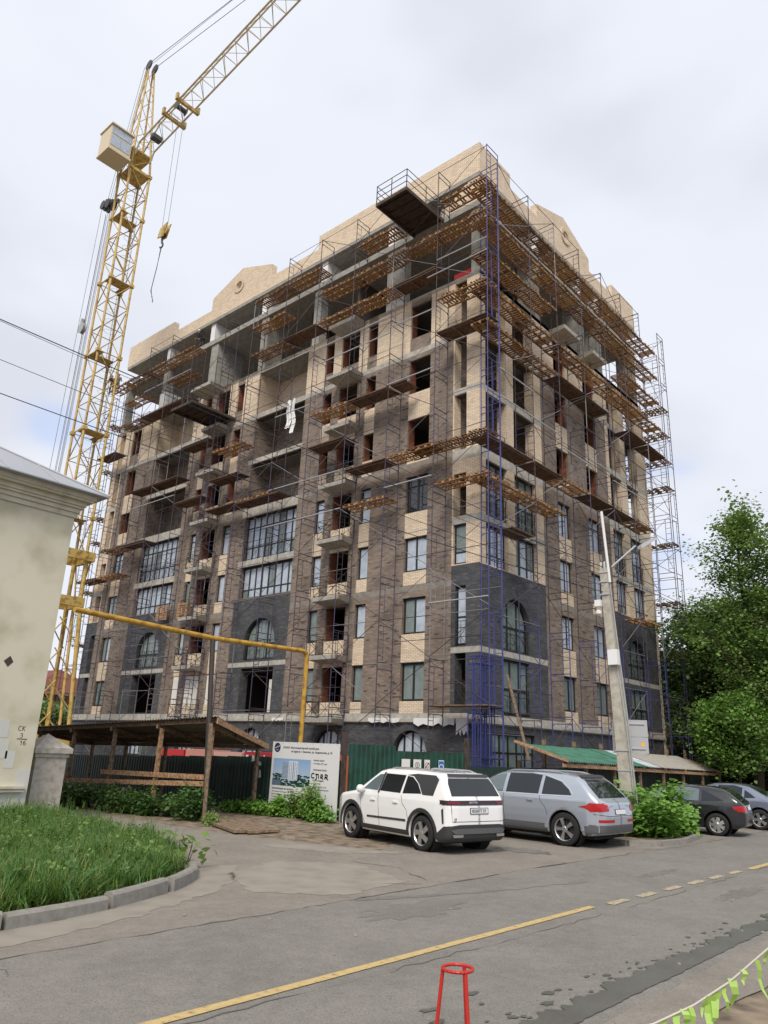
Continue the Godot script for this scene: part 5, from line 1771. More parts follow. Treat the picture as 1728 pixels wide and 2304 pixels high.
	mb4.bar(Vector3(2.6, 2.58, 1.6), Vector3(4.5, 1.95, 1.05), 0.05, 0.1)
	put("fascia_board", mb4, M["plank_new"], c)
	# loose plank leaning on the building behind that canopy
	mb4 = MB.new()
	mb4.bar(Vector3(1.9, 1.9, -0.6), Vector3(0.75, 5.3, -0.9), 0.14, 0.03)
	tag(put("leaning_plank", mb4, M["plank_grey"]), "long grey plank leaning on the dark corner of the building", "plank")
	# low parapet board of the footway, and planks lying on the ground
	var pl := thing("plank_footbridge", "old grey planks lying on the ground before the information board", "planks", Vector3(1.6, 0.03, 13.2), -0.35)
	for i in 4:
		var mb := MB.new()
		mb.box(Vector3(-1.6 + rng.randf_range(-0.15, 0.15), 0.001 * i, -0.6 + 0.31 * i), Vector3(1.2 + rng.randf_range(-0.2, 0.2), 0.05 + 0.004 * i, -0.6 + 0.31 * i + 0.28))
		put("plank", mb, M["plank_grey"], pl)


func build_board() -> void:
	var o := thing("information_board", "white construction information board with a printed picture of the house, scrawled with graffiti", "sign", Vector3(-1.93, 0.0, 9.34))
	o.rotation.z = -0.004
	var mb := MB.new()
	var w := 3.12
	mb.box(Vector3(0, 0.0, -0.02), Vector3(w, 2.2, 0.0))
	put("panel", mb, M["print_white"], o)
	# printed picture: computed view of a white tower block among trees
	var im := Image.create(256, 220, false, Image.FORMAT_RGB8)
	for y in 220:
		for x in 256:
			var t := y / 220.0
			im.set_pixel(x, y, Color(0.50 + 0.22 * t, 0.63 + 0.13 * t, 0.78 + 0.03 * t))
	var r := RandomNumberGenerator.new()
	r.seed = 77
	for i in 240:
		var x := r.randi() % 256
		var y := 128 + r.randi() % 92
		if absi(x - 120) < 50 and y < 160:
			continue
		var g := r.randf_range(0.1, 0.34)
		var e := 6 + r.randi() % 18
		im.fill_rect(Rect2i(x - e / 2, y - e / 3, e, e / 2 + 2), Color(g * 0.42, g * 1.0, g * 0.85))
	im.fill_rect(Rect2i(66, 26, 44, 140), Color(0.62, 0.68, 0.76))
	im.fill_rect(Rect2i(110, 18, 62, 152), Color(0.8, 0.83, 0.88))
	for fl in 13:
		im.fill_rect(Rect2i(66, 32 + fl * 10, 40, 4), Color(0.30, 0.37, 0.47))
		for cc in 5:
			im.fill_rect(Rect2i(114 + cc * 12, 28 + fl * 11, 6, 6), Color(0.33, 0.41, 0.52))
	im.fill_rect(Rect2i(140, 22, 5, 140), Color(0.42, 0.47, 0.56))
	im.fill_rect(Rect2i(0, 176, 60, 44), Color(0.34, 0.4, 0.48))
	var pm := mat("board_picture", Color.WHITE, 0.5)
	pm.albedo_texture = ImageTexture.create_from_image(im)
	var qm := QuadMesh.new()
	qm.size = Vector2(1.78, 0.83 * 1.0)
	qm.material = pm
	put_mesh("printed_picture", qm, o, null, Transform3D(Basis(), Vector3(0.99, 1.27, 0.003)))
	mb = MB.new()
	mb.lathe(Vector3(0.24, 2.02, 0.001), Vector3(0, 0, 1), [Vector2(0, 0.003), Vector2(0.15, 0.003), Vector2(0.15, 0)], 28)
	put("round_logo", mb, M["print_navy"], o)
	mb = MB.new()
	for i in 4:
		mb.lathe(Vector3(0.16 + 0.055 * i, 2.01 + 0.018 * i, 0.005), Vector3(0, 0, 1), [Vector2(0, 0.002), Vector2(0.02, 0.002), Vector2(0.02, 0)], 10)
	mb.bar(Vector3(0.19, 1.95, 0.006), Vector3(0.25, 1.93, 0.006), 0.003, 0.012)
	mb.bar(Vector3(0.25, 1.93, 0.006), Vector3(0.29, 1.97, 0.006), 0.003, 0.012)
	put("logo_dots", mb, M["print_white"], o)
	var lines := [[0.52, 2.03, 0.085, "ОБЪЕКТ: Многоквартирный жилой дом", true], [0.92, 1.92, 0.085, "по адресу: г. Иваново, ул. Андрианова, д. 18", true],
		[2.0, 1.68, 0.062, "НАЧАЛО РАБОТ:", true], [2.0, 1.59, 0.062, "IV октября 2022 года", false], [2.0, 1.40, 0.062, "ОКОНЧАНИЕ РАБОТ:", true],
		[2.0, 1.09, 0.062, "ОТДЕЛ ПРОДАЖ:", true], [2.0, 1.0, 0.06, "тел. 77-26-28", false], [2.0, 0.91, 0.06, "тел. +7 (930) 361-22-24", false], [2.2, 0.83, 0.052, "www.иваново-дом.рф", false],
		[0.12, 0.76, 0.075, "ИНФОРМАЦИЯ ПО ОБЪЕКТУ:", true], [0.12, 0.67, 0.056, "10-ти этажный жилой дом, в том числе подземный этаж с паркингом", false], [0.12, 0.59, 0.056, "Количество квартир - 54, секций - 1", false], [0.12, 0.51, 0.056, "Площадь квартир - 3875,90 кв.м, в том числе лоджии, балконы", false],
		[0.12, 0.43, 0.056, "Количество машиномест - 24", false], [0.12, 0.35, 0.056, "Площадь земельного участка", false], [0.12, 0.24, 0.056, "Застройщик: ООО «СУ Европейский стиль»", false], [0.12, 0.16, 0.056, "Проектировщик: ООО «Проект»", false], [0.12, 0.08, 0.056, "Генеральный подрядчик", false]]
	for l in lines:
		text(o, "printed_line", l[3], l[2], Transform3D(Basis(), Vector3(l[0], l[1], 0.002)), M["print_ink"], l[4])
	# graffiti, brush strokes
	var strokes := [
		[[2.08, 1.29], [1.98, 1.30], [1.94, 1.22], [1.98, 1.16], [2.08, 1.18]], [[2.16, 1.30], [2.19, 1.15], [2.13, 1.12]], [[2.13, 1.27], [2.27, 1.28]], [[2.26, 1.25], [2.27, 1.16]],
		[[2.36, 1.16], [2.37, 1.28], [2.45, 1.27], [2.44, 1.21], [2.37, 1.21], [2.48, 1.15]], [[2.55, 1.15], [2.56, 1.29], [2.66, 1.27], [2.64, 1.21], [2.57, 1.21], [2.69, 1.14]]]
	mb = MB.new()
	for s in strokes:
		for i in s.size() - 1:
			mb.bar(Vector3(s[i][0], s[i][1], 0.008), Vector3(s[i + 1][0], s[i + 1][1], 0.008), 0.004, 0.034)
	put("graffiti_scrawl", mb, M["graffiti_black"], o)
	var thin := [
		[[2.42, 0.42], [2.30, 0.46], [2.20, 0.38], [2.22, 0.28], [2.40, 0.30]], [[2.48, 0.33], [2.44, 0.40], [2.52, 0.42], [2.55, 0.35], [2.48, 0.33]], [[2.60, 0.32], [2.60, 0.42], [2.68, 0.33], [2.69, 0.43]], [[2.70, 0.42], [2.82, 0.42]], [[2.76, 0.42], [2.77, 0.28]], [[2.95, 0.42], [2.87, 0.40], [2.95, 0.35], [2.87, 0.28]], [[2.2, 0.3], [2.5, 0.2], [2.9, 0.16], [2.98, 0.22]],
		[[1.98, 0.82], [1.95, 0.55]], [[1.98, 0.80], [2.05, 0.62]], [[2.08, 0.82], [2.06, 0.52]], [[2.05, 0.84], [2.16, 0.7]], [[2.20, 0.82], [2.19, 0.5]], [[2.12, 0.66], [2.24, 0.67]], [[2.27, 0.82], [2.25, 0.58]], [[1.93, 0.72], [2.3, 0.76]], [[2.1, 1.0], [2.02, 0.88], [2.18, 0.9]]]
	mb = MB.new()
	for s in thin:
		for i in s.size() - 1:
			mb.bar(Vector3(s[i][0], s[i][1], 0.007), Vector3(s[i + 1][0], s[i + 1][1], 0.007), 0.004, 0.014)
	put("graffiti_scrawl", mb, M["graffiti_black"], o)
	mb = MB.new()
	for i in 9:
		mb.lathe(Vector3(0.1 + i * (w - 0.2) / 8, 2.17, 0.001), Vector3(0, 0, 1), [Vector2(0, 0.004), Vector2(0.014, 0.004), Vector2(0.014, 0)], 8)
	put("eyelets", mb, M["galvanised"], o)


func build_house() -> void:
	var o := thing("corner_house", "old pale yellow plastered house with moulded cornice and grey sheet roof, at the left edge", "house")
	var mb := MB.new()
	mb.box(Vector3(-16.0, -0.6, 17.3), Vector3(-1.9, 8.06, 36.0))
	put("wall", mb, M["plaster_yellow"], o)
	# cornice: courses stepping out
	for s in [[7.92, 8.06, 0.05], [8.06, 8.18, 0.10], [8.18, 8.25, 0.16], [8.25, 8.38, 0.20], [8.38, 8.44, 0.34], [8.44, 8.60, 0.38]]:
		mb = MB.new()
		mb.box(Vector3(-16.0 - s[2], s[0] + 0.002, 17.3 - s[2]), Vector3(-1.9 + s[2], s[1], 36.0 + s[2]))
		put("cornice_course", mb, M["plaster_trim"], o)
	# hipped sheet roof with standing seams
	mb = MB.new()
	var e := 0.62
	var y0 := 8.60
	var rise := 0.56
	var a := Vector3(-1.9 + e, y0, 17.3 - e)
	var bb := Vector3(-1.9 + e, y0, 36.0 + e)
	var c := Vector3(-16.0 - e, y0, 36.0 + e)
	var d := Vector3(-16.0 - e, y0, 17.3 - e)
	var half := (14.1 + 2 * e) / 2
	var r0 := Vector3(-8.95, y0 + half * rise, 17.3 - e + half)
	var r1 := Vector3(-8.95, y0 + half * rise, 36.0 + e - half)
	var mid := Vector3(-8.95, y0, 26.0)
	mb.face(a, bb, r1, r0, mid)
	mb.face(d, c, r1, r0, mid)
	mb.face(a, d, r0, r0, mid)
	mb.face(bb, c, r1, r1, mid)
	mb.face(a - Vector3(0, 0.03, 0), bb - Vector3(0, 0.03, 0), c - Vector3(0, 0.03, 0), d - Vector3(0, 0.03, 0), mid + Vector3.UP * 5)
	for q in [[a, bb], [a, d]]:
		mb.face(q[0], q[1], q[1] - Vector3(0, 0.03, 0), q[0] - Vector3(0, 0.03, 0), mid)
	put("roof", mb, M["roof_sheet"], o)
	mb = MB.new()
	mb.tube(a + Vector3(0, 0.02, 0), r0 + Vector3(0, 0.02, 0), 0.03, 5)
	for i in 8:
		var z := 18.2 + i * 1.3
		var t := clampf((z - 17.3 + e) / half, 0.0, 1.0)
		mb.tube(Vector3(a.x, y0 + 0.01, z), Vector3(a.x - half * t, y0 + 0.01 + half * rise * t, z), 0.015, 4)
	put("roof_seam", mb, M["lamp_grey"], o)
	# ledge, plinth stain, hand painted marks, bill remnants
	mb = MB.new()
	mb.box(Vector3(-1.9, 0.72, 17.42), Vector3(-1.8, 0.80, 19.0))
	mb.box(Vector3(-1.9, 0.80, 17.40), Vector3(-1.77, 0.86, 19.0))
	put("stone_ledge", mb, M["plaster_trim"], o)
	for s in [[17.30, 0.25, 17.62, 1.25, "whitewashed_patch"], [17.75, 1.28, 18.0, 1.68, "bill_remnant"], [17.95, 1.5, 18.4, 1.95, "bill_remnant"], [18.02, 2.0, 18.35, 2.42, "bill_remnant"], [17.7, 0.2, 18.6, 0.7, "whitewashed_patch"]]:
		mb = MB.new()
		mb.box(Vector3(-1.9, s[1], s[0]), Vector3(-1.896, s[3], s[2]))
		put(s[4], mb, M["whitewash"], o)
	var turn := Basis(Vector3.UP, PI / 2)
	var pm := mat("brown_marker", lin(0.06, 0.035, 0.035), 0.8)
	text(o, "painted_mark", "СК", 0.16, Transform3D(turn, Vector3(-1.897, 2.23, 17.80)), pm)
	text(o, "painted_mark", "3", 0.15, Transform3D(turn, Vector3(-1.897, 2.06, 17.72)), pm)
	text(o, "painted_mark", "16", 0.15, Transform3D(turn, Vector3(-1.897, 1.88, 17.70)), pm)
	mb = MB.new()
	mb.box(Vector3(-1.899, 1.965, 17.52), Vector3(-1.895, 1.985, 17.78))
	put("painted_mark", mb, pm, o)
	mb = MB.new()
	mb.hexa([Vector3(-1.899, 3.84, 18.22), Vector3(-1.899, 3.70, 18.34), Vector3(-1.895, 3.70, 18.34), Vector3(-1.895, 3.84, 18.22), Vector3(-1.899, 3.98, 18.32), Vector3(-1.899, 3.84, 18.46), Vector3(-1.895, 3.84, 18.46), Vector3(-1.895, 3.98, 18.32)])
	put("painted_mark", mb, pm, o)
	# gate pillar beside it
	o = thing("gate_pillar", "weathered stone gate pillar with a pyramid cap beside the yellow house", "pillar", Vector3(-2.85, -0.06, 16.55))
	mb = MB.new()
	mb.box(Vector3(-0.42, -0.2, -0.42), Vector3(0.42, 1.60, 0.42))
	put("shaft", mb, M["old_plaster"], o)
	mb = MB.new()
	mb.box(Vector3(-0.46, 1.602, -0.46), Vector3(0.46, 1.70, 0.46))
	mb.box(Vector3(-0.52, 1.702, -0.52), Vector3(0.52, 1.84, 0.52))
	var tip := Vector3(0, 2.20, 0)
	var cs := [Vector3(-0.5, 1.84, -0.5), Vector3(0.5, 1.84, -0.5), Vector3(0.5, 1.84, 0.5), Vector3(-0.5, 1.84, 0.5)]
	for i in 4:
		mb.face(cs[i], cs[(i + 1) % 4], tip + Vector3(0, 0, 0.001), tip, Vector3(0, 1.6, 0))
	put("cap", mb, M["old_plaster"], o)


func build_lamp() -> void:
	var at := Vector3(8.3, 0.0, 4.6)
	var o := thing("street_lamp", "tapered concrete lamp pole with a grey LED head, cabinet and wires, standing in the shrub", "street lamp", at)
	var mb := MB.new()
	var b := 0.19
	var t := 0.105
	mb.hexa([Vector3(-b, -0.1, -b), Vector3(b, -0.1, -b), Vector3(b, -0.1, b), Vector3(-b, -0.1, b), Vector3(-t - 0.33, 7.75, -t + 0.25), Vector3(t - 0.33, 7.75, -t + 0.25), Vector3(t - 0.33, 7.75, t + 0.25), Vector3(-t - 0.33, 7.75, t + 0.25)])
	put("pole", mb, M["lamp_concrete"], o)
	var top := Vector3(-0.33, 7.75, 0.25)
	mb = MB.new()
	mb.tube(top + Vector3(0.16, -0.45, -0.02), top + Vector3(0.06, 1.85, 0.1), 0.045, 8)
	put("pipe_extension", mb, M["white_paint_column"], o)
	var head := Vector3(0.35, 8.75, -1.25)
	mb = MB.new()
	mb.tube(top + Vector3(0.2, 0.05, -0.1), head + Vector3(-0.1, -0.08, 0.35), 0.03, 7)
	put("arm", mb, M["lamp_grey"], o)
	mb = MB.new()
	var d := (head - top).normalized()
	var s := d.cross(Vector3.UP).normalized() * 0.18
	var u := Vector3.UP * 0.05
	var h0 := head - d * 0.15
	var h1 := head + d * 0.6
	mb.hexa([h0 - s * 0.6 - u, h0 + s * 0.6 - u, h1 + s - u * 0.6, h1 - s - u * 0.6, h0 - s * 0.5 + u, h0 + s * 0.5 + u, h1 + s * 0.9 + u * 0.5, h1 - s * 0.9 + u * 0.5])
	put("lamp_head", mb, M["lamp_grey"], o)
	mb = MB.new()
	for y in [7.6, 7.3, 6.9]:
		mb.box(top + Vector3(-0.125 - 0.012 * (7.75 - y), y - 7.75, -0.125), top + Vector3(0.125 + 0.04 * (7.75 - y), y - 7.715, 0.125))
	for y in [0.6, 1.2, 1.75, 2.3]:
		mb.box(Vector3(-0.2 - 0.04 * y, y, -0.2 + 0.03 * y), Vector3(0.2 - 0.05 * y, y + 0.03, 0.19 + 0.03 * y))
	put("clamp_band", mb, M["galvanised"], o)
	mb = MB.new()
	for i in 5:
		mb.tube(top + Vector3(-0.12 + 0.06 * i, 0, 0.06 * (i % 2)), top + Vector3(-0.12 + 0.06 * i, 0.22, 0.06 * (i % 2)), 0.014, 4)
	put("insulator_pin", mb, M["white_paint_column"], o)
	mb = MB.new()
	mb.box(Vector3(-0.27, 4.75, 0.28), Vector3(0.03, 5.2, 0.46))
	put("junction_box", mb, M["white_paint_column"], o)
	mb = MB.new()
	mb.box(Vector3(-0.62, 6.55, 0.28), Vector3(-0.42, 6.75, 0.44))
	mb.lathe(Vector3(-0.52, 6.35, 0.38), Vector3(0, 1, 0), [Vector2(0, -0.1), Vector2(0.09, -0.03), Vector2(0.09, 0.06), Vector2(0, 0.1)], 10)
	put("camera_dome", mb, M["white_paint_column"], o)
	mb = MB.new()
	mb.path([Vector3(0.21, 0.2, 0.05), Vector3(0.1, 3.0, 0.1), Vector3(-0.12, 6.4, 0.2), Vector3(-0.2, 7.7, 0.22)], 0.018, 5)
	mb.path([Vector3(0.19, 0.2, 0.16), Vector3(0.1, 3.0, 0.24), Vector3(-0.1, 5.0, 0.3)], 0.015, 5)
	put("cable_run", mb, M["lamp_grey"], o)
	# square sign seen from behind
	o = thing("traffic_sign", "square grey traffic sign seen from behind on the lamp pole, with an orange sticker", "traffic sign", at + Vector3(-0.02, 2.25, -0.23), 0.45)
	mb = MB.new()
	mb.box(Vector3(-0.5, 0.0, -0.02), Vector3(0.5, 0.46, 0.0))
	put("plate", mb, M["lamp_grey"], o)
	mb = MB.new()
	mb.box(Vector3(-0.5, 0.47, -0.02), Vector3(0.5, 0.95, 0.0))
	put("plate", mb, M["lamp_grey"], o)
	mb = MB.new()
	for y in [0.12, 0.82]:
		mb.box(Vector3(-0.42, y, 0.001), Vector3(0.42, y + 0.035, 0.03))
	put("bracket", mb, M["galvanised"], o)
	mb = MB.new()
	mb.box(Vector3(0.3, 0.2, 0.001), Vector3(0.39, 0.31, 0.004))
	put("sticker", mb, M["orange_sticker"], o)
	# overhead wires from the pole to a house out of the picture
	var n := 0
	for w in [[Vector3(-1.2, 12.5, 24.2), Vector3(7.95, 7.8, 4.9), "thick black overhead cable, highest at the left edge", 0.014], [Vector3(-1.6, 12.75, 24.2), Vector3(7.9, 7.55, 4.9), "thin overhead wire crossing the highest cable", 0.007], [Vector3(-1.3, 11.5, 24.1), Vector3(7.95, 7.2, 4.9), "thin overhead wire between the two thick cables", 0.008], [Vector3(-1.4, 10.6, 24.0), Vector3(7.95, 7.0, 4.9), "thick black overhead cable, lowest at the left edge", 0.012]]:
		mb = MB.new()
		var pts := []
		for i in 25:
			var tt := i / 24.0
			pts.append(w[0].lerp(w[1], tt) - Vector3.UP * (0.35 + 0.06 * n) * 4.0 * tt * (1.0 - tt) * 0.5)
		mb.path(pts, w[3], 5)
		tag(put("overhead_wire", mb, M["cable"]), w[2], "wire", "overhead wires")
		n += 1


func build_small() -> void:
	# gas pipe on its brown stand
	var o := thing("gas_pipe", "yellow gas pipe carried over the lane on a brown post, bent down behind the board", "pipe")
	var mb := MB.new()
	var pts := [Vector3(0.6, 4.98, 20.0), Vector3(-1.3, 5.08, 12.55), Vector3(-0.88, 5.12, 9.3)]
	pts = [Vector3(-0.35, 5.15, 17.6), Vector3(-0.75, 5.06, 13.05), Vector3(-0.9, 5.15, 9.25)]
	mb.path(pts, 0.075, 10)
	var bend := []
	for i in 6:
		var t := PI / 2 * i / 5
		bend.append(Vector3(-0.9, 5.15 - 0.22 + cos(t) * 0.22, 9.25 - sin(t) * 0.22))
	mb.path(bend, 0.075, 10)
	mb.tube(Vector3(-0.9, 4.94, 9.03), Vector3(-0.95, 0.0, 9.03), 0.075, 10)
	put("pipe", mb, M["gas_pipe"], o)
	mb = MB.new()
	mb.tube(Vector3(-0.12, -0.1, 13.1), Vector3(-0.72, 5.0, 13.05), 0.075, 10)
	put("stand", mb, M["steel_dark"], o)
	mb = MB.new()
	mb.bar(Vector3(-0.03, -0.1, 13.2), Vector3(-0.22, 2.6, 13.16), 0.08, 0.08)
	put("stand_timber", mb, M["plank_grey"], o)
	# red three legged stand
	o = thing("red_tripod_stand", "red steel stand with a ring on three splayed legs, at the bottom edge", "stand", Vector3(14.22, 0.0, 21.24))
	mb = MB.new()
	var ring := []
	for i in 25:
		ring.append(Vector3(cos(TAU * i / 24.0) * 0.112, 0.52, sin(TAU * i / 24.0) * 0.112))
	mb.path(ring, 0.0125, 8)
	put("ring", mb, M["red_paint"], o)
	for i in 3:
		var t := TAU * (i + 0.18) / 3
		mb = MB.new()
		mb.tube(Vector3(cos(t) * 0.108, 0.515, sin(t) * 0.108), Vector3(cos(t) * 0.165, 0.0, sin(t) * 0.165), 0.0145, 8)
		put("leg", mb, M["red_paint"], o)
	# bunting cord at the right bottom
	var cord := [Vector3(15.55, 0.52, 22.0), Vector3(15.874, 0.623, 21.646), Vector3(16.063, 0.732, 21.524), Vector3(16.237, 0.864, 21.425), Vector3(16.436, 1.053, 21.327), Vector3(16.62, 1.25, 21.25)]
	o = thing("flag_bunting", "cord with lime green plastic flags stretched across the bottom right corner", "bunting")
	mb = MB.new()
	mb.path(cord, 0.006, 6)
	put("cord", mb, M["flag_cord"], o)
	for i in 19:
		var u := 0.6 + i * 0.235 + rng.randf_range(-0.08, 0.08)
		var k := mini(int(u), 4)
		var p: Vector3 = cord[k].lerp(cord[k + 1], u - k)
		mb = MB.new()
		var len := rng.randf_range(0.06, 0.2)
		var wd := rng.randf_range(0.012, 0.032)
		var side := Vector3(0.75, 0, -0.66) * wd
		var sway := Vector3(rng.randf_range(-0.05, 0.05), 0, rng.randf_range(-0.05, 0.05))
		var prev := p - Vector3(0, 0.004, 0)
		for s in 4:
			var t0 := s / 4.0
			var t1 := (s + 1) / 4.0
			var q0 := p + sway * t0 * t0 + Vector3(0.012 * sin(t0 * 7 + i), -len * t0 - 0.004, 0.012 * cos(t0 * 5 + i))
			var q1 := p + sway * t1 * t1 + Vector3(0.012 * sin(t1 * 7 + i), -len * t1 - 0.004, 0.012 * cos(t1 * 5 + i))
			var w0 := side * (1.0 - 0.55 * t0)
			var w1 := side * (1.0 - 0.55 * t1) * (0.25 if s == 3 else 1.0)
			mb.face(q0 - w0, q0 + w0, q1 + w1, q1 - w1, p + Vector3(-1, 0, -1))
		put("flag", mb, M["flag_lime"], o)
	mb = MB.new()
	mb.hexa([Vector3(16.55, 0, 20.9), Vector3(16.75, 0, 20.8), Vector3(16.85, 0, 21.0), Vector3(16.65, 0, 21.1), Vector3(16.55, 1.0, 20.9), Vector3(16.75, 1.0, 20.8), Vector3(16.85, 1.0, 21.0), Vector3(16.65, 1.0, 21.1)])
	mb = MB.new()
	mb.tube(Vector3(16.36, 0, 20.72), Vector3(16.32, 0.72, 20.74), 0.07, 12)
	tag(put("stub_post", mb, M["old_plaster"]), "short grey post at the right bottom edge behind the bunting", "post")
	# litter and stones
	mb = MB.new()
	for i in 90:
		var at := Vector3(rng.randf_range(9.0, 15.2), 0.012, rng.randf_range(6.0, 21.0)) if i < 40 else Vector3(rng.randf_range(2.0, 7.0), 0.0, rng.randf_range(9.5, 14.5))
		var e := rng.randf_range(0.008, 0.028)
		mb.lathe(at, Vector3.UP, [Vector2(0, -0.01), Vector2(e, 0.0), Vector2(e * 0.7, e * 0.7), Vector2(0, e * 0.8)], 6)
	tag(put("pebbles", mb, M["kerb_stone"]), "small pebbles scattered over asphalt and earth", "pebbles", "", "stuff")


# signed distance to a closed outline, sampled on a grid
func sdf_grid(poly: PackedVector2Array, lo: Vector2, cell: float, nx: int, ny: int) -> PackedFloat32Array:
	var out := PackedFloat32Array()
	out.resize(nx * ny)
	var n := poly.size()
	for j in ny:
		for i in nx:
			var p := lo + Vector2(i, j) * cell
			var best := 1e9
			var inside := false
			var a := poly[n - 1]
			for k in n:
				var b := poly[k]
				var ab := b - a
				var ap := p - a
				var t := clampf(ap.dot(ab) / maxf(ab.length_squared(), 1e-9), 0.0, 1.0)
				var dd := (ap - ab * t).length_squared()
				if dd < best:
					best = dd
				if (a.y > p.y) != (b.y > p.y) and p.x < (b.x - a.x) * (p.y - a.y) / (b.y - a.y) + a.x:
					inside = not inside
				a = b
			out[j * nx + i] = -sqrt(best) if inside else sqrt(best)
	return out


# surface nets over a scalar field (negative inside)
func surface_net(f: PackedFloat32Array, nx: int, ny: int, nz: int, lo: Vector3, cell: float, mb: MB, mirror_z := false) -> void:
	var index := PackedInt32Array()
	index.resize(nx * ny * nz)
	index.fill(-1)
	var pos := PackedVector3Array()
	var nor := PackedVector3Array()
	var sx := 1
	var sy := nx
	var sz := nx * ny
	var corner := PackedInt32Array([0, sx, sy, sx + sy, sz, sx + sz, sy + sz, sx + sy + sz])
	var cx := [0, 1, 0, 1, 0, 1, 0, 1]
	var cy := [0, 0, 1, 1, 0, 0, 1, 1]
	var czz := [0, 0, 0, 0, 1, 1, 1, 1]
	var edges := [[0, 1], [2, 3], [4, 5], [6, 7], [0, 2], [1, 3], [4, 6], [5, 7], [0, 4], [1, 5], [2, 6], [3, 7]]
	for k in nz - 1:
		for j in ny - 1:
			var base := j * sy + k * sz
			for i in nx - 1:
				var b := base + i
				var f0 := f[b]
				if absf(f0) > cell * 2.2:
					continue
				var m := 0
				for c in 8:
					if f[b + corner[c]] < 0.0:
						m += 1
				if m == 0 or m == 8:
					continue
				var s := Vector3.ZERO
				var cnt := 0
				for e in edges:
					var a0: float = f[b + corner[e[0]]]
					var a1: float = f[b + corner[e[1]]]
					if (a0 < 0.0) != (a1 < 0.0):
						var t := a0 / (a0 - a1)
						s += Vector3(lerpf(cx[e[0]], cx[e[1]], t), lerpf(cy[e[0]], cy[e[1]], t), lerpf(czz[e[0]], czz[e[1]], t))
						cnt += 1
				s /= cnt
				index[b] = pos.size()
				pos.append(lo + (Vector3(i, j, k) + s) * cell)
				var g := Vector3.ZERO
				for c in 8:
					var v: float = f[b + corner[c]]
					var wx: float = s.x if cx[c] else 1.0 - s.x
					var wy: float = s.y if cy[c] else 1.0 - s.y
					var wz: float = s.z if czz[c] else 1.0 - s.z
					g += v * Vector3((1.0 if cx[c] else -1.0) * wy * wz, (1.0 if cy[c] else -1.0) * wx * wz, (1.0 if czz[c] else -1.0) * wx * wy)
				nor.append(g.normalized())
	for k in range(1, nz - 1):
		for j in range(1, ny - 1):
			for i in range(1, nx - 1):
				var b := i + j * sy + k * sz
				var v := f[b]
				if absf(v) > cell * 2.2:
					continue
				var q := [[f[b + sx], sy, sz], [f[b + sy], sx, sz], [f[b + sz], sx, sy]]
				for e in q:
					if (v < 0.0) == (e[0] < 0.0):
						continue
					var a0 := index[b - e[1] - e[2]]
					var a1 := index[b - e[2]]
					var a2 := index[b]
					var a3 := index[b - e[1]]
					if a0 < 0 or a1 < 0 or a2 < 0 or a3 < 0:
						continue
					mb.tri(pos[a0], pos[a1], pos[a2], nor[a0], nor[a1], nor[a2])
					mb.tri(pos[a0], pos[a2], pos[a3], nor[a0], nor[a2], nor[a3])
					if mirror_z:
						var w := Vector3(1, 1, -1)
						mb.tri(pos[a0] * w, pos[a1] * w, pos[a2] * w, nor[a0] * w, nor[a1] * w, nor[a2] * w)
						mb.tri(pos[a0] * w, pos[a2] * w, pos[a3] * w, nor[a0] * w, nor[a2] * w, nor[a3] * w)


# a car body: side outline, plan outline and cross section held against one another
class Body:
	var side: PackedFloat32Array
	var plan: PackedFloat32Array
	var sect: PackedFloat32Array
	var cell := 0.03
	var nx: int
	var ny: int
	var nz: int
	var lo := Vector3(-0.12, 0.06, -0.045)
	var wheels := []
	var arch := 0.4
	var wy := 0.34
	var inner := 0.5

	func look(g: PackedFloat32Array, w: int, h: int, u: float, v: float) -> float:
		u = clampf(u, 0.0, w - 1.001)
		v = clampf(v, 0.0, h - 1.001)
		var i := int(u)
		var j := int(v)
		var a := u - i
		var b := v - j
		var k := j * w + i
		return lerpf(lerpf(g[k], g[k + 1], a), lerpf(g[k + w], g[k + w + 1], a), b)

	func smax(a: float, b: float, k: float) -> float:
		var h := maxf(k - absf(a - b), 0.0)
		return maxf(a, b) + h * h / (4.0 * k)

	func at(p: Vector3) -> float:
		var z := absf(p.z)
		var x := (p.x - lo.x) / cell
		var y := (p.y - lo.y) / cell
		var w := (z - lo.z) / cell
		var a := look(side, nx, ny, x, y)
		var b := look(plan, nx, nz, x, w)
		var c := look(sect, nz, ny, w, y)
		var f := smax(smax(b, c, 0.09), a, 0.11)
		for wx in wheels:
			var d := Vector2(p.x - wx, p.y - wy).length()
			f = maxf(f, -maxf(d - arch, inner - z))
		return f

	func normal(p: Vector3) -> Vector3:
		var e := 0.02
		return Vector3(at(p + Vector3(e, 0, 0)) - at(p - Vector3(e, 0, 0)), at(p + Vector3(0, e, 0)) - at(p - Vector3(0, e, 0)), at(p + Vector3(0, 0, e)) - at(p - Vector3(0, 0, e))).normalized()

	# walk from outside along dir until the skin
	func skin(p: Vector3, dir: Vector3) -> Vector3:
		var f := at(p)
		for i in 90:
			if f < 0.002:
				break
			p += dir * maxf(f * 0.6, 0.004)
			f = at(p)
		return p


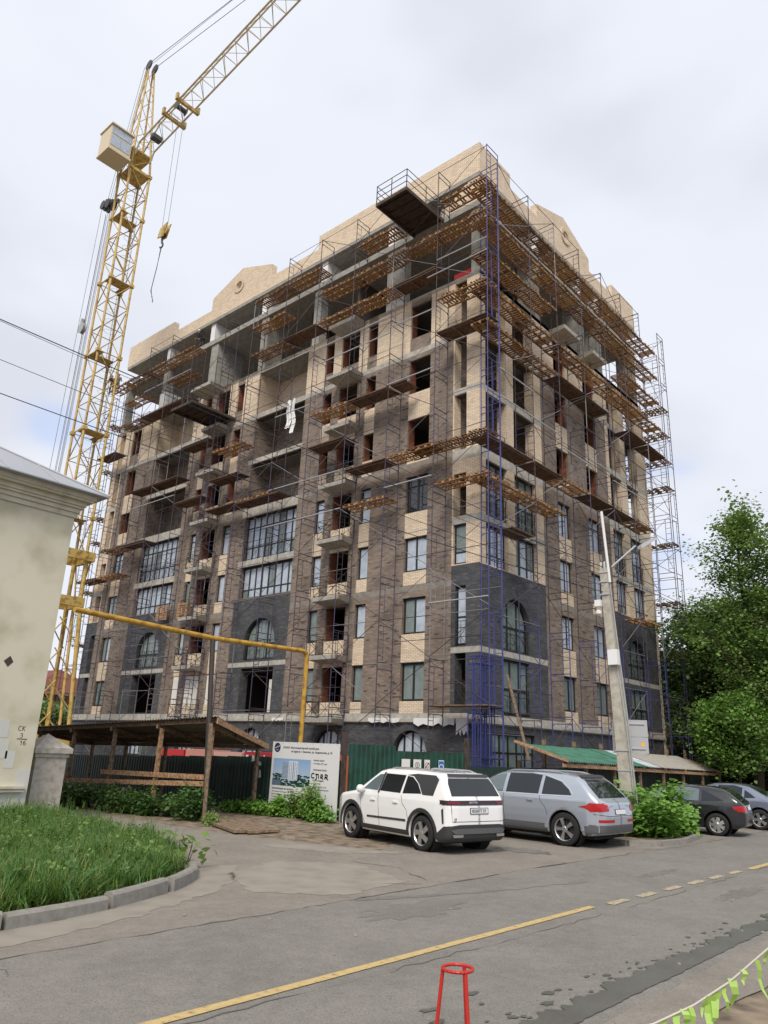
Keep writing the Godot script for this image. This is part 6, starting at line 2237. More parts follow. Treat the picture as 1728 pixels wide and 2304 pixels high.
# flat outline projected onto the body: view 0 from the left (+z), 1 from the right (-z), 2 from behind (-x), 3 from above
func skin_patch(bd: Body, poly: PackedVector2Array, view: int, lift: float, cell := 0.07) -> MB:
	var mb := MB.new()
	var r := Rect2(poly[0], Vector2.ZERO)
	for p in poly:
		r = r.expand(p)
	var memo := {}
	for i in range(floori(r.position.x / cell), floori(r.end.x / cell) + 1):
		for j in range(floori(r.position.y / cell), floori(r.end.y / cell) + 1):
			var c := PackedVector2Array([Vector2(i, j) * cell, Vector2(i + 1, j) * cell, Vector2(i + 1, j + 1) * cell, Vector2(i, j + 1) * cell])
			for piece in Geometry2D.intersect_polygons(poly, c):
				var t := Geometry2D.triangulate_polygon(piece)
				for k in range(0, t.size(), 3):
					var q := []
					var nn := []
					var ok := true
					for e in 3:
						var p: Vector2 = piece[t[k + e]]
						var key := Vector2i(p * 2000.0)
						if not memo.has(key):
							var s := Vector3.ZERO
							match view:
								0: s = bd.skin(Vector3(p.x, p.y, 1.15), Vector3(0, 0, -1))
								1: s = bd.skin(Vector3(p.x, p.y, -1.15), Vector3(0, 0, 1))
								2: s = bd.skin(Vector3(-0.1, p.y, p.x), Vector3(1, 0, 0))
								_: s = bd.skin(Vector3(p.x, 1.9, p.y), Vector3(0, -1, 0))
							var n := bd.normal(s)
							memo[key] = [s + n * lift, n, absf(bd.at(s)) < 0.02]
						q.append(memo[key][0])
						nn.append(memo[key][1])
						ok = ok and memo[key][2]
					if ok and q[0].distance_to(q[1]) < 0.4 and q[1].distance_to(q[2]) < 0.4:
						mb.tri(q[0], q[1], q[2], nn[0], nn[1], nn[2])
	return mb


func pv(a: Array) -> PackedVector2Array:
	var o := PackedVector2Array()
	for p in a:
		o.append(Vector2(p[0], p[1]))
	return o


func ribbon(a: Array, w: float) -> PackedVector2Array:  # a thin band along points
	var l := PackedVector2Array()
	var r := []
	for i in a.size():
		var p := Vector2(a[i][0], a[i][1])
		var q := Vector2(a[mini(i + 1, a.size() - 1)][0], a[mini(i + 1, a.size() - 1)][1])
		var o := Vector2(a[maxi(i - 1, 0)][0], a[maxi(i - 1, 0)][1])
		var s := (q - o).orthogonal().normalized() * w * 0.5
		l.append(p + s)
		r.append(p - s)
	r.reverse()
	for p in r:
		l.append(p)
	return l


func arc(cx: float, cy: float, r: float, t0: float, t1: float, n := 14) -> Array:
	var o := []
	for i in n + 1:
		var t := lerpf(t0, t1, float(i) / n)
		o.append([cx + cos(t) * r, cy + sin(t) * r])
	return o


func make_wheel(parent: Node, at: Vector3, out: float, r: float, w: float, spokes: int, style: int) -> void:
	var mb := MB.new()
	var ax := Vector3(0, 0, out)
	var rim := r * 0.70
	mb.lathe(at, ax, [Vector2(rim, -w), Vector2(r - 0.03, -w), Vector2(r, -w + 0.03), Vector2(r, -0.03), Vector2(r - 0.025, 0.0), Vector2(rim + 0.02, 0.012), Vector2(rim, 0.0), Vector2(rim - 0.005, -0.05)], 30)
	var wh := put("wheel", mb, M["tyre"], parent)
	mb = MB.new()
	mb.lathe(at, ax, [Vector2(rim - 0.004, 0.006), Vector2(rim - 0.02, -0.012), Vector2(rim - 0.03, -w + 0.05)], 30)
	for i in spokes:
		for h in ([-0.09, 0.09] if style != 1 else [0.0]):
			var t: float = TAU * i / spokes + h
			var t2: float = TAU * i / spokes + h * (0.45 if style == 0 else 1.9) + (0.35 if style == 1 else 0.0)
			var p := at + Vector3(cos(t2) * rim * 0.2, sin(t2) * rim * 0.2, 0) + ax * 0.0
			var q := at + Vector3(cos(t) * (rim - 0.015), sin(t) * (rim - 0.015), 0) - ax * 0.008
			var d := (q - p).normalized()
			var s := d.cross(ax).normalized() * (0.022 if style == 0 else (0.045 if style == 1 else 0.03))
			mb.hexa([p - s - ax * 0.03, p + s - ax * 0.03, q + s * 1.25 - ax * 0.03, q - s * 1.25 - ax * 0.03, p - s, p + s, q + s * 1.25, q - s * 1.25])
	mb.lathe(at, ax, [Vector2(0.0, 0.008), Vector2(0.05, 0.004), Vector2(0.075, -0.012), Vector2(0.075, -0.04)], 16)
	put("rim", mb, M["alloy"], wh)
	mb = MB.new()
	mb.lathe(at, ax, [Vector2(0.0, -0.075), Vector2(rim * 0.8, -0.075), Vector2(rim * 0.8, -0.1)], 20)
	put("brake_disc", mb, M["alloy_dark"], wh)


# spec keys: label, at, turn, paint, length, half width, side, plan, section, wheels, radius ...
func make_car(sp: Dictionary) -> Node3D:
	var o := thing("parked_car", sp.label, "car", sp.at, sp.turn, "cars parked beside the street")
	var bd := Body.new()
	bd.cell = 0.03
	bd.nx = int((sp.length + 0.3) / bd.cell)
	bd.ny = int((sp.height + 0.12) / bd.cell)
	bd.nz = int((sp.half + 0.14) / bd.cell)
	bd.side = sdf_grid(pv(sp.side), Vector2(bd.lo.x, bd.lo.y), bd.cell, bd.nx, bd.ny)
	bd.plan = sdf_grid(pv(sp.plan), Vector2(bd.lo.x, bd.lo.z), bd.cell, bd.nx, bd.nz)
	bd.sect = sdf_grid(pv(sp.section), Vector2(bd.lo.z, bd.lo.y), bd.cell, bd.nz, bd.ny)
	bd.wheels = sp.wheels
	bd.wy = sp.radius
	bd.arch = sp.radius + 0.065
	bd.inner = sp.half - 0.36
	var f := PackedFloat32Array()
	f.resize(bd.nx * bd.ny * bd.nz)
	var sx := bd.nx
	var at := 0
	for k in bd.nz:
		for j in bd.ny:
			var c := bd.sect[j * bd.nz + k]
			for i in sx:
				var a := bd.side[j * sx + i]
				var b := bd.plan[k * sx + i]
				var m := maxf(a, maxf(b, c))
				if m > 0.1:
					f[at] = m
				elif m < -0.25:
					f[at] = bd.at(bd.lo + Vector3(i, j, k) * bd.cell) if k * bd.cell > bd.inner - 0.1 else m
				else:
					f[at] = bd.at(bd.lo + Vector3(i, j, k) * bd.cell)
				at += 1
	var mb := MB.new()
	surface_net(f, bd.nx, bd.ny, bd.nz, bd.lo, bd.cell, mb, true)
	put("body", mb, M[sp.paint], o)
	mb = MB.new()
	mb.box(Vector3(0.35, 0.2, -bd.inner - 0.12), Vector3(sp.length - 0.35, 0.55, bd.inner + 0.12))
	for wx in sp.wheels:
		for s in [-1.0, 1.0]:
			mb.lathe(Vector3(wx, bd.wy, 0), Vector3(0, 0, s), [Vector2(0, bd.inner + 0.012), Vector2(bd.arch - 0.012, bd.inner + 0.012), Vector2(bd.arch - 0.012, sp.half - 0.075)], 24)
	put("underbody", mb, M["car_under"], o)
	for p in sp.patches:  # [name, material, view, polygon, lift]
		put(p[0], skin_patch(bd, p[3], p[2], p[4]), M[p[1]], o)
	for wx in sp.wheels:
		for s in [-1.0, 1.0]:
			make_wheel(o, Vector3(wx, sp.radius, s * (sp.half - 0.035)), s, sp.radius, 0.23, sp.spokes, sp.style)
	# door mirrors
	for s in [-1.0, 1.0]:
		mb = MB.new()
		var q: Vector3 = bd.skin(Vector3(sp.mirror[0], sp.mirror[1], s * 1.15), Vector3(0, 0, -s))
		mb.lathe(q + Vector3(0.0, 0.03, s * 0.04), Vector3(0, 0, s), [Vector2(0, -0.02), Vector2(0.07, 0.0), Vector2(0.095, 0.07), Vector2(0.09, 0.13), Vector2(0.05, 0.17), Vector2(0, 0.18)], 12)
		put("door_mirror", mb, M[sp.paint], o)
	for h in sp.handles:
		for s in [-1.0, 1.0]:
			var q: Vector3 = bd.skin(Vector3(h[0], h[1], s * 1.15), Vector3(0, 0, -s))
			mb = MB.new()
			mb.box(Vector3(q.x - 0.09, q.y - 0.014, minf(q.z - s * 0.01, q.z + s * 0.03)), Vector3(q.x + 0.09, q.y + 0.014, maxf(q.z - s * 0.01, q.z + s * 0.03)))
			put("door_handle", mb, M[sp.handle], o)
	if sp.rails:
		for s in [-1.0, 1.0]:
			var pts := []
			for i in 9:
				var x := lerpf(sp.rails[0], sp.rails[1], i / 8.0)
				var q: Vector3 = bd.skin(Vector3(x, 2.0, s * sp.rails[2]), Vector3(0, -1, 0))
				pts.append(q + Vector3(0, 0.035 if i > 0 and i < 8 else -0.01, 0))
			mb = MB.new()
			mb.path(pts, 0.018, 7)
			put("roof_rail", mb, M["chrome"], o)
	# rear plate
	var q2: Vector3 = bd.skin(Vector3(-0.1, sp.plate[1], 0.0), Vector3(1, 0, 0))
	var pn := bd.normal(q2)
	var tx := Transform3D(Basis(Vector3(0, 0, 1), Vector3(pn.y, -pn.x, 0), pn), q2 + pn * 0.012)
	mb = MB.new()
	mb.boxt(tx, Vector3(-0.27, -0.065, -0.01), Vector3(0.27, 0.065, 0.0))
	var plate := put("number_plate", mb, M["car_plastic"], o)
	mb = MB.new()
	mb.boxt(tx, Vector3(-0.255, -0.052, 0.0005), Vector3(0.255, 0.052, 0.004))
	put("plate_field", mb, M["print_white"], plate)
	if sp.plate[2]:
		var t2 := tx
		t2.origin += tx.basis * Vector3(-0.225, -0.001, 0.005)
		text(plate, "plate_number", sp.plate[2], 0.088, t2, M["print_ink"], true, 0.002)
	for w in sp.words:  # [text, y, z, size]
		var q: Vector3 = bd.skin(Vector3(-0.1, w[1], w[2]), Vector3(1, 0, 0))
		var n := bd.normal(q)
		var t3 := Transform3D(Basis(Vector3(0, 0, 1), Vector3(n.y, -n.x, 0).normalized(), Vector3(n.x, n.y, 0).normalized()), q + n * 0.012)
		text(o, "badge", w[0], w[3], t3, M[w[4]], true, 0.006)
	return o


func mirrored(p: PackedVector2Array) -> PackedVector2Array:
	var o := PackedVector2Array()
	for q in p:
		o.append(Vector2(-q.x, q.y))
	return o


func both(list: Array, called: String, m: String, poly: PackedVector2Array, lift: float) -> void:
	list.append([called, m, 0, poly, lift])
	list.append([called, m, 1, poly, lift])


func build_cars() -> void:
	# x runs from the tail (0) to the nose
	var pl := []
	# --- white boxy crossover
	both(pl, "side_window", "car_glass_clear", pv([[3.16, 1.15], [2.58, 1.14], [2.52, 1.51], [2.66, 1.50], [2.86, 1.38]]), 0.004)
	both(pl, "side_window", "car_glass", pv([[2.49, 1.14], [1.72, 1.13], [1.68, 1.52], [2.43, 1.53]]), 0.004)
	both(pl, "quarter_window", "car_glass", pv([[1.64, 1.13], [0.98, 1.16], [1.18, 1.36], [1.42, 1.49], [1.62, 1.51]]), 0.004)
	both(pl, "pillar_trim", "car_plastic", pv([[2.57, 1.09], [2.50, 1.09], [2.44, 1.56], [2.51, 1.55]]), 0.005)
	both(pl, "pillar_trim", "car_plastic", pv([[0.58, 1.14], [0.94, 1.14], [1.15, 1.36], [1.40, 1.51], [1.64, 1.53], [1.3, 1.57], [0.66, 1.56], [0.52, 1.48]]), 0.0035)
	both(pl, "sill_cladding", "car_plastic", pv([[1.36, 0.23], [3.14, 0.23], [3.14, 0.38], [1.36, 0.38]]), 0.008)
	both(pl, "door_trim", "car_plastic", pv([[1.45, 0.555], [2.92, 0.535], [2.93, 0.575], [1.46, 0.60]]), 0.012)
	for wx in [0.92, 3.59]:
		both(pl, "arch_cladding", "car_plastic", ribbon(arc(wx, 0.36, 0.475, -0.15, PI + 0.15), 0.085), 0.012)
	for s in [[[3.2, 1.09], [3.22, 0.75], [3.02, 0.38]], [[2.53, 1.08], [2.48, 0.7], [2.44, 0.38]], [[1.66, 1.08], [1.60, 0.92], [1.45, 0.80], [1.38, 0.60]]]:
		both(pl, "door_seam", "car_under", ribbon(s, 0.011), 0.003)
	both(pl, "air_vent", "car_plastic", pv([[0.22, 0.62], [0.27, 0.60], [0.30, 0.88], [0.24, 0.92]]), 0.004)
	pl.append(["rear_window", "car_glass", 2, pv([[-0.72, 1.16], [0.72, 1.16], [0.68, 1.40], [0.62, 1.515], [-0.62, 1.515], [-0.68, 1.40]]), 0.006])
	pl.append(["rear_spoiler", "car_plastic", 2, pv([[-0.62, 1.535], [0.62, 1.535], [0.6, 1.585], [-0.6, 1.585]]), 0.03])
	pl.append(["light_bar", "lamp_smoke", 2, pv([[-0.87, 0.985], [0.87, 0.985], [0.87, 1.075], [-0.87, 1.075]]), 0.014])
	both(pl, "light_bar_end", "lamp_smoke", pv([[0.02, 0.98], [0.34, 0.995], [0.34, 1.07], [0.03, 1.075]]), 0.012)
	for s in [-1.0, 1.0]:
		pl.append(["tail_lamp", "tail_lamp_dark", 2, pv([[0.55 * s, 1.005], [0.82 * s, 1.005], [0.82 * s, 1.055], [0.55 * s, 1.055]] if s > 0 else [[0.82 * s, 1.005], [0.55 * s, 1.005], [0.55 * s, 1.055], [0.82 * s, 1.055]]), 0.019])
	pl.append(["bumper_cladding", "car_plastic", 2, pv([[-0.88, 0.26], [0.88, 0.26], [0.9, 0.56], [0.6, 0.60], [-0.6, 0.60], [-0.9, 0.56]]), 0.010])
	both(pl, "bumper_cladding", "car_plastic", pv([[0.0, 0.26], [0.42, 0.24], [0.44, 0.40], [0.22, 0.56], [0.0, 0.58]]), 0.011)
	pl.append(["skid_plate", "car_grey_plastic", 2, pv([[-0.7, 0.42], [0.7, 0.42], [0.78, 0.50], [0.62, 0.53], [-0.62, 0.53], [-0.78, 0.50]]), 0.03])
	for s in [-1.0, 1.0]:
		pl.append(["exhaust_trim", "chrome", 2, pv([[0.62 * s - 0.12, 0.36], [0.62 * s + 0.12, 0.36], [0.62 * s + 0.13, 0.41], [0.62 * s - 0.13, 0.41]]), 0.034])
	pl.append(["tailgate_seam", "car_under", 2, ribbon([[-0.78, 1.1], [-0.76, 0.66], [0.76, 0.66], [0.78, 1.1]], 0.012), 0.004])
	make_car({"label": "white boxy crossover car with dark wheel arch trim, nearest of the parked row", "at": Vector3(8.10, 0.004, 11.92), "turn": PI - 0.20, "paint": "paint_white", "length": 4.5, "height": 1.69, "half": 0.93,
		"side": [[0.02, 0.34], [0.0, 0.55], [0.03, 0.95], [0.10, 1.10], [0.34, 1.45], [0.42, 1.58], [0.55, 1.635], [1.1, 1.67], [1.8, 1.685], [2.5, 1.66], [2.72, 1.60], [3.42, 1.13], [3.62, 1.085], [4.22, 0.99], [4.42, 0.88], [4.5, 0.62], [4.46, 0.40], [4.3, 0.24], [4.1, 0.21], [0.35, 0.21], [0.12, 0.26]],
		"plan": [[-0.0, -0.3], [0.0, 0.62], [0.05, 0.76], [0.18, 0.86], [0.5, 0.915], [0.92, 0.93], [3.6, 0.93], [4.05, 0.885], [4.32, 0.76], [4.46, 0.55], [4.5, 0.3], [4.5, -0.3]],
		"section": [[-0.3, 0.2], [0.86, 0.2], [0.90, 0.35], [0.92, 0.55], [0.93, 0.80], [0.915, 1.02], [0.885, 1.09], [0.80, 1.32], [0.70, 1.58], [0.62, 1.66], [0.4, 1.69], [-0.3, 1.69]],
		"wheels": [0.92, 3.59], "radius": 0.36, "patches": pl, "spokes": 5, "style": 1, "mirror": [3.12, 1.12], "handles": [[1.85, 0.93], [2.72, 0.93]], "handle": "paint_white", "rails": [0.75, 2.45, 0.6], "plate": [0.0, 0.87, "В558ТТ 37"],
		"words": [["JAECOO", 1.03, -0.28, 0.07, "alloy"], ["J7", 0.70, -0.72, 0.08, "car_plastic"]]})
	# --- big silver estate SUV
	pl = []
	both(pl, "side_window", "car_glass_clear", pv([[3.86, 1.16], [2.88, 1.15], [2.86, 1.60], [3.08, 1.57], [3.45, 1.40]]), 0.004)
	both(pl, "side_window", "car_glass", pv([[2.78, 1.15], [1.80, 1.15], [1.77, 1.60], [2.1, 1.63], [2.76, 1.615]]), 0.004)
	both(pl, "quarter_window", "car_glass", pv([[1.70, 1.15], [0.86, 1.17], [0.95, 1.30], [1.2, 1.47], [1.68, 1.59]]), 0.004)
	both(pl, "window_chrome", "chrome", ribbon([[3.95, 1.14], [2.8, 1.125], [0.82, 1.145], [0.84, 1.22], [1.1, 1.46], [1.7, 1.62], [2.2, 1.655], [2.85, 1.635], [3.1, 1.6], [3.55, 1.38]], 0.024), 0.007)
	both(pl, "sill_cladding", "car_grey_plastic", pv([[1.55, 0.26], [3.55, 0.26], [3.55, 0.48], [1.55, 0.48]]), 0.008)
	for wx in [1.06, 4.06]:
		both(pl, "arch_flare", "paint_silver", ribbon(arc(wx, 0.385, 0.50, 0.0, PI), 0.09), 0.02)
	for s in [[[3.92, 1.12], [3.9, 0.8], [3.6, 0.50]], [[2.84, 1.12], [2.82, 0.7], [2.80, 0.48]], [[1.76, 1.12], [1.72, 0.98], [1.58, 0.85], [1.52, 0.65]]]:
		both(pl, "door_seam", "car_under", ribbon(s, 0.011), 0.003)
	pl.append(["rear_window", "car_glass", 2, pv([[-0.70, 1.14], [0.70, 1.14], [0.64, 1.42], [0.55, 1.55], [-0.55, 1.55], [-0.64, 1.42]]), 0.006])
	pl.append(["rear_spoiler", "car_plastic", 2, pv([[-0.6, 1.57], [0.6, 1.57], [0.58, 1.63], [-0.58, 1.63]]), 0.028])
	for s in [-1.0, 1.0]:
		var q := [[0.56, 0.86], [0.92, 0.83], [0.95, 0.93], [0.92, 1.03], [0.58, 0.99]]
		for p in q:
			p[0] *= s
		pl.append(["tail_lamp", "lamp_red", 2, pv(q), 0.012])
		var r := [[0.35, 0.60], [0.86, 0.60], [0.86, 0.66], [0.35, 0.66]]
		for p in r:
			p[0] *= s
		pl.append(["bumper_reflector", "lamp_red", 2, pv(r), 0.010])
	both(pl, "tail_lamp", "lamp_red", pv([[0.0, 0.85], [0.40, 0.90], [0.44, 1.00], [0.1, 1.03], [0.02, 1.02]]), 0.012)
	pl.append(["bumper_cladding", "car_grey_plastic", 2, pv([[-0.92, 0.28], [0.92, 0.28], [0.93, 0.54], [-0.93, 0.54]]), 0.008])
	both(pl, "bumper_cladding", "car_grey_plastic", pv([[0.0, 0.27], [0.52, 0.27], [0.54, 0.50], [0.0, 0.54]]), 0.008)
	pl.append(["tailgate_seam", "car_under", 2, ribbon([[-0.9, 0.78], [-0.6, 0.74], [0.6, 0.74], [0.9, 0.78]], 0.012), 0.004])
	make_car({"label": "large silver grey estate SUV with chrome window line and red lamps, behind the white car", "at": Vector3(9.42, 0.004, 7.72), "turn": PI - 0.03, "paint": "paint_silver", "length": 5.09, "height": 1.74, "half": 0.99,
		"side": [[0.10, 0.32], [0.02, 0.50], [0.0, 0.72], [0.08, 1.02], [0.22, 1.13], [0.62, 1.50], [0.80, 1.62], [1.1, 1.68], [1.8, 1.735], [2.4, 1.73], [2.85, 1.69], [3.1, 1.63], [3.95, 1.18], [4.2, 1.10], [4.75, 0.98], [4.98, 0.84], [5.09, 0.6], [5.05, 0.38], [4.85, 0.26], [0.45, 0.25]],
		"plan": [[0.0, -0.3], [0.0, 0.50], [0.05, 0.70], [0.18, 0.86], [0.45, 0.95], [1.06, 0.99], [4.0, 0.985], [4.55, 0.93], [4.85, 0.78], [5.02, 0.55], [5.09, 0.3], [5.09, -0.3]],
		"section": [[-0.3, 0.24], [0.90, 0.24], [0.955, 0.40], [0.985, 0.62], [0.99, 0.82], [0.965, 1.05], [0.92, 1.13], [0.80, 1.42], [0.68, 1.65], [0.55, 1.72], [0.3, 1.745], [-0.3, 1.745]],
		"wheels": [1.06, 4.06], "radius": 0.385, "patches": pl, "spokes": 5, "style": 0, "mirror": [3.72, 1.17], "handles": [[2.02, 0.99], [3.08, 0.99]], "handle": "chrome", "rails": [1.1, 2.95, 0.62], "plate": [0.0, 0.83, ""], "words": [["Q7", 0.99, -0.62, 0.05, "chrome"], ["quattro", 0.93, -0.62, 0.03, "chrome"]]})
	# --- black hatchback
	pl = []
	both(pl, "side_window", "car_glass_clear", pv([[3.05, 0.98], [2.30, 0.96], [2.28, 1.30], [2.42, 1.27], [2.75, 1.13]]), 0.004)
	both(pl, "side_window", "car_glass_clear", pv([[2.22, 0.96], [1.32, 0.96], [1.30, 1.29], [1.6, 1.335], [2.2, 1.32]]), 0.004)
	both(pl, "quarter_window", "car_glass", pv([[1.24, 0.96], [0.62, 1.0], [0.95, 1.17], [1.22, 1.27]]), 0.004)
	for s in [[[3.0, 0.95], [3.0, 0.7], [2.8, 0.36]], [[2.26, 0.95], [2.24, 0.6], [2.22, 0.36]], [[1.28, 0.95], [1.2, 0.78], [1.18, 0.5]]]:
		both(pl, "door_seam", "car_under", ribbon(s, 0.01), 0.003)
	pl.append(["rear_window", "car_glass", 2, pv([[-0.58, 0.98], [0.58, 0.98], [0.52, 1.22], [-0.52, 1.22]]), 0.005])
	for s in [-1.0, 1.0]:
		var q := [[0.42, 0.72], [0.80, 0.71], [0.82, 0.80], [0.78, 0.88], [0.46, 0.84]]
		for p in q:
			p[0] *= s
		pl.append(["tail_lamp", "lamp_red", 2, pv(q), 0.01])
	both(pl, "tail_lamp", "lamp_red", pv([[0.02, 0.71], [0.34, 0.76], [0.38, 0.84], [0.08, 0.88]]), 0.010)
	make_car({"label": "black five door hatchback with its red tail lamp towards the street, behind the shrub", "at": Vector3(10.36, 0.004, 0.72), "turn": PI + 0.14, "paint": "paint_black", "length": 4.29, "height": 1.43, "half": 0.885,
		"side": [[0.06, 0.30], [0.0, 0.48], [0.0, 0.68], [0.08, 0.92], [0.14, 0.98], [0.46, 1.24], [0.62, 1.33], [0.95, 1.39], [1.6, 1.425], [2.2, 1.395], [2.45, 1.33], [3.22, 0.96], [3.9, 0.84], [4.18, 0.68], [4.29, 0.45], [4.22, 0.26], [4.0, 0.19], [0.35, 0.2]],
		"plan": [[0.0, -0.3], [0.0, 0.45], [0.06, 0.66], [0.22, 0.80], [0.6, 0.87], [1.2, 0.885], [3.3, 0.875], [3.85, 0.80], [4.15, 0.60], [4.29, 0.3], [4.29, -0.3]],
		"section": [[-0.3, 0.18], [0.80, 0.18], [0.86, 0.36], [0.885, 0.6], [0.87, 0.86], [0.83, 0.95], [0.68, 1.22], [0.58, 1.36], [0.42, 1.42], [-0.3, 1.43]],
		"wheels": [0.84, 3.42], "radius": 0.318, "patches": pl, "spokes": 7, "style": 2, "mirror": [2.98, 1.0], "handles": [[1.42, 0.86], [2.4, 0.85]], "handle": "chrome", "rails": [], "plate": [0.0, 0.80, ""], "words": []})
	# --- blue grey saloon at the right edge
	pl = []
	both(pl, "side_window", "car_glass", pv([[3.1, 0.99], [2.38, 0.98], [2.36, 1.33], [2.52, 1.30], [2.8, 1.16]]), 0.004)
	both(pl, "side_window", "car_glass", pv([[2.3, 0.98], [1.5, 0.98], [1.48, 1.30], [1.75, 1.365], [2.28, 1.35]]), 0.004)
	both(pl, "quarter_window", "car_glass", pv([[1.42, 0.98], [1.05, 1.0], [1.22, 1.13], [1.41, 1.24]]), 0.004)
	for s in [[[3.15, 0.97], [3.1, 0.7], [2.9, 0.36]], [[2.34, 0.97], [2.32, 0.6], [2.3, 0.36]], [[1.45, 0.97], [1.36, 0.8], [1.34, 0.5]]]:
		both(pl, "door_seam", "car_under", ribbon(s, 0.01), 0.003)
	pl.append(["rear_window", "car_glass", 2, pv([[-0.55, 1.1], [0.55, 1.1], [0.5, 1.34], [-0.5, 1.34]]), 0.005])
	both(pl, "tail_lamp", "lamp_red", pv([[0.02, 0.74], [0.32, 0.78], [0.34, 0.90], [0.08, 0.92]]), 0.010)
	make_car({"label": "blue grey saloon car cut off by the right edge, beyond the black hatchback", "at": Vector3(10.72, 0.004, -3.05), "turn": PI + 0.03, "paint": "paint_steel", "length": 4.55, "height": 1.46, "half": 0.89,
		"side": [[0.06, 0.32], [0.0, 0.5], [0.0, 0.78], [0.08, 1.0], [0.25, 1.04], [0.75, 1.07], [1.25, 1.33], [1.6, 1.43], [2.0, 1.46], [2.45, 1.42], [2.65, 1.35], [3.4, 1.0], [4.15, 0.86], [4.45, 0.68], [4.55, 0.45], [4.48, 0.28], [4.2, 0.2], [0.35, 0.2]],
		"plan": [[0.0, -0.3], [0.0, 0.5], [0.06, 0.7], [0.25, 0.82], [0.7, 0.88], [1.2, 0.89], [3.5, 0.88], [4.1, 0.8], [4.42, 0.58], [4.55, 0.3], [4.55, -0.3]],
		"section": [[-0.3, 0.18], [0.8, 0.18], [0.87, 0.36], [0.89, 0.62], [0.87, 0.9], [0.83, 0.97], [0.68, 1.25], [0.58, 1.39], [0.42, 1.45], [-0.3, 1.46]],
		"wheels": [0.98, 3.6], "radius": 0.322, "patches": pl, "spokes": 5, "style": 2, "mirror": [3.05, 1.02], "handles": [[1.6, 0.88], [2.5, 0.87]], "handle": "paint_steel", "rails": [], "plate": [0.0, 0.8, ""], "words": []})


# a spray of leaves, each a bent pair of triangles
func leaf_spray(n: int, size: float, spread: float, sd: int) -> ArrayMesh:
	var r := RandomNumberGenerator.new()
	r.seed = sd
	var mb := MB.new()
	for i in n:
		var at := Vector3(r.randfn(0, spread), r.randfn(0, spread * 0.6), r.randfn(0, spread))
		var out := Vector3(r.randf_range(-1, 1), r.randf_range(-0.5, 0.35), r.randf_range(-1, 1)).normalized()
		var s := out.cross(Vector3(r.randf_range(-0.5, 0.5), 1, r.randf_range(-0.5, 0.5))).normalized()
		var nn := s.cross(out).normalized()
		if nn.y < 0:
			nn = -nn
		var l := size * r.randf_range(0.7, 1.25)
		var w := l * 0.42
		var tip := at + out * l - nn * l * 0.15
		var m0 := at + out * l * 0.45 + s * w
		var m1 := at + out * l * 0.45 - s * w
		mb.tri(at, m0, tip, (nn + s * 0.3).normalized(), (nn + s * 0.3).normalized(), (nn + s * 0.3).normalized())
		mb.tri(at, tip, m1, (nn - s * 0.3).normalized(), (nn - s * 0.3).normalized(), (nn - s * 0.3).normalized())
	return mb.mesh()


func scatter(called: String, me: Mesh, list: Array, m: Material, parent: Node, kind := "stuff") -> MultiMeshInstance3D:
	me.surface_set_material(0, m)
	var mm := MultiMesh.new()
	mm.transform_format = MultiMesh.TRANSFORM_3D
	mm.mesh = me
	mm.instance_count = list.size()
	for i in list.size():
		mm.set_instance_transform(i, list[i])
	var o := MultiMeshInstance3D.new()
	o.multimesh = mm
	if parent == null:
		o.name = numbered(called)
		add_child(o)
	else:
		o.name = called
		parent.add_child(o, true)
	if kind:
		o.set_meta("kind", kind)
	return o


func spun(r: RandomNumberGenerator, at: Vector3, s: float) -> Transform3D:
	var b := Basis(Vector3.UP, r.randf() * TAU).rotated(Vector3.RIGHT, r.randf_range(-0.5, 0.5)).scaled(Vector3.ONE * s)
	return Transform3D(b, at)


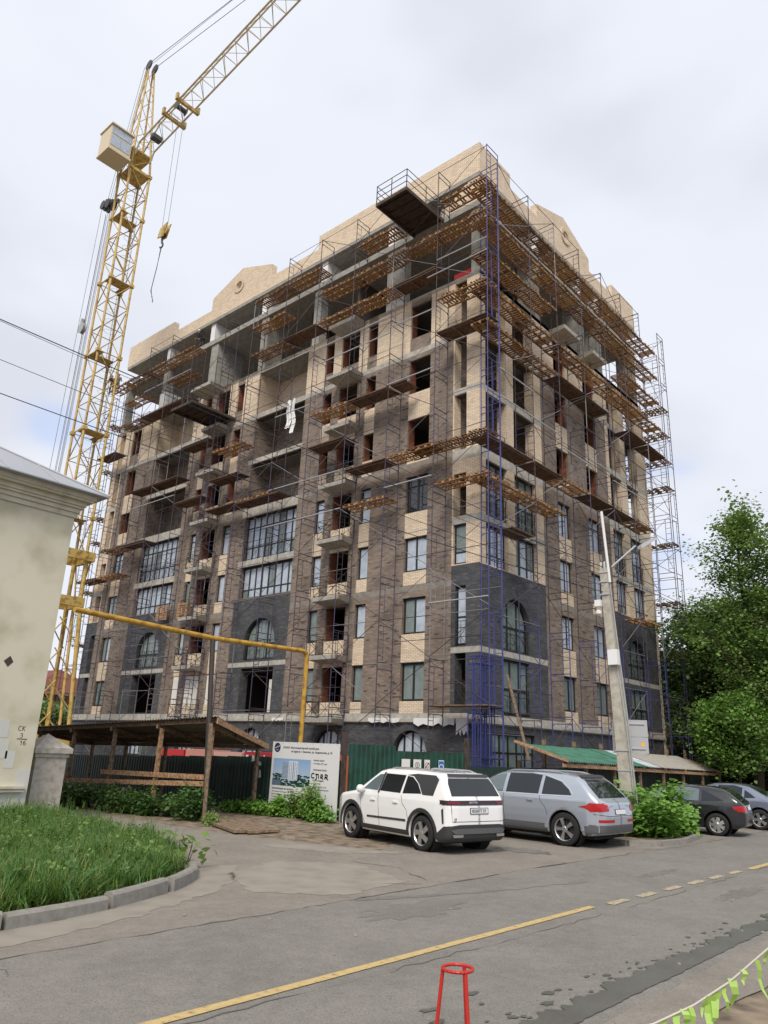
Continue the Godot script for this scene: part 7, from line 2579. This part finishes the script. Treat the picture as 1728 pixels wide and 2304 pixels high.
# tapered trunk, limbs, and a crown of leaf sprays gathered in boughs
func tree(label: String, at: Vector3, height: float, spread: float, low: float, boughs: int, sprays: int, keys: Array, leaf: float, sd: int, group := "tall trees on the right") -> Node3D:
	var r := RandomNumberGenerator.new()
	r.seed = sd
	var o := thing("broadleaf_tree", label, "tree", at, 0.0, group)
	var tr := MB.new()
	var lean := Vector3(r.randf_range(-0.5, 0.5), 0, r.randf_range(-0.5, 0.5))
	var n := 9
	var pts := []
	for i in n + 1:
		var t := float(i) / n
		pts.append(Vector3(lean.x * t * t + 0.12 * sin(i * 1.7 + sd), height * 0.93 * t, lean.z * t * t + 0.12 * cos(i * 2.1 + sd)))
	for i in n:
		var r0 := height * 0.0165 * pow(1.0 - float(i) / (n + 0.6), 0.8)
		var r1 := height * 0.0165 * pow(1.0 - float(i + 1) / (n + 0.6), 0.8)
		tr.tube(pts[i], pts[i + 1], r0, 8, r1)
	put("trunk", tr, M["bark"], o)
	var limbs := MB.new()
	var lists := [[], [], []]
	for b in boughs:
		var u := (b + 0.5) / boughs
		var hh := lerpf(low, 0.97, pow(u, 0.9))
		var k := mini(int(hh / 0.93 * n), n - 1)
		var f := clampf(hh / 0.93 * n - k, 0.0, 1.0)
		var from: Vector3 = (pts[k] as Vector3).lerp(pts[k + 1], f)
		var ang := b * 2.39996 + r.randf_range(-0.5, 0.5)
		var prof := sin(PI * clampf((hh - low) / (1.08 - low), 0.04, 1.0) * 0.78 + 0.55)
		if low >= 0.25 and height > 10.0:
			prof = (0.34 + 0.66 * pow(1.0 - (hh - low) / (1.0 - low), 0.7)) * r.randf_range(0.55, 1.35)
		var reach := spread * maxf(prof, 0.16) * r.randf_range(0.6, 1.15)
		var tip := from + Vector3(cos(ang) * reach, reach * r.randf_range(0.15, 0.5), sin(ang) * reach)
		var root := from - Vector3(0, height * 0.06, 0)
		var elbow := root.lerp(tip, 0.5) + Vector3(0, -0.08 * reach, 0)
		limbs.tube(root, elbow, 0.022 * reach + 0.02, 5, 0.014 * reach + 0.012)
		limbs.tube(elbow, tip, 0.014 * reach + 0.012, 5, 0.01)
		for q in int(sprays / float(boughs)):
			var t := pow(r.randf(), 0.55)
			var sub := root.lerp(elbow, t * 2.0) if t < 0.5 else elbow.lerp(tip, t * 2.0 - 1.0)
			var fl := 0.16 * reach + 0.32
			var p := sub + Vector3(r.randfn(0, fl * 0.75), r.randfn(0, fl * 0.38) - 0.1, r.randfn(0, fl * 0.75))
			lists[0 if r.randf() < 0.5 else (1 if r.randf() < 0.55 else 2)].append(spun(r, p, r.randf_range(0.7, 1.3)))
	put("limbs", limbs, M["bark"], o)
	for i in 3:
		scatter("crown", leaf_spray(14, leaf, leaf * 1.7, sd + i), lists[i], M[keys[i]], o)
	return o


func bush(called: String, label: String, category: String, at: Vector3, rad: Vector3, sprays: int, leaf: float, key: String, sd: int, group := "") -> void:
	var r := RandomNumberGenerator.new()
	r.seed = sd
	var o := thing(called, label, category, at, 0.0, group)
	var st := MB.new()
	var list := []
	var stems := maxi(5, int(sprays / 40.0))
	for i in stems:
		var a := r.randf() * TAU
		var d := sqrt(r.randf())
		var top := Vector3(cos(a) * rad.x * d, rad.y * (1.0 - 0.45 * d * d) * r.randf_range(0.65, 1.08), sin(a) * rad.z * d)
		var foot := Vector3(top.x * 0.35, 0, top.z * 0.35)
		st.tube(foot, top, 0.012, 4, 0.004)
		for k in int(float(sprays) / stems):
			var t := r.randf_range(0.12, 1.0)
			var p := foot.lerp(top, t) + Vector3(r.randfn(0, 0.09), r.randfn(0, 0.06), r.randfn(0, 0.09)) * (rad.x + 0.4)
			p.y = maxf(p.y, 0.04)
			list.append(spun(r, p, r.randf_range(0.7, 1.25)))
	put("stems", st, M["bark"], o)
	scatter("leaves", leaf_spray(7, leaf, leaf * 0.8, sd + 3), list, M[key], o)


func blade_tuft(n: int, h: float, sd: int) -> ArrayMesh:
	var r := RandomNumberGenerator.new()
	r.seed = sd
	var mb := MB.new()
	for i in n:
		var a := r.randf() * TAU
		var at := Vector3(r.randf_range(-0.09, 0.09), 0, r.randf_range(-0.09, 0.09))
		var out := Vector3(cos(a), 0, sin(a))
		var s := Vector3(-out.z, 0, out.x) * r.randf_range(0.005, 0.010)
		var l := h * r.randf_range(0.55, 1.15)
		var lean := r.randf_range(0.1, 0.6)
		var p0 := at
		for k in 3:
			var t1 := (k + 1) / 3.0
			var p1 := at + out * lean * l * t1 * t1 + Vector3.UP * l * (t1 - 0.25 * lean * t1 * t1)
			var w0 := s * (1.0 - 0.75 * k / 3.0)
			var w1 := s * (1.0 - 0.75 * t1) if k < 2 else s * 0.05
			var nn := (out.cross(s).normalized() + Vector3.UP * 0.6).normalized()
			if nn.y < 0:
				nn = -nn
			nn = (nn + out * -0.5).normalized()
			mb.tri(p0 - w0, p0 + w0, p1 + w1, nn, nn, nn)
			mb.tri(p0 - w0, p1 + w1, p1 - w1, nn, nn, nn)
			p0 = p1
	return mb.mesh()


func build_green() -> void:
	var r := RandomNumberGenerator.new()
	r.seed = 404
	var bed := PackedVector2Array([Vector2(8.68, 27), Vector2(8.66, 23.6), Vector2(8.56, 22.2), Vector2(8.24, 20.8), Vector2(7.72, 19.65), Vector2(6.95, 18.7), Vector2(6.2, 18.22), Vector2(4.5, 17.65), Vector2(-1.75, 17.1), Vector2(-1.75, 27)])
	var lists := [[], [], [], []]
	var tries := 0
	while tries < 42000:
		tries += 1
		var p := Vector2(r.randf_range(-1.8, 8.7), r.randf_range(17.0, 25.0))
		if not Geometry2D.is_point_in_polygon(p, bed):
			continue
		var d := 0.75 + 0.3 * sin(p.x * 1.9 + p.y * 0.7) * cos(p.y * 2.3 - p.x)
		if r.randf() > d:
			continue
		var t := Transform3D(Basis(Vector3.UP, r.randf() * TAU).scaled(Vector3(1.2, r.randf_range(0.5, 1.15) * (0.85 + 0.3 * sin(p.x * 2.7 + p.y * 1.3) * sin(p.y * 3.1)), 1.2)).rotated(Vector3(r.randf_range(-1, 1), 0, r.randf_range(-1, 1)).normalized(), r.randf_range(0.0, 0.5)), Vector3(p.x, 0.12, p.y))
		lists[3 if r.randf() < 0.06 else r.randi() % 3].append(t)
	var g := thing("tall_grass", "tall unmown green grass filling the kerbed bed at the left", "grass")
	g.set_meta("kind", "stuff")
	for i in 4:
		scatter("blades", blade_tuft(9, 0.46, 900 + i), lists[i], M[["grass_a", "grass_b", "weed", "grass_c"][i]], g)
	# broad leaved weeds in and along the bed
	var spots := [[], []]
	for i in 1500:
		var p := Vector2(r.randf_range(-1.0, 8.4), r.randf_range(17.3, 23.5))
		if Geometry2D.is_point_in_polygon(p, bed):
			spots[i % 2].append(spun(r, Vector3(p.x, 0.12 + r.randf_range(0.05, 0.42), p.y), r.randf_range(0.5, 1.3)))
	scatter("weed_leaves", leaf_spray(7, 0.075, 0.06, 55), spots[0], M["weed"], g)
	scatter("weed_leaves", leaf_spray(6, 0.055, 0.05, 56), spots[1], M["grass_b"], g)
	var heads := []
	for i in 500:
		var p := Vector2(r.randf_range(-1.0, 8.4), r.randf_range(17.2, 23.0))
		if Geometry2D.is_point_in_polygon(p, bed):
			heads.append(spun(r, Vector3(p.x, 0.12, p.y), r.randf_range(0.8, 1.15)))
	var stalk := MB.new()
	stalk.tube(Vector3.ZERO, Vector3(0.03, 0.55, 0.02), 0.003, 3)
	for i in 6:
		stalk.tube(Vector3(0.03, 0.50 + 0.02 * i, 0.02), Vector3(0.03 + 0.03 * cos(i * 2.4), 0.54 + 0.02 * i, 0.02 + 0.03 * sin(i * 2.4)), 0.004, 3, 0.001)
	scatter("seed_stalks", stalk.mesh(), heads, M["grass_b"], g)
	bush("weed_plant", "dock plant with big leaves leaning over the kerb tip of the grass bed", "weed", Vector3(6.45, 0.1, 18.25), Vector3(0.22, 0.5, 0.22), 8, 0.17, "grass_b", 541, "")
	# nettles along the plank canopy and before the board
	var px := -13.0
	var k := 0
	while px < -0.3:
		bush("weed_clump", ["low", "tall", "dense", "thin"][k % 4] + " dark green nettle clump " + ["by the right end", "between the two right posts", "by the middle post", "by the left posts", "near the gate pillar"][clampi(int(-px / 2.8), 0, 4)] + " of the plank canopy", "weeds", Vector3(px, gy(px), 13.0 + r.randf_range(-0.5, 0.35)), Vector3(0.65, r.randf_range(0.55, 1.25), 0.5), 190, 0.10, "weed" if k % 3 else "leaf_a", 600 + k, "nettle clumps under the plank canopy")
		px += r.randf_range(0.5, 0.95)
		k += 1
	for s in [[-0.9, 9.75, 0.55], [-0.4, 9.8, 0.7], [0.1, 9.7, 1.1], [0.45, 9.75, 1.0], [0.85, 9.8, 0.7], [-1.5, 9.8, 0.45], [-2.1, 9.7, 0.4], [1.15, 9.9, 0.4], [-2.8, 9.9, 0.35]]:
		bush("weed_clump", ["tallest", "low", "knee high", "second tallest", "lowest", "middling"][0 if s[2] > 1.05 else (3 if s[2] > 0.9 else (4 if s[2] < 0.38 else (1 if s[2] < 0.5 else (5 if s[0] > 0.3 else 2))))] + " weed clump, " + ("left of" if s[0] < -1.9 else ("under the left edge of" if s[0] < -0.6 else ("under the middle of" if s[0] < 0.2 else "under the right half of"))) + " the white information board", "weeds", Vector3(s[0], 0, s[1] + 0.1), Vector3(0.45, s[2], 0.35), 150, 0.10, "leaf_bush" if s[2] < 0.8 else "leaf_b", int(700 + s[0] * 10), "weed clumps before the information board")
	bush("weed_clump", "small weed clump beside the foot of the brown pipe stand", "weeds", Vector3(0.5, 0, 13.4), Vector3(0.6, 0.3, 0.35), 80, 0.09, "leaf_b", 790)
	# shrub round the lamp pole
	bush("leafy_shrub", "bright green leafy shrub growing round the foot of the concrete lamp pole", "shrub", Vector3(8.75, 0.06, 4.35), Vector3(1.15, 1.75, 1.25), 560, 0.17, "leaf_bush", 801)
	bush("leafy_shrub", "lower bright shrub spilling over the kerb towards the black car", "shrub", Vector3(9.15, 0.06, 3.3), Vector3(0.8, 0.95, 0.9), 300, 0.15, "leaf_bush", 802)
	# tall trees at the right and beyond
	tree("tall airy tree at the right with a thin pointed top against the sky", Vector3(5.6, 0, -17.5), 16.9, 3.3, 0.3, 34, 1250, ["leaf_b", "leaf_a", "leaf_b"], 0.17, 11)
	tree("tall tree cut by the right edge, light leaves in its upper crown", Vector3(8.4, 0, -16.4), 14.6, 3.2, 0.25, 34, 1250, ["leaf_b", "leaf_a", "leaf_b"], 0.17, 12)
	tree("dense dark tree whose branches touch the far end of the scaffolding", Vector3(2.4, 0, -23.6), 12.2, 4.6, 0.12, 44, 3000, ["leaf_a", "leaf_c", "leaf_b"], 0.21, 13)
	tree("dark tree in the shade behind the two tall airy trees", Vector3(6.6, 0, -26.0), 12.6, 5.4, 0.08, 44, 3300, ["leaf_c", "leaf_a", "leaf_b"], 0.22, 14)
	tree("dark tree filling the gap at the far right behind the parked saloon", Vector3(10.5, 0, -24.0), 11.5, 5.2, 0.08, 40, 3200, ["leaf_c", "leaf_a", "leaf_b"], 0.22, 15)
	tree("small dense maple beside the end of the street canopy, trunk bare below", Vector3(5.6, 0, -14.0), 5.3, 1.75, 0.42, 30, 1300, ["leaf_bush", "leaf_a", "leaf_a"], 0.16, 16, "")
	tree("dark low tree behind the end of the street canopy", Vector3(0.8, 0, -27.0), 9.0, 4.6, 0.1, 34, 2800, ["leaf_c", "leaf_c", "leaf_a"], 0.28, 17)
	tree("far dark tree deep in the shade at the end of the street", Vector3(9.0, 0, -36.0), 13.0, 6.5, 0.05, 40, 3200, ["leaf_c", "leaf_c", "leaf_a"], 0.34, 18)
	for i in 7:
		bush("undergrowth", "dark undergrowth under the trees beyond the street canopy", "undergrowth", Vector3(1.0 + 1.7 * i, 0, -20.5 - (i % 3) * 1.6), Vector3(1.5, 2.6, 1.2), 260, 0.2, "leaf_c", 850 + i, "undergrowth below the right hand trees")
	# trees and houses far behind the crane
	tree("green tree far behind the foot of the crane", Vector3(-58.0, -1.0, -2.0), 9.5, 4.5, 0.1, 30, 1600, ["leaf_a", "leaf_b", "leaf_c"], 0.4, 19, "trees behind the crane")
	tree("smaller green tree between crane foot and building", Vector3(-47.0, -1.0, -3.5), 5.5, 3.0, 0.1, 24, 1200, ["leaf_b", "leaf_a", "leaf_a"], 0.32, 20, "trees behind the crane")
	tree("dark tree half hidden by the yellow house, behind the crane", Vector3(-50.0, -1.0, 6.5), 9.0, 4.5, 0.1, 30, 1600, ["leaf_c", "leaf_a", "leaf_a"], 0.36, 21, "trees behind the crane")
	for s in [[Vector3(-70, -1.0, -14.0), 12.0, 7.5, "far red brick house with a tiled roof behind the crane legs"], [Vector3(-1.5, 0, -40.0), 16.0, 8.5, "red brick house showing through gaps of the dark trees"]]:
		var o := thing("brick_house", s[3], "house", s[0], 0.0, "brick houses behind the trees")
		var mb := MB.new()
		mb.box(Vector3(-s[1] / 2, 0, -5), Vector3(s[1] / 2, s[2], 5))
		put("wall", mb, M["far_brick"], o)
		mb = MB.new()
		var a := Vector3(-s[1] / 2 - 0.5, s[2], 5.5)
		var b := Vector3(s[1] / 2 + 0.5, s[2], 5.5)
		var c := Vector3(s[1] / 2 + 0.5, s[2], -5.5)
		var d := Vector3(-s[1] / 2 - 0.5, s[2], -5.5)
		var e := Vector3(-s[1] / 2 + 3, s[2] + 3, 0)
		var f := Vector3(s[1] / 2 - 3, s[2] + 3, 0)
		var mid := Vector3(0, s[2] - 1, 0)
		mb.face(a, b, f, e, mid)
		mb.face(d, c, f, e, mid)
		mb.face(a, d, e, e, mid)
		mb.face(b, c, f, f, mid)
		put("roof", mb, M["far_roof"], o)
		for fl in 2:
			for w in 5:
				mb = MB.new()
				mb.box(Vector3(-s[1] / 2 + 1.2 + w * (s[1] - 2.4) / 4.6, 1.4 + 3.0 * fl, 5.01), Vector3(-s[1] / 2 + 2.3 + w * (s[1] - 2.4) / 4.6, 3.0 + 3.0 * fl, 5.05))
				put("window", mb, M["pane_film"], o)


# a person: joints with radii, one smooth skin
func person(label: String, at: Vector3, turn: float, pose: int, helmet: bool) -> void:
	var o := thing("person", label, "person", at, turn, "workers on the building")
	var j := {"hip": Vector3(0, 0.92, 0), "chest": Vector3(0.0, 1.30, 0), "neck": Vector3(0, 1.48, 0), "ls": Vector3(0.03, 1.42, -0.19), "rs": Vector3(0.03, 1.42, 0.19), "le": Vector3(0.12, 1.16, -0.27), "re": Vector3(0.14, 1.15, 0.27), "lh": Vector3(0.34, 1.02, -0.2), "rh": Vector3(0.36, 1.04, 0.18), "lk": Vector3(0.06, 0.5, -0.11), "rk": Vector3(0.1, 0.5, 0.12), "lf": Vector3(0.0, 0.06, -0.12), "rf": Vector3(0.05, 0.06, 0.13)}
	var head := Vector3(0.03, 1.64, 0)
	if pose == 1:  # bending forward over the work
		for k in ["chest", "neck", "ls", "rs", "le", "re", "lh", "rh"]:
			var p: Vector3 = j[k] - j.hip
			j[k] = j.hip + p.rotated(Vector3(0, 0, 1), -0.75)
		head = j.hip + (head - j.hip).rotated(Vector3(0, 0, 1), -0.85)
		j.lh = Vector3(0.62, 0.72, -0.15)
		j.rh = Vector3(0.64, 0.75, 0.15)
	var caps := [[j.hip, j.chest, 0.15, 0.165], [j.chest, j.neck, 0.15, 0.065], [j.ls, j.rs, 0.085, 0.085], [j.ls, j.le, 0.062, 0.05], [j.rs, j.re, 0.062, 0.05], [j.le, j.lh, 0.048, 0.035], [j.re, j.rh, 0.048, 0.035],
		[j.hip + Vector3(0, -0.02, -0.09), j.lk, 0.095, 0.068], [j.hip + Vector3(0, -0.02, 0.09), j.rk, 0.095, 0.068], [j.lk, j.lf, 0.065, 0.048], [j.rk, j.rf, 0.065, 0.048], [j.lf, j.lf + Vector3(0.16, -0.01, 0), 0.05, 0.042], [j.rf, j.rf + Vector3(0.16, -0.01, 0), 0.05, 0.042]]
	var mb := MB.new()
	_capsules(caps, 0.03, 0.05, mb)
	put("body", mb, M["cloth_dark" if pose == 1 else "cloth_grey"], o)
	mb = MB.new()
	var hc := [[head + Vector3(0, 0.03, 0), head + Vector3(0, -0.03, 0), 0.098, 0.09], [head + Vector3(0.03, -0.05, 0), head + Vector3(0.05, -0.085, 0), 0.07, 0.05], [head + Vector3(0.09, -0.0, 0), head + Vector3(0.11, -0.025, 0), 0.014, 0.02], [j.neck, head, 0.055, 0.055], [head + Vector3(0, -0.01, -0.095), head + Vector3(0, -0.03, -0.098), 0.02, 0.015], [head + Vector3(0, -0.01, 0.095), head + Vector3(0, -0.03, 0.098), 0.02, 0.015]]
	for s in [-1.0, 1.0]:
		var h: Vector3 = j.lh if s < 0 else j.rh
		var e: Vector3 = j.le if s < 0 else j.re
		var d := (h - e).normalized()
		hc.append([h, h + d * 0.07, 0.036, 0.034])
		for q in 4:
			var side := Vector3(0, 0, 0.02 * (q - 1.5))
			hc.append([h + d * 0.08 + side, h + d * (0.15 - 0.008 * absf(q - 1.2)) + side + Vector3(0, -0.02, 0), 0.011, 0.009])
		hc.append([h + d * 0.03, h + d * 0.08 + Vector3(0, 0.01, -0.045 * s), 0.012, 0.01])
	_capsules(hc, 0.018, 0.012, mb)
	put("head_and_hands", mb, M["skin"], o)
	mb = MB.new()
	if helmet:
		mb.lathe(head + Vector3(0, 0.05, 0), Vector3.UP, [Vector2(0.14, 0.0), Vector2(0.122, 0.01), Vector2(0.115, 0.06), Vector2(0.08, 0.105), Vector2(0.0, 0.125)], 16)
		put("helmet", mb, M["helmet_white"], o)
	else:
		mb.lathe(head + Vector3(-0.012, 0.02, 0), Vector3.UP, [Vector2(0.104, 0.0), Vector2(0.108, 0.04), Vector2(0.085, 0.09), Vector2(0.0, 0.12)], 14)
		put("hair", mb, M["cloth_dark"], o)


func _capsules(caps: Array, cell: float, k: float, mb: MB) -> void:
	var lo := Vector3.INF
	var hi := -Vector3.INF
	for c in caps:
		for q in [c[0], c[1]]:
			lo = lo.min(q - Vector3.ONE * (maxf(c[2], c[3]) + cell * 3))
			hi = hi.max(q + Vector3.ONE * (maxf(c[2], c[3]) + cell * 3))
	var n := Vector3i((hi - lo) / cell) + Vector3i.ONE
	var f := PackedFloat32Array()
	f.resize(n.x * n.y * n.z)
	f.fill(1.0)
	for c in caps:
		var a: Vector3 = c[0]
		var b: Vector3 = c[1]
		var rr := maxf(c[2], c[3]) + cell * 3 + k
		var l := a.min(b) - Vector3.ONE * rr
		var h := a.max(b) + Vector3.ONE * rr
		var i0 := Vector3i((l - lo) / cell).clamp(Vector3i.ZERO, n - Vector3i.ONE)
		var i1 := Vector3i((h - lo) / cell).clamp(Vector3i.ZERO, n - Vector3i.ONE)
		var ab := b - a
		var ll := maxf(ab.length_squared(), 1e-9)
		for z in range(i0.z, i1.z + 1):
			for y in range(i0.y, i1.y + 1):
				var at := (z * n.y + y) * n.x
				for x in range(i0.x, i1.x + 1):
					var p := lo + Vector3(x, y, z) * cell
					var t := clampf((p - a).dot(ab) / ll, 0.0, 1.0)
					var d := (p - a - ab * t).length() - lerpf(c[2], c[3], t)
					var v := f[at + x]
					var hh := maxf(k - absf(v - d), 0.0)
					f[at + x] = minf(v, d) - hh * hh / (4.0 * k)
	surface_net(f, n.x, n.y, n.z, lo, cell, mb)


func build_people() -> void:
	person("person in white helmet and grey clothes bending at the left top floor edge", Vector3(-24.9, 29.48, -0.45), -1.2, 1, true)
	person("person in dark clothes standing in the attic gap beside the half built corner wall", Vector3(-2.75, 29.48, -0.55), -0.9, 0, false)
	person("person bending over the top deck at the far left end of the scaffold", Vector3(-35.3, 28.62, 0.8), -0.7, 1, false)
	person("second person at the far left end of the top deck, standing behind the bending one", Vector3(-34.7, 28.62, 0.7), -0.4, 0, false)


func sky_picture() -> ImageTexture:
	var w := 768
	var h := 384
	var im := Image.create(w, h, false, Image.FORMAT_RGBF)
	var a := FastNoiseLite.new()
	a.seed = 17
	a.noise_type = FastNoiseLite.TYPE_SIMPLEX_SMOOTH
	a.frequency = 1.5
	a.fractal_octaves = 5
	a.fractal_gain = 0.45
	var b := FastNoiseLite.new()
	b.seed = 4
	b.noise_type = FastNoiseLite.TYPE_SIMPLEX_SMOOTH
	b.frequency = 2.6
	b.fractal_octaves = 5
	for y in h:
		var el := (0.5 - (y + 0.5) / h) * PI
		var up := maxf(sin(el), 0.0)
		for x in w:
			var az := ((x + 0.5) / w - 0.5) * TAU
			var d := Vector3(cos(el) * sin(az), sin(el), -cos(el) * cos(az))
			var q := Vector3(d.x, d.y * 2.2, d.z)
			var n := a.get_noise_3dv(q)
			var c := Color(0.68, 0.708, 0.78)
			c = c.lerp(Color(0.585, 0.61, 0.68), smoothstep(0.02, 0.5, n))
			c = c.lerp(Color(0.72, 0.74, 0.80), smoothstep(-0.05, -0.5, n))
			# rifts of blue low in the sky
			var m := b.get_noise_3dv(q * 1.3)
			var low := smoothstep(0.62, 0.22, up)
			c = c.lerp(Color(0.40, 0.52, 0.80), smoothstep(0.18, 0.5, m) * low * 0.75)
			im.set_pixel(x, y, c)
	return ImageTexture.create_from_image(im)


func _ready() -> void:
	rng.seed = 20240605
	# camera
	var cam := Camera3D.new()
	cam.name = "camera"
	add_child(cam)
	var pitch := 0.3117
	var roll := 0.0403
	var yaw := 0.7317
	var fwd := Vector3(-sin(yaw) * cos(pitch), sin(pitch), -cos(yaw) * cos(pitch))
	var right := fwd.cross(Vector3.UP).normalized()
	var up := right.cross(fwd)
	cam.transform = Transform3D(Basis(right * cos(roll) + up * sin(roll), up * cos(roll) - right * sin(roll), -fwd), EYE)
	cam.keep_aspect = Camera3D.KEEP_HEIGHT
	cam.fov = rad_to_deg(2.0 * atan(1152.0 / 1668.38))
	cam.near = 0.05
	cam.far = 3000.0
	cam.current = true
	# sky, sun, exposure
	var we := WorldEnvironment.new()
	we.name = "world"
	var env := Environment.new()
	env.background_mode = Environment.BG_SKY
	var sky := Sky.new()
	var pm := PanoramaSkyMaterial.new()
	pm.panorama = sky_picture()
	sky.sky_material = pm
	env.sky = sky
	env.background_energy_multiplier = 1.0
	env.tonemap_mode = Environment.TONE_MAPPER_LINEAR
	env.tonemap_exposure = 1.25
	env.sdfgi_enabled = true
	env.ssao_enabled = true
	env.ssil_enabled = true
	we.environment = env
	add_child(we)
	var sun := DirectionalLight3D.new()
	sun.name = "sun"
	sun.light_energy = 0.85
	sun.light_angular_distance = 24.0
	sun.light_color = Color(1.0, 0.96, 0.9)
	sun.shadow_enabled = true
	add_child(sun)
	sun.look_at_from_position(Vector3(12, 26, 20), Vector3.ZERO)
	make_materials()
	build_ground()
	build_block()
	build_scaffold()
	build_crane()
	build_house()
	build_fences()
	build_board()
	build_lamp()
	build_cars()
	build_green()
	build_people()
	build_small()
